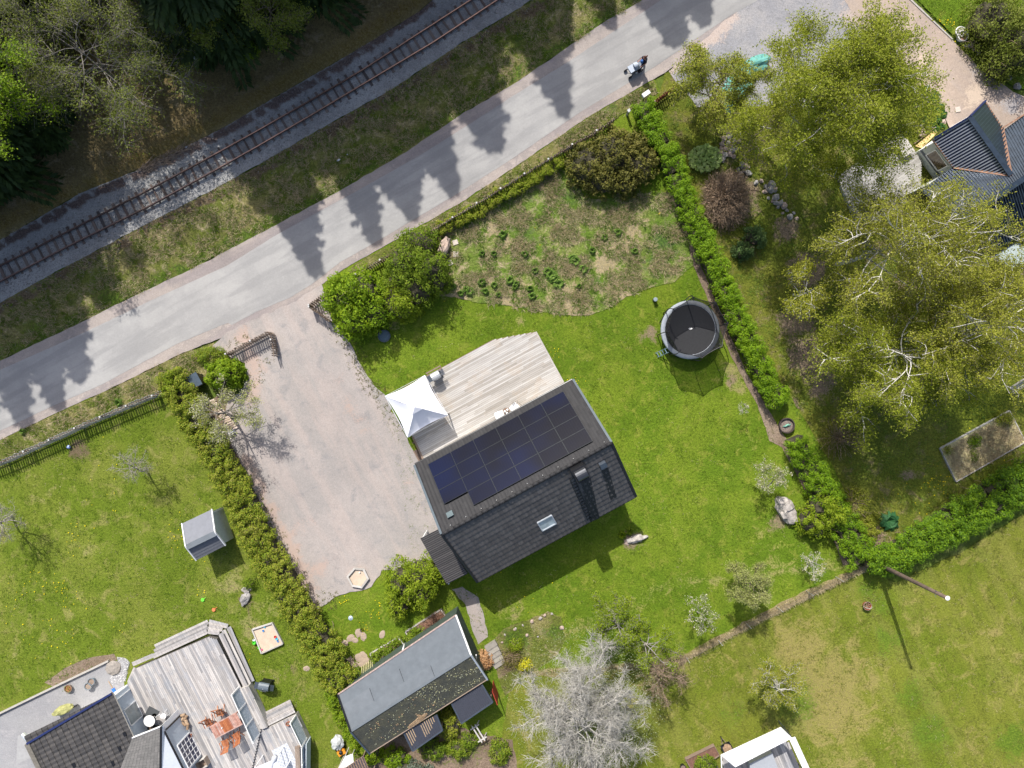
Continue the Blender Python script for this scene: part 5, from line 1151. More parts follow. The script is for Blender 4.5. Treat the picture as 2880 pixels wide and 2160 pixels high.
# ---------------------------------------------------------------- trampoline
tr = TH('trampoline', 'round trampoline with grey pad and black safety net on the lawn by the hedge', 'trampoline', 1941, 927.5, .9); tr.location.z = 0; TX, TY = tr.location[:2]
M_pad = plain('grey_pad', (.26, .29, .33), .6, 0, .12, 5, bump=.2); M_mat = plain('black_mat', (.022, .023, .026), .7, 0, .15, 8)
M_blk = plain('black_steel', (.02, .02, .024), .4, .3, .1)
Rm, Ro = 1.72, 2.03
mt = MB().lathe((0, 0, .9), [(0.001, 0), (Rm + .06, 0)], 48, False); part_ = mt.build('mat', M_mat, tr)
for i in range(8):
    a0 = 2 * PI * i / 8 + .2; vs = []; n = 6
    for q in range(n + 1):
        a = a0 + 2 * PI / 8 * q / n * .995
        for r_, z in ((Rm, .925), (Rm + .05, .965), (Ro - .05, .965), (Ro, .92), (Ro, .86)): vs.append((r_ * math.cos(a), r_ * math.sin(a), z + .012 * math.sin(q * 2.3)))
    MB().add(vs, [(5 * q + j, 5 * q + j + 1, 5 * q + j + 6, 5 * q + j + 5) for q in range(n) for j in range(4)]).build('pad_section', M_pad, tr, True)
MB().ring((0, 0, .86), Ro - .03, .03, 40).build('frame', M_blk, tr)
lp = MB().add([], []); lg = MB().ring((0, 0, 0), .11, .012, 20)
lg.v = [(x, y * .62, z) for x, y, z in lg.v]; lg.box((0, 0, 0), (.26, .05, .01)); 
for i in range(6): lg.box((-.1 + i * .04, 0, .004), (.022, .075, .012))
o = lg.build('logo', M_white, tr); o.location = (.02, .08, .914); o.rotation_euler = (0, 0, .06)
nk = NT('safety_net'); nk.done((.012, .012, .014), .8); tb = nk.n('ShaderNodeBsdfTransparent'); mx = nk.n('ShaderNodeMixShader'); mx.inputs[0].default_value = .70
nk.l(tb.outputs[0], mx.inputs[1]); nk.l(nk.b.outputs[0], mx.inputs[2]); nk.l(mx.outputs[0], nk.out.inputs[0]); M_net = nk.m
a8 = [2 * PI * i / 8 + math.radians(8) for i in range(8)]; tops = []
for i, a in enumerate(a8):
    c, s = math.cos(a), math.sin(a); top = (c * 2.04, s * 2.04, 2.80); tops.append(top)
    MB().tube([(c * (Ro + .05), s * (Ro + .05), 0), (c * (Ro + .07), s * (Ro + .07), .9), (c * (Ro + .16), s * (Ro + .16), 1.8), (c * (Ro + .14), s * (Ro + .14), 2.5), top, (c * 1.8, s * 1.8, 2.74)], .036, 6).build('pole', M_blk, tr)
for i in range(8):
    a, b = np.array(tops[i]), np.array(tops[(i + 1) % 8]); am = (a8[i] + a8[i] + 2 * PI / 8) / 2; vs = []; fs = []; n = 6
    for q in range(n + 1):
        t = q / n; tp_ = a + (b - a) * t; tp_[2] -= .16 * 4 * t * (1 - t) * .5; tp_[:2] *= (1 - .05 * 4 * t * (1 - t) * .5)
        bt_a = a8[i] + 2 * PI / 8 * t; bt = np.array((math.cos(bt_a) * (Rm + .02), math.sin(bt_a) * (Rm + .02), .93))
        for w_ in (0, .5, 1): p_ = bt + (tp_ - bt) * w_; p_[:2] *= 1 - .02 * math.sin(PI * w_); vs.append(p_)
    MB().add(vs, [(3 * q + j, 3 * q + j + 1, 3 * q + j + 4, 3 * q + j + 3) for q in range(n) for j in (0, 1)]).build('net_panel', M_net, tr)
    MB().tube([vs[3 * q + 2] for q in range(n + 1)], .022, 5).build('net_edge', M_blk, tr)
for i in range(4):
    a = PI / 4 + PI / 2 * i; c, s = math.cos(a), math.sin(a); c2, s2 = math.cos(a + .5), math.sin(a + .5)
    MB().tube([(c * (Ro - .03), s * (Ro - .03), .86), (c * (Ro - .03), s * (Ro - .03), .03), (c2 * (Ro - .03), s2 * (Ro - .03), .03), (c2 * (Ro - .03), s2 * (Ro - .03), .86)], .025, 6).build('leg', M_blk, tr)
ldr = thing('ladder', None, None); ldr.parent = tr; del_ = MB(); M_blue = plain('blue_grey_tube', (.22, .32, .38), .4, .4)
for s in (-.18, .18): MB().obox((-1.55 + s * .45, -1.40 - s * .8, .92), (-2.15 + s * .45, -1.72 - s * .8, .05), .04, .03).build('ladder_rail', M_blue, ldr)
for q in range(4): t = (q + .7) / 4.2; x, y, z = -1.55 - .6 * t, -1.4 - .32 * t, .92 - .87 * t; MB().obox((x - .08, y + .144, z), (x + .08, y - .144, z), .05, .025).build('ladder_step', M_blue, ldr)

# ---------------------------------------------------------------- gazebo
gz = [W(1082, 1114, 2.15), W(1195, 1055, 2.15), W(1260, 1168, 2.15), W(1146, 1231, 2.15)]
gcn = sum(gz) / 4; ga = thing('gazebo', 'square white canvas gazebo with a small vent cap at the corner of the deck', 'gazebo', (gcn[0], gcn[1], zd))
zv = 3.0; gu = (gz[1] - gz[0]) / np.linalg.norm(gz[1] - gz[0]); gvv = (gz[2] - gz[1]) / np.linalg.norm(gz[2] - gz[1]); pk_ = W(1169, 1144, zv); pk_ = np.array([pk_[0], pk_[1], zv])
inner = [pk_ - gu * .34 - gvv * .34, pk_ + gu * .34 - gvv * .34, pk_ + gu * .34 + gvv * .34, pk_ - gu * .34 + gvv * .34]
for i in range(4):
    a, b, c, d = gz[i], gz[(i + 1) % 4], inner[(i + 1) % 4], inner[i]; vs = []; n = 8
    for r_ in range(n + 1):
        for q in range(n + 1):
            u, v = q / n, r_ / n; p_ = (a + (b - a) * u) * (1 - v) + (d + (c - d) * u) * v; p_ = np.array(p_); p_[2] -= .10 * math.sin(PI * u) * (1 - v) * 1.0 + .10 * math.sin(PI * v) * math.sin(PI * u)
            inn = (gcn - (a + b) / 2) * (1, 1, 0); inn /= np.linalg.norm(inn); p_ = p_ + inn * .12 * math.sin(PI * u) * (1 - v) ** 3; p_[2] += .012 * math.sin(v * 23 + u * 3)
            vs.append(p_)
    part(MB().add(vs, [(r_ * (n + 1) + q, r_ * (n + 1) + q + 1, (r_ + 1) * (n + 1) + q + 1, (r_ + 1) * (n + 1) + q) for r_ in range(n) for q in range(n)]), 'canopy_panel', M_cloth, ga, True)
    part(MB().tube([a + (0, 0, .01), (a + d) / 2 + (0, 0, .012), d + (0, 0, .01)], .012, 5), 'seam', M_white, ga)
    part(MB().slab_any([a, b, b - (0, 0, .16), a - (0, 0, .16)], .01), 'valance', M_cloth, ga)
    q_ = a * .95 + gcn * .05; part(MB().obox((q_[0], q_[1], zd), (q_[0], q_[1], 2.1), .07, .07), 'post', M_dmetal, ga)
cap_ = [pk_ + (0, 0, .18) + s1 * gu * .40 + s2 * gvv * .36 for s1, s2 in ((-1, -1), (1, -1), (1, 1), (-1, 1))]; ap = pk_ + (0, 0, .42)
for i in range(4): part(MB().slab([cap_[i], cap_[(i + 1) % 4], ap], .01), 'vent_cap', M_cloth, ga)
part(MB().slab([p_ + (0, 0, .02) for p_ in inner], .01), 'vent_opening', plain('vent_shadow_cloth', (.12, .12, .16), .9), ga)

# ---------------------------------------------------------------- barbecues
def barbecue(label, px, py, z, rz, lid_c, w=.62, shelf_l=True, bar=True):
    t = TH('barbecue', label, 'barbecue', px, py, z, rz, 'gas barbecues')
    def b(c, d, name, m): MB().box((c[0], c[1], c[2] - 0), d).build(name, m, t)
    b((0, 0, .35), (w * .9, .45, .6), 'cabinet', M_dmetal)
    vs = []; n = 7
    for x in (-w / 2, w / 2):
        for q in range(n): a = PI * q / (n - 1); vs.append((x, .27 * math.cos(a), .80 + .22 * math.sin(a)))
    MB().add(vs, [(q, q + 1, n + q + 1, n + q) for q in range(n - 1)] + [tuple(range(n))[::-1], tuple(range(n, 2 * n))]).build('lid', lid_c, t)
    b((0, 0, .74), (w + .02, .56, .12), 'firebox', M_dmetal)
    MB().tube([(-w * .3, -.30, .86), (w * .3, -.30, .86)], .016, 6).build('handle', plain('steel', (.5, .5, .52), .3, .9), t)
    for i in range(5): b(((w / 2 + .08 + i * .055), -.0, .80), (.03, .42, .02), 'shelf_slat', M_flash)
    b((-w / 2 - .17, 0, .80), (.26, .46, .03), 'shelf', M_flash)
    for x in (-w * .4, w * .4):
        for y in (-.2, .2): b((x, y, .2), (.04, .04, .4), 'leg', M_dmetal)
    for y in (-.2, .2): MB().tube([(w / 2 + .0, y - .02, .08), (w / 2, y + .02, .08)], .08, 10).build('wheel', M_blk, t)
    MB().add([(-.02, -.1, 1.0), (.02, -.1, 1.0), (0, -.02, 1.025)], [(0, 1, 2)]).build('flame_emblem', M_white, t)
    return t
M_steel = plain('silver_lid', (.50, .52, .54), .35, .3, .05)
bq1 = barbecue('silver gas barbecue on the pale deck beside the white gazebo', 1229, 1057, zd, HA, M_steel)
bq2 = barbecue('dark slate gas barbecue on the grass near the lower left deck', 754, 1917, 0, math.radians(-10), plain('slate_lid', (.11, .135, .16), .45, 0), .72)
shs = TH('bench', 'long narrow bench against the deck edge behind the silver barbecue', 'bench', 1222, 1043, zd, HA)
for y in (-.10, .08): MB().box((0, y, .42), (1.15, .09, .03)).build('seat_slat', M_wood_b, shs)
for x in (-.5, .5): MB().box((x, 0, .2), (.06, .22, .4)).build('leg', M_wood_b, shs)

# ---------------------------------------------------------------- deck furniture
def tub_chair(label, px, py, z, rz):
    t = TH('lounge_chair', label, 'chair', px, py, z, rz, 'white lounge chairs by the house wall')
    MB().prism([(-.33, -.28), (.33, -.28), (.30, .30), (0, .34), (-.30, .30)], .34, .48).build('cushion', M_white, t, False)
    mb = MB(); n = 9
    for q in range(n):
        a = PI * q / (n - 1); x, y = .36 * math.cos(a), -.12 - .30 * math.sin(a); mb.obox((x, y, .30), (x * 1.08, y * 1.08, .74), .11, .03, (math.cos(a), math.sin(a), 0))
    mb.build('backrest', plain('grey_wicker', (.25, .23, .20), .8, 0, .3, 20), t)
    for x in (-.27, .27):
        for y in (-.2, .24): MB().tube([(x, y, 0), (x * .95, y * .95, .35)], .018, 6).build('leg', M_wood_b, t)
tub_chair('white cushioned lounge chair on the deck, left of the round lantern table', 1406, 1169, zd, .3)
tub_chair('white cushioned lounge chair on the deck, right of the round lantern table', 1449, 1146, zd, 2.4)
rt = TH('round_table', 'small round brown table with white lanterns against the solar house', 'table', 1424, 1156, zd)
MB().lathe((0, 0, .42), [(.25, 0), (.25, .03)], 20).build('table_top', M_wood_b, rt)
for q in range(3): a = 2.1 * q; MB().tube([(.2 * math.cos(a), .2 * math.sin(a), 0), (.1 * math.cos(a), .1 * math.sin(a), .42)], .015, 6).build('leg', M_blk, rt)
for q, (x, y, l) in enumerate(((-.1, .0, 'leftmost of the three white lanterns on the round deck table'), (.08, .11, 'upper right one of the three white lanterns on the round deck table'), (.04, -.11, 'lowest of the three white lanterns on the round deck table'))):
    c = rt.location; lt = thing('lantern', l, 'lantern', (c[0] + x, c[1] + y, zd + .45), group='white lanterns on the round table')
    MB().lathe((0, 0, 0), [(.065, 0), (.07, .02), (.075, .12), (.06, .16), (.03, .18)], 12).build('shade', M_white, lt)

M_teak = pieces('teak', [(.30, .10, .045), (.38, .14, .06), (.44, .18, .08)], .6, 5, var=.25)
M_teakw = pieces('worn_teak', [(.40, .22, .17), (.46, .32, .28), (.36, .14, .09)], .75, 4, var=.35)
DT = math.atan2(60, 95)     # table axis
tt = TH('dining_table', 'long slatted wooden dining table with an orange middle leaf on the lower left deck', 'table', 636, 2040, zl + .7); tt.location.z = zl; tt.rotation_euler = (0, 0, math.radians(28))
for i in range(20):
    x = -.98 + i * .103; m_ = M_teak if 7 <= i <= 12 else M_teakw; MB().box((x, 0, .72), (.09, .82, .025)).build('table_slat', m_, tt)
for y in (-.44, .44): MB().box((0, y, .715), (2.12, .06, .035)).build('table_edge', M_teakw, tt)
for x in (-.9, .9):
    for y in (-.35, .35): MB().box((x, y, .35), (.07, .07, .7)).build('leg', M_teak, tt)
cup = thing('cup', 'small white cup on the orange middle leaf of the table', 'cup', tuple(W(625, 2046, zl + .735))); MB().lathe((0, 0, 0), [(.03, 0), (.04, .09)], 10).build('body', M_white, cup)
def teak_chair(label, px, py, rz):
    t = TH('garden_chair', label, 'chair', px, py, zl, rz, 'wooden folding chairs round the table')
    for i in range(6): MB().box((-.2 + i * .08, 0, .43), (.06, .44, .02)).build('seat_slat', M_teak, t)
    for i in range(6): MB().obox((-.2 + i * .08, -.24, .46), (-.2 + i * .08, -.42, .98), .06, .015, (0, 1, .3)).build('back_slat', M_teak, t)
    for s in (-.26, .26):
        MB().obox((s, -.43, 1.0), (s, .28, .02), .035, .045).build('leg', M_teak, t); MB().obox((s * .9, .24, .43), (s * .9, -.36, .02), .035, .045).build('leg', M_teak, t)
        MB().obox((s, -.3, .64), (s, .22, .64), .05, .025).build('armrest', M_teak, t)
    MB().box((0, -.43, .99), (.56, .03, .06)).build('top_rail', M_teak, t)
TB = math.radians(28)
teak_chair('wooden chair behind the table, nearest the house wall', 594, 2024, TB + PI)
teak_chair('wooden chair behind the table, nearest the white screens', 625, 1996, TB + PI - .25)
teak_chair('wooden chair before the table with its back to the bottom edge, left one', 641, 2081, TB - .1)
teak_chair('wooden chair before the table close to the screens, right one', 672, 2061, TB + .12)
# white screens
def screen(name, label, a, b, zf, n, mat_f=M_white, panes=True, hh=1.0, group=None):
    A, B = W(*a, zf + hh), W(*b, zf + hh); A[2] = B[2] = 0; t = thing(name, label, 'screen', (A[0], A[1], zf), group=group)
    u = (B - A) / np.linalg.norm(B - A); nn = np.array([-u[1], u[0], 0])
    for i in range(n + 1): p_ = A + (B - A) * i / n; part(MB().box((p_[0], p_[1], zf + hh / 2), (.09, .09, hh), math.atan2(u[1], u[0])), 'post', mat_f, t)
    for i in range(n):
        p_ = A + (B - A) * (i + .04) / n; q_ = A + (B - A) * (i + .96) / n
        part(MB().slab_any([p_ + (0, 0, zf + .08), q_ + (0, 0, zf + .08), q_ + (0, 0, zf + hh - .04), p_ + (0, 0, zf + hh - .04)], .02), 'panel', M_scr, t)
        for k_ in range(9): z_ = zf + .12 + k_ * .095; part(MB().obox(p_ + nn * .02 + (0, 0, z_), q_ + nn * .02 + (0, 0, z_), .012, .05), 'slat', M_wall_b, t)
    for z_ in (zf + .05, zf + hh - .02): part(MB().obox(A + (0, 0, z_), B + (0, 0, z_), .05, .05), 'rail', mat_f, t)
M_scr = plain('blue_grey_screen', (.30, .36, .42), .5, 0, .1)
screen('privacy_screen', 'white posted slatted screen between the teak table and the walkway', (651, 1956), (711, 2090), zl, 3, hh=1.25)
screen('privacy_screen', 'glazed screen along the outer edge of the lower wooden platform', (816, 2036), (848, 2102), .6, 1, hh=1.2)
screen('privacy_screen', 'blue grey screen by the slatted bench at the bottom edge', (848, 2104), (850, 2200), .6, 2, hh=1.2)
# small round table, white chair, logs and pots by the left house
wt = TH('round_table', 'round white table in the shade beside the pale blue house wall', 'table', 435, 2014, zl); MB().lathe((0, 0, .68), [(.38, 0), (.39, .02), (.38, .035)], 24).build('table_top', M_white, wt)
MB().tube([(0, 0, .02), (0, 0, .68)], .03, 8).build('leg', M_wood_w, wt); MB().lathe((0, 0, 0), [(.22, 0), (.2, .03)], 14).build('foot', M_wood_w, wt)
rc_ = TH('rug', 'dark grey mat lying under the round white table', 'rug', 420, 2020, zl + .02, math.radians(62)); MB().box((0, 0, 0), (1.5, .8, .02)).build('mat', plain('dark_mat', (.07, .075, .08), .95), rc_)
wc = TH('garden_chair', 'white metal garden chair beside the round white table', 'chair', 468, 2005, zl, .6)
MB().lathe((0, 0, .44), [(.2, 0), (.21, .02)], 16).build('seat', M_white, wc)
for q in range(4): a = PI / 4 + PI / 2 * q; MB().tube([(.2 * math.cos(a), .2 * math.sin(a), .44), (.26 * math.cos(a), .26 * math.sin(a), 0)], .014, 6).build('leg', M_white, wc)
for q in range(5): x = -.16 + q * .08; MB().tube([(x, .18, .45), (x * 1.1, .26, .88)], .01, 5).build('back_bar', M_white, wc)
MB().tube([(-.2, .27, .86), (0, .30, .93), (.2, .27, .86)], .014, 6).build('top_rail', M_white, wc)
def pot(label, px, py, z, r, h, mat, fill=None, name='flower_pot', group=None, plant=None):
    t = TH(name, label, 'pot', px, py, z, group=group); MB().lathe((0, 0, 0), [(r * .7, 0), (r, h), (r * 1.08, h), (r * 1.08, h + .02), (r * .9, h + .02), (r * .88, h - .04)], 18, False).build('pot', mat, t)
    MB().lathe((0, 0, h - .05), [(.001, 0.01), (r * .9, 0)], 16, False).build('soil', fill or M_wood_b, t)
    if plant is not None:
        V, F = leaves_geo(RNG.normal(0, r * .5, (plant, 3)) * (1, 1, .5) + (0, 0, h + .08), .09, .6, .5); np_obj('plant', V, F, lm_green, t)
    return t
M_terra = plain('terracotta', (.42, .16, .09), .8); M_zinc = plain('zinc_pot', (.25, .29, .32), .5, .4)
pot('upper blue grey zinc pot on the gravel path', 264, 1912, 0, .24, .32, M_zinc, group='zinc pots'); pot('lower blue grey zinc pot on the gravel path', 255, 1925, 0, .24, .32, M_zinc, group='zinc pots')
pot('brown pot with an autumn coloured plant alone on the gravel path', 197, 1933, 0, .26, .22, M_wood_b, plain('rusty_leaves', (.30, .13, .06), .9, 0, .4, 20), plant=40)
pot('dark pot with twigs beside the white table', 430, 2042, zl, .2, .3, M_dmetal); pot('small white pot by the logs on the deck', 529, 2061, zl, .1, .2, M_white); pot('small orange pot by the logs on the deck', 537, 2066, zl, .11, .15, M_terra)
pot('brown pot by the glazed screen on the lower platform', 812, 2032, .6, .14, .2, M_terra)
M_logc = pieces('log', [(.36, .25, .16), (.25, .17, .11), (.45, .33, .22)], .9, 12, var=.3)
for i, (x, y, rz) in enumerate(((514, 2012, .3), (522, 2020, 1.2), (512, 2024, .8), (525, 2032, 2.0), (517, 2036, 2.6), (528, 2044, 1.5))):
    t = TH('log', f'{ORD[i]} cut log down the pile near the french window of the left house', 'log', x, y, zl + .12 + .03 * i, rz, 'cut logs piled on the deck'); MB().tube([(-.18, 0, 0), (.18, 0, 0)], .10, 8).build('bark', M_logc, t)
grl = TH('wood_crate', 'dark wooden crate at the foot of the french window', 'crate', 575, 2140, zl, math.radians(28))
for s in (-1, 1): MB().box((0, s * .28, .25), (.7, .03, .5)).build('side', M_wood_w, grl); MB().box((s * .34, 0, .25), (.03, .53, .5)).build('side', M_wood_b, grl)
MB().box((0, 0, .1), (.64, .52, .1)).build('bottom', M_wood_b, grl)
# white parasol folded + white tent roof at bottom
par = TH('parasol', 'folded grey and white striped parasol lying toward the lower platform edge', 'parasol', 790, 2110, .6)
kst = NT('striped_cloth'); wv = kst.n('ShaderNodeTexWave'); wv.inputs['Scale'].default_value = 7; kst.l(kst.co(), wv.inputs[0]); kst.done(kst.mix(kst.remap(wv.outputs['Fac'], .4, .6), (.75, .76, .8), (.20, .23, .28)), .8)
b_ = W(787, 2108, 2.3) - W(790, 2110, .6)
MB().tube([(0, 0, 0), (-.05, .05, 1.2)], .025, 6).build('pole', M_white, par); MB().tube([(-.25, -.75, 1.35), (-.1, -.3, 1.5), (0, 0, 1.55), (.12, .32, 1.62), (.2, .5, 1.6)], [.28, .18, .09, .2, .12], 12).build('canopy', kst.m, par, True)
tent = TH('party_tent', 'white tent roof cut by the bottom picture edge on the lower left deck', 'tent', 740, 2170, .6)
tq = [W(716, 2160, 2.2), W(776, 2134, 2.2), W(795, 2175, 2.2), W(730, 2200, 2.2)]; part(MB().slab(tq, .02), 'roof', M_cloth, tent)
for q_ in tq: part(MB().obox((q_[0], q_[1], .6), (q_[0], q_[1], 2.18), .05, .05), 'post', M_white, tent)
rug2 = TH('rug', 'white rug with a grey diamond pattern on the lower platform', 'rug', 806, 2140, .62, math.radians(-63)); kr = NT('diamond_rug'); ck = kr.n('ShaderNodeTexChecker'); ck.inputs['Scale'].default_value = 7; kr.l(kr.co(), ck.inputs['Vector']); ck.inputs[1].default_value = (.6, .62, .66, 1); ck.inputs[2].default_value = (.42, .45, .5, 1); kr.l(ck.outputs[0], kr.b.inputs['Base Color']); MB().box((0, 0, 0), (2.2, 1.2, .015)).build('mat', kr.m, rug2)
bn2 = TH('bench', 'narrow slatted bench in front of the blue grey screen at the bottom edge', 'bench', 843, 2142, .6, math.radians(-88))
for y in (-.12, -.04, .04, .12): MB().box((0, y, .42), (2.6, .06, .03)).build('seat_slat', M_wood_b, bn2)
for x in (-1.1, 1.1): MB().box((x, 0, .2), (.06, .28, .4)).build('leg', M_wood_b, bn2)
# satellite etc. garden tools
cov = TH('covered_mower', 'grey tarpaulin bundle on the grass near the outbuilding corner', 'cover', 953, 2082); V, F = blob_geo((0, 0, .3), (.42, .5, .35), 3, .35, 2.5, 4.0); np_obj('tarpaulin', V, F, plain('grey_tarp', (.42, .44, .44), .6, 0, .1, 4), cov, False)
mow = TH('lawn_mower', 'orange lawn mower with black handles beside the white box', 'lawn mower', 962, 2110, 0, .5)
MB().prism([(-.28, -.22), (.28, -.22), (.3, .1), (.15, .26), (-.15, .26), (-.3, .1)], .1, .28).build('deck', plain('orange_paint', (.65, .26, .02), .4), mow); MB().lathe((0, 0, .28), [(.13, 0), (.12, .12), (.05, .16)], 12).build('engine', M_dmetal, mow)
for x in (-.3, .3):
    for y in (-.2, .2): MB().tube([(x - .03, y, .1), (x + .03, y, .1)], .1, 10).build('wheel', M_blk, mow)
    MB().tube([(x * .8, -.2, .25), (x * .8, -.9, .85)], .012, 5).build('handle', M_blk, mow)
MB().tube([(-.24, -.9, .85), (.24, -.9, .85)], .012, 5).build('handle_bar', M_blk, mow)
wb = TH('white_cover', 'white roof sheet at the bottom edge beside the orange mower', 'cover', 965, 2150, 1.8); wb.location.z = 0
q4 = [W(950, 2165, 1.8), W(970, 2128, 1.8), W(992, 2120, 1.8), W(998, 2170, 1.7)]; part(MB().slab(q4, .03), 'sheet', M_white, wb)
for p_ in q4: part(MB().obox((p_[0], p_[1], 0), (p_[0], p_[1], p_[2] - .04), .05, .05), 'post', M_wood_w, wb)
lt_ = TH('lean_to', 'leaf covered dark lean-to roof at the bottom edge under the outbuilding', 'shelter', 1010, 2150); q4 = [W(968, 2162, 1.9), W(1022, 2126, 1.9), W(1045, 2180, 1.7), W(985, 2210, 1.7)]; part(MB().slab(q4, .05), 'roof', plain('leafy_roof', (.22, .15, .11), .95, 0, .5, 8), lt_); bars(lt_, q4, 9, .05, .04, M_cor, 'rib')
for p_ in q4: part(MB().obox((p_[0], p_[1], 0), (p_[0], p_[1], p_[2] - .06), .06, .06), 'post', M_wood_b, lt_)

# ---------------------------------------------------------------- sandboxes
M_sand = plain('sand', (.52, .42, .32), .95, 0, .1, 3, bump=.4)
hx = TH('sandbox', 'hexagonal sandbox of pale planks at the lower end of the driveway', 'sandbox', 1005, 1625, .22); hx.location.z = 0
Pp = [W(x, y, .25)[:2] - W(1005, 1625, .22)[:2] for x, y in ((996, 1596), (1024, 1599), (1038, 1628), (1018, 1655), (989, 1650), (974, 1622))]
for i in range(6):
    a, b = Pp[i], Pp[(i + 1) % 6]; MB().prism([a, b, b * .80, a * .80], .2, .25).build('seat_board', M_wood_w, hx); MB().prism([a * .93, b * .93, b * .89, a * .89], 0, .195).build('side_board', M_wood_w, hx)
MB().prism([p_ * .87 for p_ in Pp], .005, .11).build('sand', M_sand, hx)
toy = TH('toy_bucket', 'tiny white toy in the hexagonal sandbox', 'toy', 1012, 1609, .12); MB().lathe((0, 0, 0), [(.04, 0), (.05, .1)], 10).build('bucket', M_white, toy)
sb = thing('sandbox', 'square wooden sandbox full of colourful toys on the left lawn', 'sandbox', tuple(W(752, 1793)))
Q = [W(x, y, .2) for x, y in ((709, 1771), (765, 1753), (795, 1811), (735, 1838))]
for i in range(4): part(MB().obox(Q[i] * (1, 1, 0) + (0, 0, .11), Q[(i + 1) % 4] * (1, 1, 0) + (0, 0, .11), .08, .22), 'side_board', M_wood_w, sb)
part(MB().prism([tuple(q_[:2] * .985 + sb.location[:2] * np.array(.015)) for q_ in Q], .01, .1), 'sand', M_sand, sb)
tcol = dict(blue=(.05, .25, .6), green=(.1, .6, .05), red=(.6, .05, .05), white=(.75, .75, .75), pink=(.7, .15, .3), cyan=(.1, .5, .65), yellow=(.7, .5, .05))
for i, (x, y, c, s, k_) in enumerate(((741, 1773, 'blue', .07, 'spade'), (775, 1790, 'red', .09, 'bucket'), (779, 1796, 'cyan', .09, 'bucket'), (782, 1803, 'blue', .06, 'mould'), (729, 1820, 'green', .10, 'mould'), (737, 1826, 'pink', .06, 'mould'), (715, 1799, 'white', .09, 'dish'), (745, 1763, 'cyan', .06, 'mould'), (716, 1806, 'green', .13, 'dish'))):
    t = TH('toy_' + k_, f'{c} plastic toy {k_} lying in or beside the square sandbox', 'toy', x, y, .1); MB().lathe((0, 0, 0), [(s * .7, 0), (s, s * 1.1), (s * .85, s * 1.1), (s * .6, .02)], 10).build('body', plain(c + '_plastic', tcol[c], .4), t)
for lab, x, y, c in (('bright green plastic racket lying in the open lawn', 570, 1687, (.15, .65, .05)), ('bright orange toy on the open left lawn', 601, 1715, (.7, .2, .08))):
    t = TH('toy', lab, 'toy', x, y, .06, .7); MB().lathe((0, 0, 0), [(.001, .03), (.12, .03), (.13, 0)], 14, False).build('head', plain('toy_colour', c, .4), t); MB().box((.2, 0, .02), (.2, .03, .02)).build('handle', plain('toy_colour', c, .4), t)
ball_ = TH('ball', 'blue and white ball by the fence shadow on the left lawn', 'ball', 193, 1257, .15); V, F = blob_geo((0, 0, 0), (.13, .13, .13), 2, 0); np_obj('ball', V, F, plain('ball_paint', (.35, .45, .75), .4, 0, .7, 8), ball_, True)

# ---------------------------------------------------------------- utility pole, mailbox, lamp, well, bins
up = TH('utility_pole', 'tall brown wooden utility pole rising from the corner of the hedges', 'utility pole', 2463, 1583)
MB().tube([(0, 0, 0), (0, 0, 3), (0, 0, 5.5), (0, 0, 7.9)], [.15, .14, .12, .105], 12).build('pole', plain('tarred_wood', (.13, .095, .075), .85, 0, .3, 4), up, True)
MB().lathe((0, 0, 7.9), [(.13, 0), (.14, .03), (.05, .06)], 14).build('cap', M_white, up)
for a in (.6, 2.2, 3.7, 5.3): MB().tube([(0, 0, 7.0), (.22 * math.cos(a), .22 * math.sin(a), 7.0), (.26 * math.cos(a + .3), .26 * math.sin(a + .3), 7.12)], .014, 5).build('insulator_hook', M_flash, up)
mbx = TH('mailbox', 'white mailbox on its post at the roadside beside the reddish fence', 'mailbox', 1817, 264, 1.1, math.radians(35)); mbx.location.z = 0
MB().box((0, 0, 1.02), (.52, .24, .28)).build('box', M_white, mbx); MB().box((0, -.0, 1.175), (.56, .28, .03)).build('lid', M_white, mbx); MB().box((0, 0, .45), (.08, .08, .88)).build('post', M_flash, mbx)
mb2 = TH('marker_post', 'short grey marker post in the verge at the end of the picket fence', 'post', 1769, 311, .8); mb2.location.z = 0; MB().box((0, 0, .4), (.14, .14, .8), .6).build('post', M_wood_w, mb2); MB().box((0, 0, .82), (.2, .2, .04), .6).build('cap', M_steel, mb2)
well = TH('well_cover', 'round blue grey well cover in the bare patch behind the bushes', 'well cover', 1081, 945)
MB().lathe((0, 0, 0), [(.44, 0), (.44, .14), (.40, .17), (.36, .15)], 28, False).build('rim', plain('grey_plastic', (.10, .125, .15), .6), well); MB().lathe((0, 0, .1), [(.001, .05), (.2, .05), (.36, .03)], 28, False).build('lid', plain('blue_grey_lid', (.10, .15, .18), .5), well)
def bin_(label, px, py):
    t = TH('wheelie_bin', label, 'bin', px, py, 1.05, math.radians(27), 'wheelie bins between the bushes'); t.location.z = 0
    MB().add([(x * .30, y * .34, .08) for x, y in ((-1, -1), (1, -1), (1, 1), (-1, 1))] + [(x * .36, y * .42, 1.0) for x, y in ((-1, -1), (1, -1), (1, 1), (-1, 1))], [(3, 2, 1, 0), (4, 5, 6, 7), (0, 1, 5, 4), (1, 2, 6, 5), (2, 3, 7, 6), (3, 0, 4, 7)]).build('body', M_dmetal, t)
    vs = [(-.38, -.46, 1.0), (.38, -.46, 1.0), (.38, .46, 1.08), (-.38, .46, 1.08)]; MB().slab(vs, .04).build('lid', plain('bin_lid', (.07, .095, .12), .25, 0, .1, spec=.7), t)
    MB().box((0, -.47, 1.0), (.6, .04, .05)).build('handle', M_blk, t)
    for x in (-.28, .28): MB().tube([(x - .03, .3, .1), (x + .03, .3, .1)], .1, 10).build('wheel', M_blk, t)
bin_('dark wheelie bin standing left of its pair between the yellow hedge and green bush', 515, 1086); bin_('dark wheelie bin standing right of its pair beside the round green bush', 546, 1070)
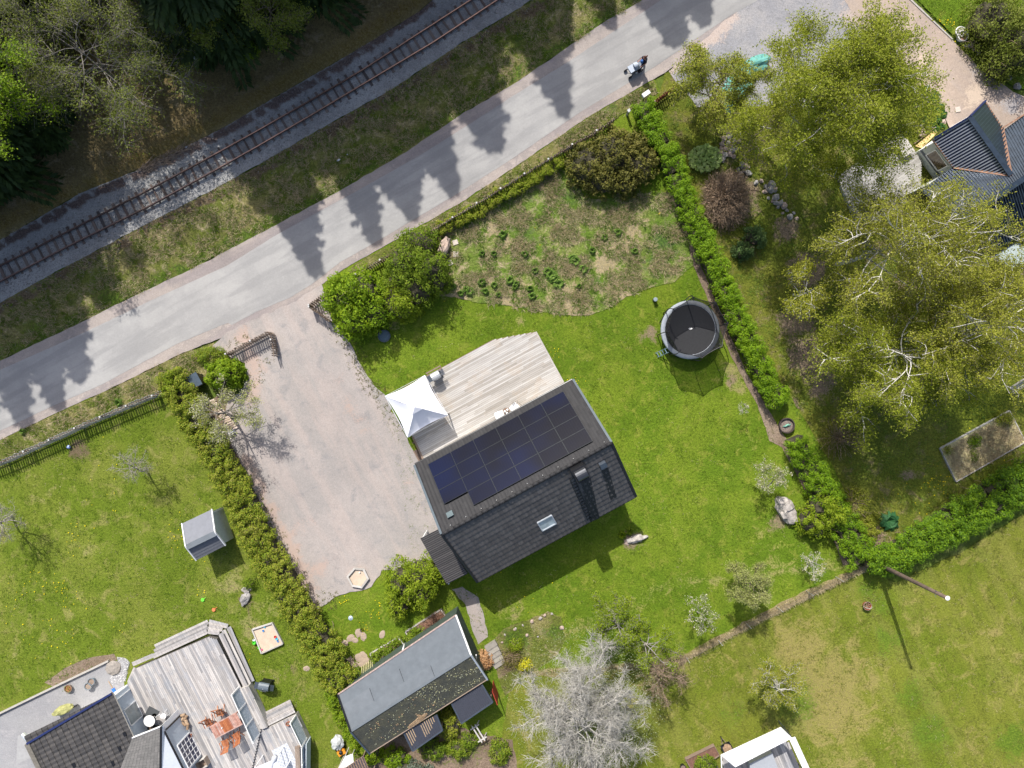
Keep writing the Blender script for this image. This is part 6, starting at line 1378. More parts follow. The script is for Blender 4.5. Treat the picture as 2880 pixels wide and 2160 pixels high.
lamp = TH('garden_lamp', 'small round garden lamp on a stake in the flowery grass patch', 'lamp', 1000, 1718)
MB().tube([(0, 0, 0), (0, 0, 1.5)], .015, 6).build('stake', M_blk, lamp); MB().lathe((0, 0, 1.45), [(.14, 0), (.16, .03), (.05, .08), (.02, .12)], 16).build('shade', plain('lamp_glass', (.42, .5, .55), .2, .2), lamp)
st = TH('stump_lamp', 'short dark cylindrical bollard on the lawn above the trampoline', 'bollard', 1844, 842, .45); st.location.z = 0; MB().tube([(0, 0, 0), (0, 0, .42)], .13, 14).build('body', M_blk, st); MB().lathe((0, 0, .42), [(.001, .03), (.13, .02), (.15, 0)], 14, False).build('cap', plain('bollard_cap', (.22, .27, .30), .5), st)
bsk = TH('planter_basket', 'rusty red basket planter alone on the yellowish field', 'basket', 2434, 1701)
MB().lathe((0, 0, 0), [(.22, 0), (.3, .3), (.27, .3), (.2, .1)], 18, False).build('basket', plain('red_brown_wicker', (.28, .08, .04), .9, 0, .4, 15), bsk); MB().ring((0, 0, .3), .29, .02, 20).build('rim', M_wood_b, bsk)
MB().tube([(-.28, 0, .3), (-.2, -.05, .5), (0, -.08, .58), (.2, -.05, .5), (.28, 0, .3)], .016, 6).build('handle', M_wood_w, bsk); V, F = leaves_geo(RNG.normal(0, .1, (50, 3)) * (1, 1, .4) + (0, 0, .3), .1); np_obj('dry_plant', V, F, leafmat('dry_leaf', [(.15, .10, .06), (.3, .22, .15), (.2, .08, .05)], .1), bsk)
fp2 = TH('fire_ring', 'round dark stone ring filled with soil in the gap of the bright hedge', 'planter', 2214, 1197, .35); fp2.location.z = 0
MB().lathe((0, 0, 0), [(.50, 0), (.55, .35), (.49, .36), (.45, .1)], 28, False).build('ring', plain('dark_ring', (.06, .045, .04), .9, 0, .3, 8), fp2); MB().lathe((0, 0, .1), [(.001, .12), (.46, .08)], 24, False).build('soil', plain('stony_soil', (.20, .16, .14), .95, 0, .5, 9), fp2)
lz = thing('garden_figure', 'small pale green lizard shaped ornament on top of the dark ring', 'ornament', (fp2.location[0], fp2.location[1], .22), .3)
MB().tube([(-.28, .02, .03), (-.12, -.02, .07), (.05, .03, .08), (.2, -.03, .05), (.34, .02, .02)], [.02, .06, .07, .04, .01], 8).build('body', plain('verdigris', (.18, .42, .32), .6, 0, .2), lz, True)
for x, s in ((-.05, 1), (-.05, -1), (.12, 1), (.12, -1)): MB().tube([(x, 0, .06), (x + .04, s * .12, .03)], .016, 5).build('leg', plain('verdigris', (.18, .42, .32), .6), lz)
whb = TH('wheelbarrow', 'wheelbarrow full of brown litter beside the white porch building', 'wheelbarrow', 2046, 2106, .5, math.radians(30)); whb.location.z = 0
MB().add([(x * .22, y * .32, .28) for x, y in ((-1, -1), (1, -1), (1, 1), (-1, 1))] + [(x * .36, y * .44, .56) for x, y in ((-1, -1), (1, -1), (1, 1), (-1, 1))], [(3, 2, 1, 0), (0, 1, 5, 4), (1, 2, 6, 5), (2, 3, 7, 6), (3, 0, 4, 7)]).build('tray', M_flash, whb)
V, F = blob_geo((0, 0, .50), (.31, .38, .1), 2, .4, 3); np_obj('litter', V, F, plain('brown_litter', (.28, .19, .12), .95, 0, .4, 12), whb)
MB().tube([(0, .62, .18), (.05, .62, .18)], .18, 14).build('wheel', M_blk, whb)
for s in (-.24, .24): MB().tube([(s * .2, .6, .2), (s, -.2, .3), (s * 1.2, -.95, .6)], .018, 6).build('handle', M_wood_b, whb); MB().tube([(s, -.25, .3), (s, -.35, 0)], .015, 5).build('leg', M_blk, whb)
bdb = TH('raised_bed', 'brown soil bed edged with planks left of the white porch building', 'raised bed', 1978, 2135)
qb = [W(x, y, .3) for x, y in ((1929, 2137), (2009, 2098), (2024, 2125), (1950, 2175))]
for i in range(4): part(MB().obox(qb[i] * (1, 1, 0) + (0, 0, .15), qb[(i + 1) % 4] * (1, 1, 0) + (0, 0, .15), .05, .3), 'plank', M_wood_b, bdb)
part(MB().prism([tuple(p_[:2]) for p_ in qb], .01, .22), 'soil', plain('red_soil', (.16, .085, .06), .95, 0, .3, 8), bdb)
pot('dark round pot left of the brown bed at the bottom edge', 1918, 2152, 0, .2, .3, M_dmetal)

def raised(label, pts, h, fill, wood=M_wood_w, n=None):
    c = np.mean(pts, axis=0); t = TH('raised_bed', label, 'raised bed', c[0], c[1]); q = [W(x, y, h) for x, y in pts]
    for i in range(len(q)): part(MB().obox(q[i] * (1, 1, 0) + (0, 0, h / 2), q[(i + 1) % len(q)] * (1, 1, 0) + (0, 0, h / 2), .06, h), 'plank', wood, t)
    part(MB().prism([tuple(p_[:2]) for p_ in q], .01, h - .06), 'soil', fill, t); return t
M_bsoil = plain('bed_soil', (.16, .11, .08), .95, 0, .35, 6, bump=.5); M_straw2 = plain('straw_bed', (.46, .42, .22), .95, 0, .3, 5, bump=.6)
raised('narrow plank edged vegetable bed against the outbuilding, left of the white downpipe', ((1040, 1840), (1119, 1793), (1137, 1815), (1054, 1868)), .25, M_bsoil)
raised('plank edged bed heaped with brown twigs above the outbuilding roof', ((1140, 1778), (1240, 1715), (1258, 1742), (1160, 1808)), .25, M_bsoil)
raised('large straw covered bed framed with thin logs on the far right lawn', ((2645, 1261), (2840, 1155), (2885, 1243), (2690, 1355)), .18, M_straw2)
pl_ = thing('plank_stack', 'pale planks leaning on the outbuilding wall near the hedge', 'planks', tuple(W(1030, 1890)))
for i in range(7): a = W(1018 + i * 5, 1900 - i * 3.2, .9 ); part(MB().obox(a * (1, 1, 0) + (0, 0, .05) + OV * -.35, a, .1, .03, OU), 'plank', plain('fresh_plank', (.50, .48, .25), .8), pl_)
# garden steps
gs = TH('garden_steps', 'five grey stone steps beside the outbuilding', 'steps', 1393, 1843)
for i in range(5): a = W(1381 + i * 5.7, 1817 + i * 12.5, .30 - i * .05); part(MB().box((a[0], a[1], .17 - i * .03), (.86, .36, .34 - i * .06), OA), 'step', pieces('step_stone', [(.27, .25, .22), (.31, .29, .25), (.35, .32, .28)], .95, 5, var=.15), gs)
# saw horse
sw = TH('sawhorse', 'grey wooden sawhorse behind the nearer canopy', 'sawhorse', 1347, 2050, 0, math.radians(-58))
for s in (-.12, .12): MB().box((0, s, .62), (1.3, .09, .05)).build('beam', M_wood_w, sw)
for x in (-.5, .5):
    MB().box((x, 0, .6), (.08, .7, .05)).build('cross_beam', M_wood_w, sw)
    for s in (-1, 1): MB().obox((x, s * .1, .6), (x, s * .32, 0), .06, .05).build('leg', M_wood_w, sw)
# bench, right edge
be = TH('bench', 'weathered grey slatted bench at the right picture edge', 'bench', 2860, 1082, 0, math.radians(33))
for y in (-.2, -.06, .08, .22): MB().box((0, y, .44), (1.6, .11, .03)).build('seat_slat', M_wood_w, be)
for y, z in ((.34, .62), (.38, .80)): MB().box((0, y, z), (1.6, .03, .12)).build('back_slat', M_wood_w, be)
for x in (-.7, .7):
    for y in (-.2, .28): MB().box((x, y, .22), (.06, .06, .44)).build('leg', M_wood_w, be)
ors = TH('orange_pipe', 'orange pipe lying in the grass at the right picture edge', 'pipe', 2870, 1303, .05, math.radians(35)); MB().tube([(-.6, 0, 0), (1.2, 0, 0)], .05, 8).build('pipe', plain('orange_plastic', (.6, .18, .05), .5), ors)
# things round the right house
tbl = TH('garden_table', 'pale grey slatted table standing on the right deck by the house corner', 'table', 2546, 418, .7, math.radians(33)); tbl.location.z = .35
for i in range(6): MB().box((-.36 + i * .145, 0, .40), (.13, .95, .03)).build('table_slat', M_wood_w, tbl)
for x in (-.35, .35):
    for y in (-.4, .4): MB().box((x, y, .2), (.05, .05, .38)).build('leg', M_wood_w, tbl)
snd = TH('sand_path', 'yellow sand bed against the white gable wall of the right house', 'sand bed', 2590, 395); part(MB().prism([tuple(W(x, y)[:2]) for x, y in ((2572, 412), (2628, 366), (2634, 374), (2590, 418))], .05, .12), 'sand', plain('yellow_sand', (.55, .40, .18), .95, 0, .15, 4), snd)
part(MB().obox(W(2570, 405, .1), W(2630, 358, .1), .06, .18), 'plank', M_wood_b, snd)
for i, (x, y, w, d, a, lab) in enumerate(((2692, 309, .36, .36, .2, 'square pale paving slab on the dirt beside the dark gable'), (2598, 211, .42, .34, .5, 'pale paving slab at the edge of the birch crown near the dirt road'), (2597, 352, .4, .18, .7, 'narrow pale stone block left of the yellow sand'), (1281, 682, .36, .34, .3, 'upper pale paving slab by the tall boulder'), (1282, 715, .36, .36, .05, 'middle pale paving slab by the tall boulder'), (1265, 740, .38, .38, .7, 'lowest pale paving slab by the tall boulder'))):
    t = TH('paving_slab', lab, 'slab', x, y, 0, a); MB().box((0, 0, .06), (w, d, .06)).build('slab', plain('pale_slab', (.52, .46, .40), .9, 0, .1, 6), t)
def logbar(name, lab, a, b, r, mat, z=.05, cat='edging'):
    A, B = W(*a), W(*b); t = thing(name, lab, cat, tuple((A + B) / 2)); part(MB().obox(A + (0, 0, z), B + (0, 0, z), r, r), 'timber', mat, t)
logbar('edging_timber', 'thin timber edging between the dirt road and the far grass', (2548, -10), (2677, 112), .09, M_wood_w)
logbar('edging_timber', 'thin brown pole lying at the dirt road edge under the birch', (2432, 78), (2482, 120), .06, M_wood_b)
logbar('edging_timber', 'thin brown pole lying by the dirt road near the house', (2585, 200), (2640, 244), .06, M_wood_b)
barrel = TH('flower_tub', 'round white tub with reddish soil at the corner of the far grass', 'tub', 2710, 100, .3); barrel.location.z = 0
MB().lathe((0, 0, 0), [(.34, 0), (.38, .3), (.34, .32), (.30, .2)], 22, False).build('tub', M_white, barrel); MB().lathe((0, 0, .18), [(.001, .04), (.31, 0)], 18, False).build('soil', plain('pinkish_soil', (.40, .24, .18), .95), barrel)
lid = TH('tub_lid', 'white round lid leaning against the white tub', 'lid', 2701, 90, .2, .4); MB().ring((0, 0, .05), .34, .04, 22).build('ring', M_white, lid); MB().lathe((0, 0, .04), [(.001, 0), (.32, 0)], 18, False).build('disc', M_wood_w, lid)
gc = TH('green_bin', 'small dark green bin at the dirt road edge under the birch', 'bin', 2432, 98); MB().lathe((0, 0, 0), [(.2, 0), (.24, .6), (.2, .66)], 14).build('body', plain('dark_green_plastic', (.03, .07, .06), .5), gc)
trp = []
for i, (x, y, sx, sy, a, lab) in enumerate(((2128, 172, 1.1, .5, .4, 'upper sheet of torn teal netting under the thin tree'), (2085, 222, 1.3, .8, .9, 'larger sheet of torn teal netting under the thin tree'), (2060, 282, .5, .6, .2, 'small scrap of teal netting below the others'))):
    t = TH('net', lab, 'netting', x, y, .8, a); V, F = blob_geo((0, 0, 0), (sx, sy, .28), 3, .5, 1.7, i * 3.0); np_obj('netting', V, F, plain('teal_net', (.12, .34, .30), .8, 0, .25, 8), t); t.location.z = .35
# blue tool, doorway bits on the gravel path
shv = TH('shovel', 'blue shovel lying at the corner of the left house', 'shovel', 315, 1933, .06, math.radians(-60)); MB().tube([(-.5, 0, 0), (.1, 0, 0)], .015, 6).build('handle', plain('yellow_wood', (.5, .3, .1), .6), shv); MB().prism([(.1, -.12), (.4, -.1), (.4, .1), (.1, .12)], -.01, .01).build('blade', plain('blue_plastic', (.03, .15, .6), .4), shv)
cyc = TH('cargo_barrow', 'barrow with a mossy green cover parked by the left house wall', 'barrow', 193, 1985, 0, math.radians(25))
V, F = blob_geo((0, 0, .6), (.75, .3, .25), 3, .35, 2.2, 8.0); np_obj('cover', V, F, plain('mossy_cover', (.30, .30, .12), .8, 0, .35, 4), cyc)
for x in (-.55, .5): MB().tube([(x, -.2, .28), (x, -.14, .28)], .28, 16).build('wheel', M_blk, cyc)
MB().box((0, -.1, .35), (1.2, .08, .1)).build('frame', plain('blue_frame', (.03, .06, .3), .4), cyc)
whs = TH('white_stones', 'patch of bright white pebbles between the gravel path and grey deck', 'pebbles'.replace('pebbles', 'stone bed'), 345, 1880)
q_ = sample_poly([(330, 1848), (352, 1852), (365, 1862), (352, 1915), (318, 1925), (312, 1905), (338, 1885)], 900); V, F = stones_geo(np.column_stack([q_ - np.array(whs.location)[:2], np.full(len(q_), .04)]), .04, .09); tag(np_obj('pebbles', V, F, pieces('white_pebble', [(.34, .34, .35), (.5, .5, .51), (.64, .64, .64)], .9, 20, bump=0), whs), kind='stuff')
cst = TH('stone_disc', 'round pale stone pile on the gravel path by the white pebbles', 'stone', 321, 1877); V, F = blob_geo((0, 0, .05), (.55, .5, .22), 3, .25, 3); np_obj('stone', V, F, plain('pale_stone', (.27, .245, .22), .95, 0, .2, 8), cst)
edg = TH('path_edging', 'pale timber edging between the gravel path and the bark bed', 'edging', 200, 1905); part(MB().obox(W(-60, 2035, .1), W(100, 1957, .1), .12, .2).obox(W(100, 1957, .1), W(306, 1858, .1), .12, .2), 'timber', M_wood_w, edg)

# ---------------------------------------------------------------- stones
def rock(px, py, r, h, label, mat, rz=0.0, sub=2, name='boulder', group=None, seed=0.0, z=0.0):
    t = TH(name, label, 'stone', px, py, 0, group=group); V, F = blob_geo((0, 0, h * .35 + z), (r[0], r[1], h * .65), sub, .45, 1.3, seed + px * .01, rz=rz, sharp=True)
    np_obj('stone', V, F, mat, t); return t
M_rockp = plain('pink_granite', (.40, .31, .26), .9, 0, .3, 4, bump=.6); M_rockg = plain('grey_granite', (.27, .26, .25), .9, 0, .35, 4, bump=.6); M_rockw = plain('lichen_rock', (.36, .33, .30), .9, 0, .45, 4, bump=.8)
rock(1250, 700, (.34, .78), .7, 'tall pointed pink and grey boulder beside three paving slabs', M_rockp, -.35, 3)
rock(2206, 1432, (.56, .92), .8, 'large pale speckled boulder half hidden by the lime green bush', M_rockw, .5, 3, seed=2)
rock(1790, 1514, (.72, .24), .3, 'flat grey and white rock with plants in the lawn near the house shadow', M_rockw, .25, 3, seed=4)
rock(1772, 1520, (.40, .28), .12, 'low sandy rock edge beside the flat grey rock', M_rockp, .3, 2)
rock(690, 1684, (.28, .50), .3, 'grey rock cluster in the lawn beside the left hedge', M_rockg, -.4, 3, seed=1)
rock(694, 1657, (.34, .2), .18, 'smaller weathered rock just above the grey rock cluster', M_rockw, .2, 2, seed=6)
def rocks(spec, label, group, mats, rr, name='stone', poly=None):
    for i, (x, y) in enumerate(sorted(spec, key=lambda q: q[1])):
        s = RNG.uniform(*rr); t = TH(name, f'{ORD[i]} stone from the top, {label}' if i else f'uppermost stone, {label}', 'stone', x, y, 0, group=group); V, F = blob_geo((0, 0, s * .4), (s, s * RNG.uniform(.6, .95), s * .6), 2, .4, 1.4, i * 1.7, rz=RNG.uniform(0, 3), sharp=True); np_obj('rock', V, F, mats[i % len(mats)], t)
hp_ = [(2035, 392), (2050, 385), (2065, 396), (2030, 407), (2047, 405), (2063, 410), (2028, 421), (2042, 420), (2058, 424), (2072, 420), (2024, 432), (2010, 432), (2038, 437), (2052, 436), (2030, 449), (2045, 375), (2076, 400), (2062, 440)]
rocks(hp_, 'in the pale heap below the thin yellow tree', 'field stones heaped under the birches', [M_rockp, M_rockw], (.14, .26))
hp2 = [(2085, 465), (2092, 480), (2080, 492), (2098, 470), (2088, 500), (2102, 488), (2076, 478), (2125, 515), (2140, 510)]
rocks(hp2, 'in the dark row beside the brown bare bush', 'grey stones in a row by the brown bush', [M_rockg, M_rockp], (.13, .28))
hp3 = [(2152, 525), (2150, 540), (2164, 535), (2180, 537), (2160, 558), (2172, 566), (2182, 572), (2195, 572), (2204, 580), (2188, 582), (2212, 592), (2200, 600), (2180, 556), (2220, 610), (2232, 600), (2240, 615), (2178, 530), (2168, 521)]
rocks(hp3, 'in the grey rubble at the shaded row end', 'stone rubble under the second birch', [M_rockg, M_rockg, M_rockp], (.12, .30))
rows = [(2718, 132, .22, 'grey'), (2728, 128, .25, 'pink'), (2749, 149, .2, 'grey'), (2760, 168, .18, 'pale'), (2778, 182, .2, 'pale'), (2795, 178, .22, 'grey'), (2818, 200, .26, 'pale'), (2834, 218, .28, 'grey'), (2858, 245, .26, 'grey'), (2738, 140, .16, 'pink'), (2768, 176, .14, 'grey')]
for i, (x, y, s, c) in enumerate(rows):
    rock(x, y, (s, s * .8), s * 1.2, f'{c} garden stone number {i + 1} counted from the white tub along the dirt road'.replace('number ' + str(i + 1) + ' counted', ['nearest', 'second', 'fourth', 'sixth', 'eighth', 'ninth', 'tenth', 'eleventh', 'last', 'third', 'seventh'][i] + ' in the row'), {'grey': M_rockg, 'pink': M_rockp, 'pale': M_rockw}[c], i * .7, 2, 'garden_stone', 'stones along the dirt road')
for x, y, s, lab in ((2579, 246, .28, 'pink boulder in dark green plants by the birch, topmost'), (2600, 277, .25, 'pink boulder in dark green plants, right of the middle pair'), (2585, 274, .14, 'small pink stone in dark green plants, left of the middle pair'), (2577, 303, .22, 'pink boulder in dark green plants by the birch, lowest'), (2588, 376, .3, 'pink boulder beside the yellow sand bed'), (2650, 345, .2, 'pinkish stone near the white gable wall')):
    rock(x, y, (s, s * .85), s * 1.3, lab, M_rockp, x * .1, 2)
fst = [(1395, 1815), (1420, 1785), (1446, 1770), (1470, 1758), (1496, 1747), (1520, 1738), (1532, 1730), (1552, 1726), (1450, 1768), (1513, 1790), (1580, 1765), (1456, 1808), (1412, 1806), (1482, 1786)]
rocks(fst, 'small and pale, round the flower bed', 'small stones of the flower bed', [M_rockw, M_rockp], (.07, .15))
stp_ = [(862, 1880), (905, 1835), (915, 1852), (935, 1828), (950, 1812), (968, 1808), (985, 1795), (998, 1800), (1022, 1790), (1008, 1780), (1075, 1785), (945, 1860), (1010, 1850), (1030, 1860), (1018, 1868), (1000, 1870), (985, 1862), (1022, 1842)]
for i, (x, y) in enumerate(sorted(stp_)):
    t = TH('stepping_stone', f'{ORD[i]} flat brownish stepping stone from the hedge, in the worn grass above the outbuilding', 'stone', x, y, 0, group='stepping stones above the outbuilding'); s = RNG.uniform(.22, .42); V, F = blob_geo((0, 0, .0), (s, s * .75, .035), 2, .3, 1.4, i * 2.0, rz=i * 1.0); np_obj('slab', V, F, plain('worn_step', (.34, .27, .21), .95, 0, .15, 6), t)
for i in range(16):
    x, y = 594 + i * 4.4 + RNG.uniform(-2, 2), 1128 + i * 5.2; t = TH('log', f'{ORD[i]} split log from the upper end of the firewood row under the knotty tree', 'log', x, y, .08, math.radians(28) + RNG.normal(0, .15), 'firewood logs laid as a path'); MB().tube([(-.28, 0, 0), (.28, 0, 0)], RNG.uniform(.07, .10), 7).build('bark', pieces('cut_firewood', [(.50, .40, .32), (.40, .32, .25), (.56, .47, .40)], .9, 10, var=.2), t)
cr = TH('white_crate', 'white crate at the lower end of the firewood row', 'crate', 652, 1216, .15, math.radians(28)); 
for y in (-.12, 0, .12): MB().box((0, y, .12), (.42, .07, .03)).build('slat', M_white, cr)
for x in (-.18, .18): MB().box((x, 0, .0), (.04, .32, .2)).build('side', M_white, cr)
# bits of litter by the rails
for x, y, s, lab in ((524, 413, .09, 'white paper scrap on the ballast beside the rails'), (548, 162, .2, 'pale blue rag on the dark bank under the trees'), (952, 450, .12, 'white piece of litter in the verge grass'), (977, 434, .06, 'tiny white litter scrap above the larger verge one')):
    t = TH('litter', lab, 'litter', x, y, .1 if y > 200 else .8, .5); V, F = blob_geo((0, 0, 0), (s, s * .6, s * .4), 2, .6, 2.5, x * .1); np_obj('scrap', V, F, plain('paper', (.6, .63, .66), .9), t)

# ---------------------------------------------------------------- person and pram
def skin_body(name, pts, edges, radii, mat, parent, root=0, lv=1):
    me = bpy.data.meshes.new(name); me.from_pydata(pts, edges, []); o = bpy.data.objects.new(name, me); COL.objects.link(o); o.parent = parent
    md = o.modifiers.new('skin', 'SKIN'); sv_ = me.skin_vertices[0].data
    for i, r_ in enumerate(radii): sv_[i].radius = r_ if isinstance(r_, tuple) else (r_, r_)
    sv_[root].use_root = True; md.use_smooth_shade = True; s2 = o.modifiers.new('sub', 'SUBSURF'); s2.levels = lv; s2.render_levels = lv; me.materials.append(mat); return o
per = TH('person', 'woman in dark clothes with a brown ponytail walking behind a pale pram on the road', 'person', 1803, 192, 0, math.radians(122))
M_skin = plain('skin', (.50, .27, .20), .6, 0, .05); M_navy = plain('navy_cloth', (.012, .013, .03), .9, 0, .2, 8); M_hair = plain('brown_hair', (.07, .022, .012), .6, 0, .3, 12)
# local frame: +y is the walking direction; striding, arms forward on the pram handle
P = [(0, 0, .95), (0, .0, 1.15), (0, .02, 1.38), (0, .03, 1.47), (0, .05, 1.56), (0, .06, 1.66),
     (-.1, .02, .90), (-.12, .24, .50), (-.12, .32, .10), (-.12, .44, .05), (.1, -.02, .90), (.12, -.08, .48), (.12, -.34, .12), (.12, -.26, .04),
     (-.17, .02, 1.38), (-.24, .02, 1.12), (-.2, .26, 1.04), (.17, .02, 1.38), (.24, .0, 1.12), (.2, .26, 1.04),
     (-.2, .33, 1.03), (.2, .33, 1.03)]
E = [(0, 1), (1, 2), (2, 3), (3, 4), (4, 5), (0, 6), (6, 7), (7, 8), (8, 9), (0, 10), (10, 11), (11, 12), (12, 13), (2, 14), (14, 15), (15, 16), (2, 17), (17, 18), (18, 19), (16, 20), (19, 21)]
Rr = [(.15, .11), (.13, .10), (.16, .11), .06, .075, .085, .095, .065, .045, .04, .095, .065, .045, .04, .055, .042, .03, .055, .042, .03, .035, .035]
n0 = len(P)
for h_, sx in ((20, -1), (21, 1)):
    bx, by, bz = P[h_]
    for f in range(4):
        i0 = len(P); L = (.07, .08, .075, .06)[f]; x = bx + (f - 1.5) * .019
        P += [(x, by + .03, bz), (x, by + .03 + L * .5, bz - .012), (x, by + .03 + L * .6, bz - .035)]; E += [(h_, i0), (i0, i0 + 1), (i0 + 1, i0 + 2)]; Rr += [.009, .008, .007]
    i0 = len(P); P += [(bx - sx * .035, by + .015, bz - .01), (bx - sx * .045, by + .05, bz - .02)]; E += [(h_, i0), (i0, i0 + 1)]; Rr += [.010, .008]
body = skin_body('body', P, E, Rr, M_skin, per, 0, 1)
def limb(name, pts, rr_, mat, k_=10): MB().tube(pts, rr_, k_).build(name, mat, per, True)
limb('top', [(0, 0, .88), (0, 0, 1.0), (0, .0, 1.18), (0, .01, 1.36), (0, .02, 1.46)], [.18, .175, .16, .195, .10], M_navy, 14)
limb('sleeve', [(-.14, .02, 1.42), (-.22, .02, 1.26)], [.085, .06], M_navy); limb('sleeve', [(.14, .02, 1.42), (.22, .01, 1.26)], [.085, .06], M_navy)
limb('trouser_leg', [(-.09, .01, .95), (-.12, .23, .52), (-.12, .32, .12)], [.12, .085, .065], M_navy); limb('trouser_leg', [(.09, -.01, .95), (.12, -.08, .50), (.12, -.33, .14)], [.12, .085, .065], M_navy)
for x, y in ((-.12, .39), (.12, -.30)): MB().tube([(x, y - .12, .05), (x, y, .06), (x, y + .14, .04)], [.045, .05, .04], 8).build('shoe', M_white, per, True)
V, F = blob_geo((0, .04, 1.66), (.10, .115, .115), 2, .1, 2); V[:, 2] = np.where(V[:, 1] > .10, np.maximum(V[:, 2], 1.70), V[:, 2]); np_obj('hair', V, F, M_hair, per, True)
limb('ponytail', [(0, -.05, 1.70), (.01, -.15, 1.64), (.02, -.17, 1.45)], [.035, .04, .015], M_hair, 8)
for x in (-.035, .035): V, F = blob_geo((x, .148, 1.655), (.012, .008, .008), 1, 0); np_obj('eye', V, F, M_dmetal, per)
MB().add([(-.012, .14, 1.62), (.012, .14, 1.62), (0, .165, 1.625), (0, .142, 1.665)], [(0, 1, 2), (0, 2, 3), (1, 3, 2), (0, 3, 1)]).build('nose', M_skin, per)
MB().box((0, .143, 1.592), (.05, .01, .008)).build('mouth', plain('lips', (.35, .1, .1), .5), per)
for x in (-.087, .087): V, F = blob_geo((x, .05, 1.64), (.012, .022, .032), 1, 0); np_obj('ear', V, F, M_skin, per)
pc = per.location; chd = thing('sling_bundle', 'blue and white cloth bundle carried at the chest of the walking woman', 'bundle', (pc[0], pc[1], 0), per.rotation_euler[2]); V, F = blob_geo((0, .20, 1.24), (.13, .11, .18), 2, .15, 2); np_obj('cloth', V, F, plain('blue_sling', (.05, .13, .35), .9, 0, .6, 7), chd, True)
prm = TH('pram', 'pale grey pram with dark wheels pushed along the road', 'pram', 1781, 201, 0, math.radians(122)); M_pramc = plain('light_blue_grey_cloth', (.42, .47, .54), .8, 0, .08)
vs = []; n = 8
for q in range(n + 1):
    a = PI * q / n * .62
    for r_ in range(9): b = PI * r_ / 8; vs.append((.25 * math.cos(b), .02 - .30 * math.cos(a) * math.sin(b) * 1.0 + .0, .72 + .36 * math.sin(b) * math.sin(a + .25)))
MB().add(vs, [(q * 9 + r_, q * 9 + r_ + 1, (q + 1) * 9 + r_ + 1, (q + 1) * 9 + r_) for q in range(n) for r_ in range(8)]).build('hood', M_pramc, prm, True)
MB().add([(x * .22, y * .42, .46) for x, y in ((-1, -1), (1, -1), (1, 1), (-1, 1))] + [(x * .27, y * .5, .74) for x, y in ((-1, -1), (1, -1), (1, 1), (-1, 1))], [(3, 2, 1, 0), (4, 5, 6, 7), (0, 1, 5, 4), (1, 2, 6, 5), (2, 3, 7, 6), (3, 0, 4, 7)]).build('carrycot', plain('mid_grey_cloth', (.22, .26, .32), .8, 0, .1), prm)
MB().box((0, .28, .76), (.50, .42, .04)).build('apron', M_pramc, prm)
for x in (-.3, .3):
    for y, r_ in ((-.38, .19), (.48, .14)): MB().tube([(x - .025, y, r_), (x + .025, y, r_)], r_, 16).build('wheel', M_blk, prm)
    MB().tube([(x * .85, .48, .14), (x * .8, 0, .45), (x * .8, -.45, .85), (x * .75, -.62, 1.02)], .016, 6).build('frame', M_blk, prm)
MB().tube([(-.23, -.62, 1.02), (.23, -.62, 1.02)], .02, 8).build('handle', M_blk, prm); MB().box((0, -.1, .3), (.36, .5, .16)).build('basket', M_dmetal, prm)
# ================================================================ TREES, HEDGES, SHRUBS
M_bark = pieces('grey_brown_bark', [(.16, .13, .105), (.20, .165, .135)], .9, 9, var=.35, island=False)
kb = NT('birch_bark'); nzb = kb.noise(6, 3, .7, dist=1.0); kb.done(kb.mix(kb.remap(nzb, .56, .62), (.62, .60, .55), (.10, .085, .075)), .8); M_birch = kb.m
M_lich = plain('lichen_bark', (.42, .405, .37), .9, 0, .25, 6); M_lich2 = plain('pale_grey_bark', (.29, .27, .24), .9, 0, .25, 6)
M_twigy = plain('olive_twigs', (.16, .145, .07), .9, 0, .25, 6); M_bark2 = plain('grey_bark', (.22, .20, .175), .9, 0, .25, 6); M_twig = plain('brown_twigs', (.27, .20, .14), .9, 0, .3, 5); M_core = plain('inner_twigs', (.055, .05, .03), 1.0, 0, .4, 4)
L_lime = leafmat('lime_leaves', [(.10, .17, .006), (.20, .28, .010), (.32, .38, .025)], .35)
L_hedge = leafmat('fresh_thuja', [(.085, .18, .004), (.17, .30, .006), (.27, .40, .012)], .3)
L_hedge2 = leafmat('green_thuja', [(.045, .11, .008), (.095, .19, .008), (.16, .27, .012)], .3)
L_spirea = leafmat('yellow_green_leaves', [(.09, .125, .012), (.20, .245, .014), (.34, .36, .04), (.17, .13, .05)], .3)
L_spireag = leafmat('hedge_green_leaves', [(.06, .12, .008), (.13, .21, .010), (.24, .29, .02), (.13, .11, .05)], .3)
L_bright = leafmat('bright_leaves', [(.08, .16, .004), (.17, .28, .006), (.29, .38, .016)], .35)
L_olive = leafmat('olive_leaves', [(.045, .05, .010), (.12, .12, .018), (.22, .19, .045)], .2)
L_birch = leafmat('birch_leaves', [(.13, .17, .010), (.28, .33, .020), (.46, .48, .08)], .47)
L_birch2 = leafmat('yellow_birch_leaves', [(.16, .19, .012), (.32, .34, .028), (.50, .49, .12)], .47)
L_pale = leafmat('pale_young_leaves', [(.19, .235, .04), (.33, .36, .11), (.47, .47, .23)], .35)
L_green = leafmat('mid_green_leaves', [(.075, .14, .008), (.15, .225, .012), (.25, .31, .025)], .35)
L_dark = leafmat('dark_green_leaves', [(.04, .085, .025), (.085, .15, .04), (.15, .22, .07)], .25)
L_spruce = leafmat('spruce_needles', [(.016, .032, .008), (.030, .055, .011), (.055, .085, .016)], .15)
L_brown = leafmat('brown_buds', [(.16, .11, .07), (.27, .19, .125), (.38, .28, .19)], .15)
L_dull = leafmat('dull_forest_leaves', [(.07, .10, .012), (.15, .19, .02), (.27, .30, .06)], .35)
M_bloss = leafmat('white_blossom', [(.36, .38, .24), (.50, .48, .38), (.62, .58, .52)], .2)

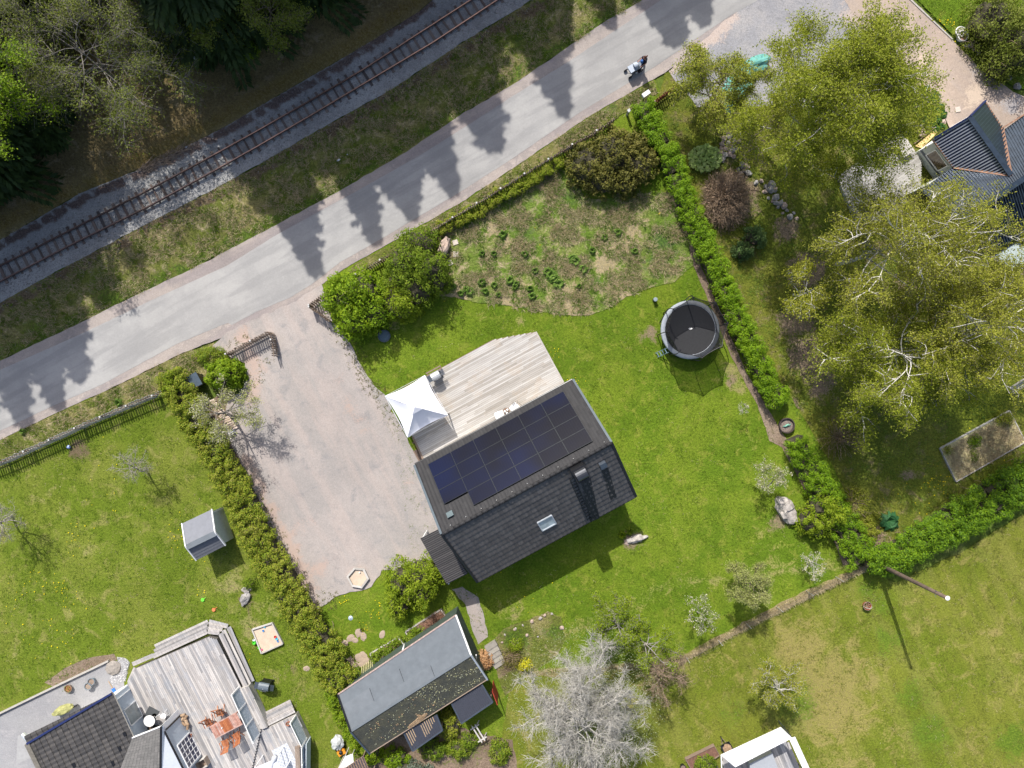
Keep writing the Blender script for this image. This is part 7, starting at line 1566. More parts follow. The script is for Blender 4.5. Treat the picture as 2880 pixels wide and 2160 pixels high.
def lumps_geo(C, R, n_leaf, leaf, aspect=.6, shell=(.72, 1.06), up=.35, flat=1.0):
    """leaves on the skin of many round lumps (centres C, radii R)"""
    w = R ** 2; i = RNG.choice(len(C), n_leaf, p=w / w.sum()); d = unit(RNG.normal(0, 1, (n_leaf, 3)) + (0, 0, .35)); P = C[i] + d * (R[i] * RNG.uniform(*shell, n_leaf))[:, None] * (1, 1, flat)
    P[:, 2] = np.maximum(P[:, 2], .05); return leaves_geo(P, leaf, aspect, up, d)
def dome_pts(n, rx, ry, h, rz=0.0, fill=.35, rag=.12):
    d = unit(RNG.normal(0, 1, (n, 3))); d[:, 2] = np.abs(d[:, 2]); k = 1 - RNG.uniform(0, 1, n) ** 2 * fill + RNG.normal(0, rag, n) * .6
    P = d * k[:, None] * (rx, ry, h); c, s = math.cos(rz), math.sin(rz); return np.column_stack([P[:, 0] * c - P[:, 1] * s, P[:, 0] * s + P[:, 1] * c, P[:, 2]])
def bush(name, label, px, py, rx, ry, h, nleaf, leaf, mat, rz=0.0, nl=None, lr=(.18, .34), cat='shrub', group=None, core=True, stems=14, zf=.5, fill=.35, extra=None, lobes=None, z0=0.0, core_mat=None):
    """px, py: where the middle of the crown shows; rx, ry in metres"""
    c = W(px, py, h * zf); t = thing(name, label, cat, (c[0], c[1], 0), group=group); nl = nl or int(60 * rx * ry + 24)
    if lobes:
        C = []
        for (a, b, r, hh) in lobes: C.append(dome_pts(max(14, int(52 * r * r + 14)), r, r, hh, 0, fill) + (a, b, 0))
        C = np.vstack(C)
    else: C = dome_pts(nl, rx * .88, ry * .88, h * .85, rz, fill)
    C[:, 2] += z0
    R = RNG.uniform(*lr, len(C)); V, F = lumps_geo(C, R, nleaf, leaf)
    np_obj('foliage', V, F, mat, t)
    if core:
        for (a, b, r1, r2, hh) in ([(0, 0, rx, ry, h)] if not lobes else [(a, b, r, r, hh) for a, b, r, hh in lobes]):
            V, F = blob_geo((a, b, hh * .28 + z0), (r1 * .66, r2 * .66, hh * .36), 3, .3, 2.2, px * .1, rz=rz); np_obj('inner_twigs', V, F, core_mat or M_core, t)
    if stems:
        S0 = RNG.normal(0, .12, (stems, 3)) * (1, 1, 0); E0_ = dome_pts(stems, rx, ry, h * 1.0, rz, .2) ; P_ = curve_pts(S0, E0_, 4, .08)
        np_obj('stems', *tubes_geo(P_, taper(P_, .03, .008), 4), extra or M_twig, t)
    return t
def hedge(name, label, path, width, h, per_m, leaf, mat, lr=(.2, .36), group=None, lumps_m=36, cat='hedge', zc=None, wv=.12, core=True, flat=1.0, width2=None, spiky=False, accents=None):
    P = [W(x, y, zc or h * .8) * (1, 1, 0) for x, y in path]; t = thing(name, label, cat, tuple(P[0]), group=group); C = []; L = 0; o = P[0]; cm = MB(); n = len(P)
    for q, (a, b) in enumerate(zip(P[:-1], P[1:])):
        d = np.linalg.norm(b - a); u = (b - a) / d; s = np.array([-u[1], u[0], 0]); m = int(d * lumps_m) + 1; L += d
        x = RNG.uniform(0, d, m); f = (q + x / d) / (n - 1); wdt = width + ((width2 or width) - width) * f
        wob = np.array([noise.noise(Vector((*(a + u * v)[:2] * 1.1, 4))) for v in x]) * wv * 2
        y = RNG.uniform(-1, 1, m); z = h * (.30 + .58 * RNG.uniform(0, 1, m) ** .45) * (1 - .22 * np.abs(y) ** 3) + wob * .4
        C.append(a + u * x[:, None] + s * (y * (wdt / 2 - .12) + wob)[:, None] + np.column_stack([0 * x, 0 * x, z]) - o)
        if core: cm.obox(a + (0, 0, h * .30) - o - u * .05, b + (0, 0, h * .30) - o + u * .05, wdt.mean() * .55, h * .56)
    C = np.vstack(C); R = RNG.uniform(*lr, len(C)); V, F = lumps_geo(C, R, int(L * per_m), leaf, flat=flat); np_obj('foliage', V, F, mat, t)
    if accents:
        V, F = lumps_geo(C, R * 1.04, int(L * per_m * accents[1]), leaf, flat=flat); np_obj('foliage', V, F, accents[0], t)
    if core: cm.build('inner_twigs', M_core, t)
    k_ = RNG.choice(len(C), min(len(C), int(L * 9)), replace=False); S_ = C[k_] * (1, 1, 0); S_ = S_ * .98; Pp_ = curve_pts(S_, C[k_] + (0, 0, .25), 4, .08); np_obj('stems', *tubes_geo(Pp_, taper(Pp_, .02, .006), 3), M_twig, t)
    return t

# ---------------------------------------------------------------- hedges
hedge('hedge', 'long bright green clipped hedge from the mailbox down past the trampoline', [(1806, 285), (1830, 330), (1868, 400), (1905, 480), (1940, 570), (1990, 690), (2040, 800), (2085, 905), (2130, 1000), (2170, 1075), (2205, 1140)], 1.75, 1.7, 2300, .085, L_hedge, lr=(.16, .30), accents=(L_hedge2, .2))
hedge('hedge', 'bright green hedge running from the dark ring down to the corner by the pole', [(2248, 1236), (2275, 1300), (2318, 1365), (2362, 1440), (2400, 1510), (2440, 1580)], 1.75, 1.7, 2300, .085, L_hedge, lr=(.16, .30), width2=2.5, accents=(L_hedge2, .25))
hedge('hedge', 'broad darker green hedge from the pole corner to the right picture edge', [(2450, 1578), (2520, 1580), (2600, 1530), (2700, 1470), (2800, 1410), (2960, 1320)], 2.0, 1.9, 3000, .10, L_hedge2, lr=(.2, .38), width2=3.2, accents=(L_hedge, .45))
hedge('hedge', 'long ragged yellow green hedge between the driveway and the left lawn', [(470, 1052), (505, 1130), (560, 1210), (600, 1280), (640, 1350), (680, 1420), (700, 1490), (735, 1550), (775, 1610), (810, 1680), (850, 1750), (890, 1810), (925, 1880), (965, 1935)], 2.25, 1.8, 1750, .10, L_spirea, lr=(.16, .32), width2=2.7, lumps_m=38, wv=.2, accents=(L_spireag, .75))
hedge('hedge', 'bright lower end of the ragged hedge squeezed against the outbuilding', [(925, 1950), (950, 2010), (985, 2080), (1015, 2120)], .9, 1.3, 1500, .10, L_bright, lr=(.14, .26), accents=(L_spireag, .4))
hedge('hedge', 'low yellow green hedge along the dark picket fence above the meadow', [(1235, 640), (1300, 610), (1380, 565), (1450, 525), (1530, 480), (1585, 450)], 1.1, .8, 1100, .085, L_spirea, lr=(.12, .24), core=False, accents=(L_lime, .8))
# ---------------------------------------------------------------- shrubs
bush('yew', 'large olive brown shrub behind the picket fence at the top of the meadow', 1722, 452, 3.3, 2.2, 2.4, 17000, .15, L_olive, rz=math.radians(8), nl=330, lr=(.16, .30), fill=.3, lobes=[(-1.6, -.2, 1.7, 2.2), (.2, .5, 1.9, 2.5), (1.6, -.1, 1.7, 2.3), (-.6, -1.1, 1.3, 1.8), (1.0, -1.2, 1.1, 1.7), (1.6, 1.0, 1.1, 2.0)])
bush('shrub', 'big bright green rounded shrub at the driveway mouth beside the road', 1000, 842, 2.4, 2.3, 3.6, 15000, .15, L_bright, lobes=[(-1.0, .2, 1.5, 2.9), (.4, .6, 1.6, 3.5), (1.0, -.6, 1.5, 3.2), (-.2, -1.2, 1.5, 3.0), (-1.3, 1.0, .9, 2.2)], lr=(.2, .38))
bush('shrub', 'tall green shrub between the bright driveway shrub and the meadow', 1165, 745, 2.6, 2.8, 3.8, 17000, .125, L_green, lobes=[(.2, 1.4, 1.5, 3.3), (1.0, -.2, 1.5, 3.9), (-.6, .2, 1.6, 3.5), (.1, -1.6, 1.4, 3.2), (-1.1, -.9, 1.2, 2.8), (1.3, -1.0, 1.0, 2.8)], lr=(.18, .36))
bush('shrub', 'lighter yellow green shrub on the lawn side of the bright driveway shrub', 1120, 850, 1.7, 1.5, 3.0, 7500, .12, L_lime, lr=(.18, .32))
bush('shrub', 'round vivid green shrub beside the wheelie bins at the driveway', 625, 1052, 1.45, 1.25, 2.1, 7500, .12, L_bright, rz=.3, lr=(.16, .30))
bush('shrub', 'sparse yellow green shrub between the short brown fence and the road', 590, 1005, 1.2, .8, 1.3, 3200, .09, L_spireag, core=False)
bush('shrub', 'lime yellow shrub left of the wheelie bins at the end of the picket fence', 486, 1080, .85, 1.2, 1.8, 5000, .10, L_lime, lr=(.14, .26))
bush('shrub', 'large lime green shrub between the hexagonal sandbox and the outbuilding', 1155, 1655, 2.1, 2.0, 2.6, 13500, .12, L_lime, lobes=[(-.5, .3, 1.5, 2.3), (.8, .8, 1.5, 2.6), (-.9, -1.3, 1.0, 1.9), (.6, -.4, 1.2, 2.4), (1.4, .9, .9, 2.0)], lr=(.16, .32))
bush('shrub', 'lime green shrub growing over the large speckled boulder', 2308, 1452, 1.7, 1.45, 2.4, 9000, .11, L_lime, lobes=[(-.5, -.5, 1.0, 2.0), (.2, .6, 1.1, 2.2), (.8, 0, 1.0, 2.3), (0, -1.0, .8, 1.7)], lr=(.16, .28))
bush('shrub', 'brown bare twiggy shrub under the thin trees right of the bright hedge', 2050, 555, 1.9, 2.3, 2.0, 7500, .07, L_brown, core=False, stems=900, nl=260, lr=(.15, .35), extra=M_twig, core_mat=plain('brown_core', (.075, .05, .035), 1, 0, .3, 5))
bush('shrub', 'rounded dark green shrub in the shade below the brown bare shrub', 2108, 682, 1.1, 1.1, 1.3, 6000, .09, L_dark, lobes=[(-.4, -.5, .75, 1.1), (.4, .4, .8, 1.3)], lr=(.14, .26))
bush('shrub', 'brown green shrub inside the hedge corner left of the dark leaved plant', 2440, 1490, 1.2, 1.2, 1.1, 5000, .08, L_spirea, lr=(.12, .24), core=False)
bush('shrub', 'thin olive shrub in the deep shade right of the dark ring', 2372, 1235, 1.7, 1.6, 1.9, 3400, .07, L_olive, core=False, stems=90, lr=(.2, .4))
bush('shrub', 'small thin olive shrub by the lower bright hedge', 2412, 1420, 1.2, 1.3, 1.5, 3200, .07, L_spirea, core=False, stems=60, lr=(.15, .35))
bush('shrub', 'large dark green bush filling the top right picture corner', 2830, 95, 3.0, 3.2, 3.2, 15000, .12, L_dull, lobes=[(-.6, 1.2, 2.0, 3.0), (1.0, -.5, 2.2, 3.2), (.2, -1.6, 1.3, 2.2)], lr=(.22, .42))
bush('shrub', 'yellow green perennial clump at the left side of the round flower bed', 1452, 1815, .45, .45, .5, 900, .08, L_lime, core=False, stems=6); bush('shrub', 'orange brown twiggy shrub by the garden steps', 1440, 1850, .8, .75, .8, 1300, .07, L_olive, core=False, stems=70)
bush('shrub', 'small yellow flowering shrub at the lower edge of the flower bed', 1478, 1873, .5, .35, .6, 900, .09, leafmat('yellow_bloom', [(.12, .22, .01), (.45, .42, .02), (.7, .6, .02)], .2), core=False, stems=8)
bush('ornamental_grass', 'rust coloured dry grass clump between the outbuilding and the garden steps', 1365, 1855, .55, .7, .5, 1300, .12, leafmat('rust_blades', [(.28, .13, .05), (.40, .22, .10), (.5, .32, .18)], .1), core=False, stems=60)
for x, y, rx, ry, h, l, m in ((1040, 2125, 1.0, .8, 1.0, 'bright green shrub behind the outbuilding, leftmost below its roof', L_bright), (1110, 2135, 1.1, .8, 1.1, 'bright green shrub at the bottom edge below the leaf strewn canopy', L_bright), (1215, 2110, 1.1, .8, 1.0, 'green shrub just below and right of the leaf strewn canopy', L_green),
                              (1265, 2040, .9, 1.2, 1.2, 'rusty green feathery shrub between the two corrugated canopies', L_spirea), (1290, 2110, 1.0, .8, .9, 'yellow green shrub at the bottom edge right of the leaf strewn canopy', L_spireag), (1150, 2175, 1.6, .8, 1.3, 'grey green conifer at the bottom edge below the canopies', leafmat('grey_conifer', [(.06, .09, .06), (.11, .14, .10), (.18, .21, .16)], .1)), (1405, 2120, .8, 1.0, .8, 'low green shrub beside the grey lichen tree at the bottom edge', L_spireag), (1320, 2085, .7, .5, .7, 'small green shrub beside the sawhorse', L_green),
                              (1985, 2150, .8, .6, 1.0, 'green shrub drooping over the brown bed at the bottom edge', L_green)):
    bush('shrub', l, x, y, rx, ry, h, int(2600 * rx * ry) + 600, .10, m, lr=(.14, .28))
bush('shrub', 'yellow flowering shrub in the upper right of the straw covered bed', 2828, 1180, .55, .5, .8, 1400, .08, L_spirea, core=False); bush('shrub', 'small green clump in the middle of the straw covered bed', 2742, 1240, .35, .5, .5, 700, .09, L_bright, core=False)
bush('shrub', 'tiny yellow clump at the left end of the straw covered bed', 2663, 1267, .3, .25, .4, 350, .08, L_spirea, core=False); bush('shrub', 'lower green tuft in the straw covered bed', 2740, 1282, .22, .4, .4, 400, .08, L_green, core=False)
bush('ground_cover', 'dark green ground cover round the pink boulders beside the dirt road', 2612, 300, 1.2, 2.0, .35, 5200, .12, leafmat('ground_cover_leaves', [(.02, .07, .015), (.045, .13, .02), (.08, .18, .03)], .25), rz=.5, lr=(.1, .2), core=False, stems=0)
bush('shrub', 'green shrub beside the round grey rock cluster in the left lawn', 703, 1640, .45, .35, .5, 700, .09, L_green, core=False, stems=5)
# vegetable rows
for x, y, r, l in ((1055, 1848, .35, 'leafy green vegetable at the left end of the narrow bed'), (1078, 1833, .4, 'leafy green vegetable left of the middle of the narrow bed'), (1095, 1825, .35, 'leafy green vegetable right of the middle of the narrow bed'), (1115, 1805, .35, 'dark leafy vegetable at the right end of the narrow bed'), (1162, 1778, .35, 'rhubarb like plant at the left end of the twig covered bed'), (1184, 1770, .35, 'rhubarb like plant near the downpipe in the twig covered bed'), (1152, 1797, .4, 'dark green plant between the two vegetable beds')):
    bush('vegetable', l, x, y, r, r, .4, 260, .16, L_green, cat='plant', core=False, stems=5)
for x, y, r, m, l in ((2078, 0, 0, 0, 0),)[:0]: pass
tw = thing('brushwood', 'heap of brown twigs lying on the plank edged bed', 'twigs', tuple(W(1220, 1748))); P0_ = sample_poly([(1185, 1762), (1238, 1722), (1256, 1745), (1200, 1785)], 420); P3 = np.column_stack([P0_ - np.array(tw.location)[:2], RNG.uniform(.2, .45, len(P0_))])
q_ = RNG.uniform(0, PI, len(P3)); E3 = P3 + np.column_stack([np.cos(q_) * .45, np.sin(q_) * .45, RNG.normal(0, .06, len(P3))]); PP = curve_pts(P3, E3, 4, .15); np_obj('twigs', *tubes_geo(PP, taper(PP, .012, .005), 3), plain('red_brown_twigs', (.27, .15, .10), .9, 0, .3, 6), tw)
db = thing('dead_branches', 'line of dead branches lying on the edge of the ballast', 'branches', tuple(W(445, 450))); P0_ = sample_poly([(380, 478), (520, 405), (530, 420), (400, 500)], 140); P3 = np.column_stack([P0_ - np.array(db.location)[:2], RNG.uniform(.05, .2, len(P0_))]); q_ = RNG.normal(math.radians(28), .35, len(P3))
E3 = P3 + np.column_stack([np.cos(q_) * .9, np.sin(q_) * .9, RNG.normal(0, .06, len(P3))]); PP = curve_pts(P3, E3, 4, .1); np_obj('twigs', *tubes_geo(PP, taper(PP, .018, .007), 3), M_twig, db)

# ---------------------------------------------------------------- rosette plants
def rosette(name, label, px, py, r, n, mat, wd=.09, cat='plant', group=None, h=.22, rings=3):
    t = TH(name, label, cat, px, py, group=group); V = []; F = []; k_ = 0
    for q in range(n):
        a = q * 2.399 + RNG.uniform(-.2, .2); L = r * RNG.uniform(.55, 1.05); el = RNG.uniform(.15, .9); d = np.array([math.cos(a), math.sin(a)]); s = np.array([-d[1], d[0]]); w_ = wd * RNG.uniform(.7, 1.2)
        z1_, z2_ = h * (.7 + el), h * el * .6
        V += [(0, 0, .03), (*(d * L * .55 + s * w_), z1_), (*(d * L), z2_), (*(d * L * .55 - s * w_), z1_ * .97)]; F.append((k_, k_ + 1, k_ + 2, k_ + 3)); k_ += 4
    np_obj('leaves', V, F, mat, t); return t
L_ros = leafmat('rosette_leaves', [(.07, .15, .02), (.13, .23, .035), (.23, .32, .08)], .3)
ros = [(1415, 660, .42), (1357, 714, .30), (1389, 715, .26), (1355, 794, .34), (1390, 802, .30), (1313, 815, .34), (1297, 826, .3), (1322, 820, .38), (1402, 830, .24), (1434, 790, .40), (1452, 800, .3), (1476, 716, .30), (1505, 762, .30), (1550, 775, .52), (1560, 785, .45), (1572, 800, .50), (1540, 765, .4), (1618, 735, .50), (1610, 728, .4), (1640, 758, .42), (1737, 655, .36), (1491, 812, .28), (1497, 834, .36), (1448, 808, .26), (1628, 806, .25), (1270, 806, .4), (1365, 820, .3), (1700, 670, .3), (1665, 705, .3), (1785, 708, .3)]
def rkey(x, y, r):
    sz = 'large' if r > .42 else 'medium' if r > .32 else 'small'
    where = ('near the tall boulder' if x < 1330 and y < 700 else 'at the dark foot of the tall shrub' if x < 1340 else 'in the left third of the meadow' if x < 1470 else 'in the thick middle clump' if 1530 < x < 1590 else 'just right of the middle clump' if 1590 <= x < 1660 else 'in the bare right part of the meadow' if x >= 1660 else 'left of the thick middle clump')
    return sz, 'upper' if y < 720 else 'central' if y < 790 else 'lower', where
RK = {i: rkey(*q) for i, q in enumerate(ros)}
for i, (x, y, r) in enumerate(ros):
    sz, where2, where = RK[i]
    key_ = (sz, where2, where); same_ = sorted([q for q in RK if RK[q] == key_], key=lambda q: ros[q][0]); tail_ = f', {ORD[same_.index(i)]} from the left' if len(same_) > 1 else ''
    rosette('leafy_perennial', f'{sz} {where2} leafy perennial {where}{tail_}', x, y, r * 1.1, 26, L_ros, .05 + r * .06, group='perennials in the rough meadow')
rosette('hosta', 'broad blue green leafed plant inside the hedge corner', 2500, 1465, .78, 46, leafmat('blue_green_leaf', [(.015, .07, .025), (.03, .11, .035), (.05, .16, .05)], .2), .17); rosette('leafy_perennial', 'dark leafy plant on the flat grey rock in the lawn', 1771, 1494, .42, 30, L_green, .05); rosette('leafy_perennial', 'yellow green leafy plant left on the flat grey rock in the lawn', 1749, 1504, .36, 24, L_lime, .05)
rosette('leafy_perennial', 'bright green leafy plant between the road and the long grey fence', 336, 1132, .42, 30, L_ros, .05); rosette('leafy_perennial', 'small leafy plant in the verge near the left edge', 68, 1212, .3, 24, L_ros, .05)
pb = TH('butterbur_patch', 'patch of pale round leaves between the bright hedge and the stone heap', 'plant', 1980, 448); n = 260; a_ = RNG.uniform(0, 2 * PI, n); r_ = np.sqrt(RNG.uniform(0, 1, n)); X = np.column_stack([r_ * np.cos(a_) * 1.15, r_ * np.sin(a_) * .95, RNG.uniform(.15, .4, n)])
V, F = leaves_geo(X, .26, .95, 2.2); np_obj('leaves', V, F, leafmat('pale_round_leaves', [(.20, .32, .06), (.34, .46, .14), (.48, .56, .26)], .3), pb)

# ---------------------------------------------------------------- trees of the gardens
def gtree(label, bx, by, px, py, z, r, **kw):
    """bx, by: foot on the ground; px, py: where the crown centre (height z) shows"""
    b = W(bx, by); c = W(px, py, z); top = (c[0], c[1], z + r[2] * .75)
    kw.setdefault('trunk_to', .9); return tree(kw.pop('name', 'tree'), label, 'tree', (b[0], b[1], 0), top, (c[0], c[1], z), r, **kw)
gtree('wide yellow green birch covering the upper right between road and ribbed roof', 2150, 425, 2350, 292, 8.0, (6.2, 5.6, 4.6), name='birch_tree', nl=30, ns=9, nt=12, nleaf=36, leaf=.11, lspread=.15, twigm=M_twigy, tr=.12, bark=M_birch, leafm=L_birch, droop=.25, ls=.34, lt=.24, aspect=.5, limb_t0=.18, lmin=.45, group='birches of the right garden')
gtree('pale limbed birch spreading from below the right house toward the hedge', 2355, 742, 2570, 690, 8.0, (6.9, 4.7, 3.8), name='birch_tree', nl=26, ns=9, nt=11, nleaf=19, leaf=.105, lspread=.15, twigm=M_twigy, tr=.17, bark=M_birch, leafm=L_birch2, droop=.3, ls=.36, lt=.24, aspect=.5, limb_t0=.2, lmin=.5, group='birches of the right garden')
gtree('leaning birch with a long white trunk reaching the right picture edge', 2548, 955, 2790, 905, 7.5, (6.6, 5.2, 4.0), name='birch_tree', nl=24, ns=9, nt=11, nleaf=27, leaf=.105, lspread=.15, twigm=M_twigy, tr=.17, bark=M_birch, leafm=L_birch2, droop=.3, ls=.36, lt=.24, aspect=.5, limb_t0=.25, lmin=.5, group='birches of the right garden')
gtree('lower dense birch whose crown ends above the shaded lawn and dark ring', 2420, 960, 2500, 1015, 6.0, (6.0, 4.6, 3.2), name='birch_tree', nl=24, ns=9, nt=11, nleaf=27, leaf=.105, lspread=.15, twigm=M_twigy, tr=.2, bark=M_birch, leafm=L_birch, droop=.3, ls=.38, lt=.25, aspect=.5, limb_t0=.2, lmin=.4, group='birches of the right garden')
gtree('small side birch with a pale yellow tuft nearest the bright hedge', 2230, 830, 2265, 820, 4.5, (1.6, 2.2, 1.8), name='birch_tree', nl=8, ns=5, nt=6, nleaf=16, leaf=.13, lspread=.2, tr=.1, bark=M_birch, leafm=L_birch2, droop=.2, group='birches of the right garden')
gtree('thin yellow green tree over the netting between parking gravel and hedge', 1985, 300, 2030, 235, 3.6, (3.1, 2.7, 2.0), nl=18, ns=8, nt=9, nleaf=18, leaf=.10, lspread=.14, tr=.10, bark=M_bark, leafm=L_spirea, droop=.1, limb_t0=.12)
gtree('airy yellow green tree over the heap of field stones', 2090, 440, 2120, 385, 4.2, (2.9, 2.4, 2.2), nl=14, ns=6, nt=7, nleaf=8, leaf=.10, lspread=.14, tr=.10, bark=M_bark, leafm=L_birch, droop=.1, limb_t0=.15)
gtree('small bare crowned apple tree with its clear shadow on the left lawn', 410, 1315, 378, 1302, 2.3, (1.35, 1.2, 1.0), name='apple_tree', nl=12, ns=6, nt=5, nleaf=3, leaf=.06, lspread=.07, tr=.09, bark=M_lich2, leafm=L_pale, limb_t0=.4, ls=.5, lt=.3, kseg=4)
gtree('bare grey apple tree cut by the left picture edge', 35, 1450, 8, 1460, 2.4, (1.7, 1.5, 1.1), name='apple_tree', nl=13, ns=6, nt=6, nleaf=3, leaf=.06, lspread=.07, tr=.11, bark=M_lich2, leafm=L_pale, limb_t0=.35, ls=.5, lt=.3)
gtree('knotty old apple tree with cream leaves between hedge and driveway', 655, 1175, 625, 1160, 3.0, (2.9, 2.4, 1.3), name='apple_tree', nl=11, ns=7, nt=7, nleaf=9, leaf=.085, lspread=.10, tr=.13, bark=M_bark2, leafm=L_pale, limb_t0=.4, ls=.42, lt=.22, blossom=M_bloss, nb=1)
gtree('tiny staked sapling with pinkish twigs on the open lawn', 2086, 1155, 2088, 1147, 1.5, (.48, .48, .5), name='sapling', nl=9, ns=4, nt=3, nleaf=2, leaf=.05, lspread=.04, tr=.02, bark=M_lich2, leafm=M_bloss, limb_t0=.55)
gtree('white and pink blossoming young fruit tree on the lawn above the boulder', 2160, 1365, 2163, 1332, 2.0, (1.35, 1.3, .9), name='fruit_tree', nl=11, ns=6, nt=5, nleaf=6, leaf=.07, lspread=.08, tr=.04, bark=M_bark2, leafm=L_pale, blossom=M_bloss, nb=2, limb_t0=.35)
gtree('sparse grey limbed fruit tree below the lime green shrub', 2270, 1570, 2282, 1592, 1.9, (1.0, 1.25, .8), name='fruit_tree', nl=8, ns=5, nt=4, nleaf=3, leaf=.07, lspread=.07, tr=.06, bark=M_lich, leafm=L_pale, blossom=M_bloss, nb=2, limb_t0=.35)
gtree('cream leaved young tree on the lawn near the wire fence, largest of the row', 2090, 1640, 2105, 1650, 2.6, (1.75, 1.75, 1.3), name='fruit_tree', nl=15, ns=8, nt=7, nleaf=15, leaf=.08, lspread=.09, tr=.07, bark=M_bark, leafm=L_pale, limb_t0=.25)
gtree('white blossoming sapling left of the cream leaved tree by the wire fence', 1960, 1720, 1975, 1735, 2.2, (1.2, 1.6, 1.1), name='fruit_tree', nl=10, ns=5, nt=5, nleaf=6, leaf=.07, lspread=.08, tr=.045, bark=M_lich2, leafm=L_lime, blossom=M_bloss, nb=2, limb_t0=.3)
gtree('lime leaved tree with a grey trunk below the house lawn, left of the sawn tree', 1722, 1722, 1732, 1745, 3.0, (2.0, 2.1, 1.6), name='fruit_tree', nl=16, ns=8, nt=8, nleaf=14, leaf=.085, lspread=.10, tr=.12, bark=M_lich2, leafm=L_lime, limb_t0=.3)
gtree('pollarded tree with thick pale limbs and lime sprouts beside the grey tree', 1780, 1800, 1826, 1815, 3.6, (1.9, 2.1, 1.2), name='pollard_tree', nl=9, ns=6, nt=7, nleaf=15, leaf=.085, lspread=.10, tr=.13, bark=M_lich2, leafm=L_lime, limb_t0=.45)
gtree('leafless brown tree drooping between the pollard and the field', 1830, 1862, 1868, 1900, 3.2, (1.9, 2.0, 1.2), name='bare_tree', nl=15, ns=8, nt=8, nleaf=1, leaf=.05, tr=.11, bark=M_twig, leafm=L_brown, limb_t0=.3, droop=.3, ls=.5, lt=.35)
gtree('lone tree with curved grey limbs and yellow leaves on the field by the porch', 2175, 1900, 2185, 1922, 2.8, (1.75, 1.9, 1.5), name='fruit_tree', nl=14, ns=8, nt=7, nleaf=13, leaf=.08, lspread=.10, tr=.11, bark=M_lich, leafm=L_birch2, limb_t0=.35)
# the big lichen covered tree
bt = W(1610, 1940); ct_ = W(1650, 1985, 4.6)
tree('lichen_tree', 'huge leafless tree with silvery lichen twigs at the bottom of the picture', 'tree', (bt[0], bt[1], 0), (ct_[0], ct_[1], 7.2), (ct_[0], ct_[1], 4.6), (4.8, 5.2, 3.3), nl=44, ns=12, nt=24, nleaf=0, tr=.17, bark=M_lich, leafm=L_pale, limb_t0=.15, droop=-.05, ls=.32, lt=.16, lmin=.35, up=.2)
lt2 = W(1600, 2000); V = []
# hazy green of its opening buds
P_ = dome_pts(9000, 4.7, 5.0, 3.4, 0, .6) + (ct_[0], ct_[1], 3.8); o_ = bpy.data.objects['lichen_tree']; Vv, Ff = leaves_geo(P_ - np.array(o_.location), .055, .6, .5); np_obj('opening_buds', Vv, Ff, leafmat('grey_green_buds', [(.20, .24, .12), (.32, .36, .20), (.42, .44, .30)], .2), o_)

# ---------------------------------------------------------------- the forest
def spruce_geo(h, R, seed, dens=1.0):
    r = np.random.default_rng(seed); C = []; A = []; nw = int(h / .42)
    for k_ in range(nw):
        z = 1.2 + (h - 1.4) * k_ / nw; rad = R * min(1, 1.35 * (1 - (z - 1.0) / (h - .6))) ** .9 * r.uniform(.72, 1.15); nb_ = max(4, int((7 + 3 * rad) * dens)); a0 = r.uniform(0, 6.28)
        for b in range(nb_):
            a = a0 + 2 * PI * b / nb_ + r.normal(0, .12); L = rad * r.uniform(.7, 1.1) * (1 + .55 * noise.noise(Vector((math.cos(a) * 1.6, math.sin(a) * 1.6, z * .55 + seed)))); m = max(2, int(L / .16))
            for q in range(m):
                t = (q + .6) / m; x = L * t; dz = -.30 * x - .10 * x * x / max(R, 1) + .06 * L * t ** 3
                for s in (-1, 0, 1):
                    wv_ = .30 * L * (1 - t * .6) * s * .5
                    C.append((x * math.cos(a) - wv_ * math.sin(a), x * math.sin(a) + wv_ * math.cos(a), z + dz + r.normal(0, .04))); A.append(a + s * .7)
    C = np.array(C); A = np.array(A); n = len(C); L = r.uniform(.30, .55, n)[:, None]; w = r.uniform(.07, .13, n)[:, None]
    d = np.column_stack([np.cos(A), np.sin(A), r.uniform(-.5, -.05, n)]); s = np.column_stack([-np.sin(A), np.cos(A), r.normal(0, .3, n)])
    V = np.stack([C - d * L * .4, C + s * w, C + d * L * .6, C - s * w], 1).reshape(-1, 3); return V, np.arange(4 * n).reshape(-1, 4)
sp_proto = []
def spruce(label, x, y, h, kind, px_mode=True, group='spruces at the forest edge', rz=0.0):
    c = W(x, y + 70) if px_mode else np.array([x, y, 0])
    key = kind
    while len(sp_proto) <= key:
        i = len(sp_proto); t = thing('spruce_tree', label, 'tree', (0, 0, 0), group=group); V, F = spruce_geo(16.0, (3.3, 3.8, 2.9, 4.2, 3.5)[i], 11 + i); np_obj('crown', V, F, L_spruce, t)
        P_ = np.array([[(0, 0, 0), (.05, .02, 5), (0, 0, 10), (0, 0, 15.6)]], float); np_obj('trunk', *tubes_geo(P_, np.array([[.22, .18, .12, .03]]), 8), M_bark, t); sp_proto.append([t, False])
    t = sp_proto[key][0]
    if sp_proto[key][1]: t = copy_tree(t)
    sp_proto[key][1] = True; t.location = (c[0], c[1], .5); k_ = h / 16.0; w_ = min(k_, 1.0 + (k_ - 1) * .35) * (.9 + .2 * ((abs(c[0]) * 7.3) % 1)) * (1.0 if px_mode else 1.22); t.scale = (w_, w_, k_); t.rotation_euler = (0, 0, rz); t['label'] = label; t['group'] = group; return t
def from_tip(px, py, h):
    """foot of a spruce whose shadow tip falls at this pixel"""
    T = W(px, py); k_ = h / math.tan(SUN_EL); return T[0] - SHD[0] * k_, T[1] - SHD[1] * k_
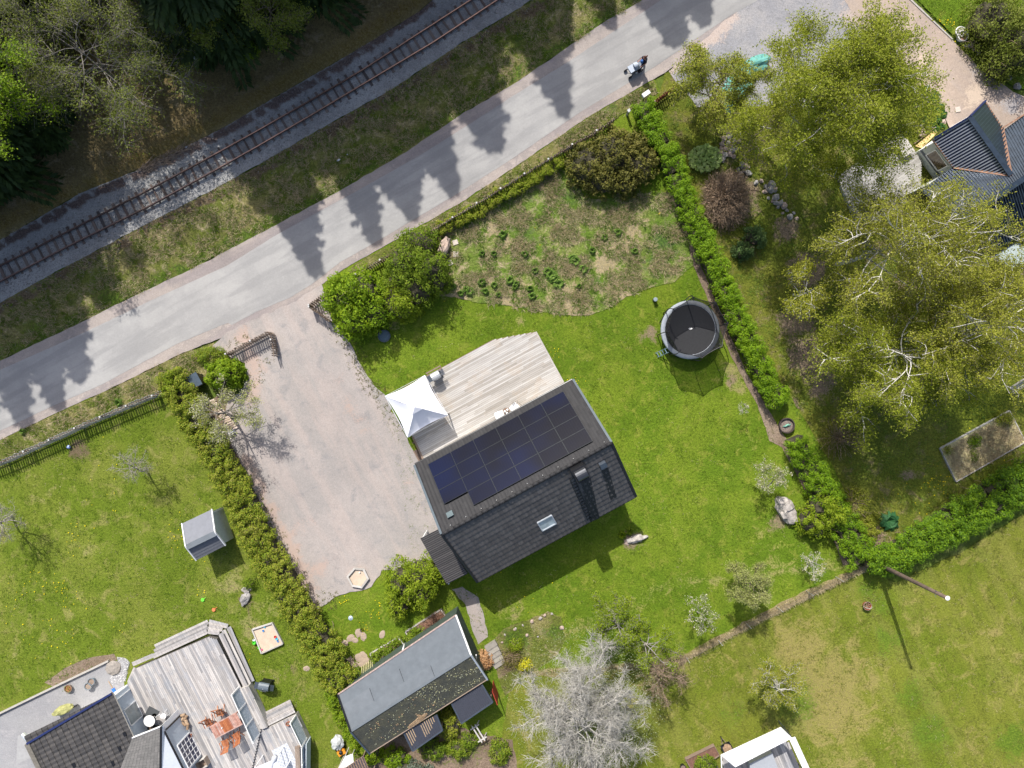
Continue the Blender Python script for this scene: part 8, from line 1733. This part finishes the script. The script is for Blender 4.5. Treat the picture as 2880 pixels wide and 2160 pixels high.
tips = [((892, 775), 19.5, 0, 'dark spruce at the top left whose shadow tip touches the driveway mouth'), ((1165, 622), 22, 3, 'dark spruce by the top edge left of the railway bend'), ((1062, 690), 20, 2, 'slimmer spruce by the top edge next to the dark one'),
        ((1275, 545), 23, 4, None), ((1395, 430), 23, 3, None), ((1592, 326), 22, 0, None), ((230, 1075), 19, 3, 'dark spruce at the left edge in the shade below the bright tree'), ((75, 1200), 20, 4, None), ((170, 1150), 18, 2, None), ((-30, 1240), 19, 1, None), ((1905, 128), 19, 3, None), ((1985, 68), 18, 4, None), ((1225, 480), 21, 2, None), ((1345, 370), 22, 1, None), ((1120, 560), 20, 0, None), ((845, 640), 17, 1, None), ((290, 862), 14, 2, None), ((705, 515), 19, 2, None)]  # last spruce is unseen, added to throw shade on the sunlit ballast
OFF = 'tall dark spruce beyond the top edge, unseen but for its shadow'
for i, ((x, y), h, kd, lb) in enumerate(tips):
    X, Y = from_tip(x, y, h); spruce(lb or OFF, X, Y, h, kd, False, rz=i * 1.1, group='spruces at the forest edge' if lb else 'spruces beyond the top edge')
OFF2 = 'dark spruce in the forest rows that shade the track, beyond the picture edge'
for i, (x, y, h) in enumerate(((60, -40, 13), (200, -140, 14), (330, -160, 13), (470, -170, 13), (600, -210, 13), (740, -220, 13), (840, -260, 13), (980, -260, 12), (1140, -300, 12), (1440, -420, 13), (1560, -480, 13), (1700, -520, 13), (-120, 120, 13), (-180, 300, 12), (-240, 480, 12), (-200, 640, 10), (1290, -370, 11))):
    spruce(OFF2, x, y, h, i % 5, True, group='spruces of the forest rows', rz=i * .9)
gtree('large half bare tree with silvery branches leaning over the mossy bank', 330, 240, 255, 165, 4.6, (7.0, 5.6, 2.6), name='aspen_tree', nl=26, ns=9, nt=11, nleaf=11, leaf=.11, lspread=.16, tr=.13, bark=M_bark2, leafm=L_dull, limb_t0=.2, droop=.25, ls=.42, lt=.28)
gtree('bright leaved tree at the left edge above the mossy bank', 60, 340, 15, 290, 7.0, (2.6, 4.2, 3.0), name='aspen_tree', nl=14, ns=7, nt=8, nleaf=16, leaf=.13, lspread=.18, tr=.14, bark=M_bark, leafm=L_bright, limb_t0=.2)
gtree('yellow green tree at the top edge above the railway', 760, 95, 785, 45, 5.0, (2.7, 2.5, 2.2), name='aspen_tree', nl=13, ns=7, nt=7, nleaf=14, leaf=.12, lspread=.16, tr=.11, bark=M_bark, leafm=L_dull, limb_t0=.2)
gtree('small lit aspen between the dark spruces at the top edge', 610, 130, 600, 80, 5.0, (1.4, 1.5, 1.6), name='aspen_tree', nl=9, ns=5, nt=6, nleaf=12, leaf=.12, lspread=.16, tr=.08, bark=M_bark, leafm=L_dull, limb_t0=.2)
bush('shrub', 'small bright shrub on the bank below the top edge trees', 700, 145, .9, .8, 1.2, 1500, .12, L_bright, core=False, z0=.6)
bush('shrub', 'dark green undergrowth shrub at the left edge of the bank', 30, 420, 1.6, 1.4, 1.6, 3500, .12, L_dark, z0=.6)
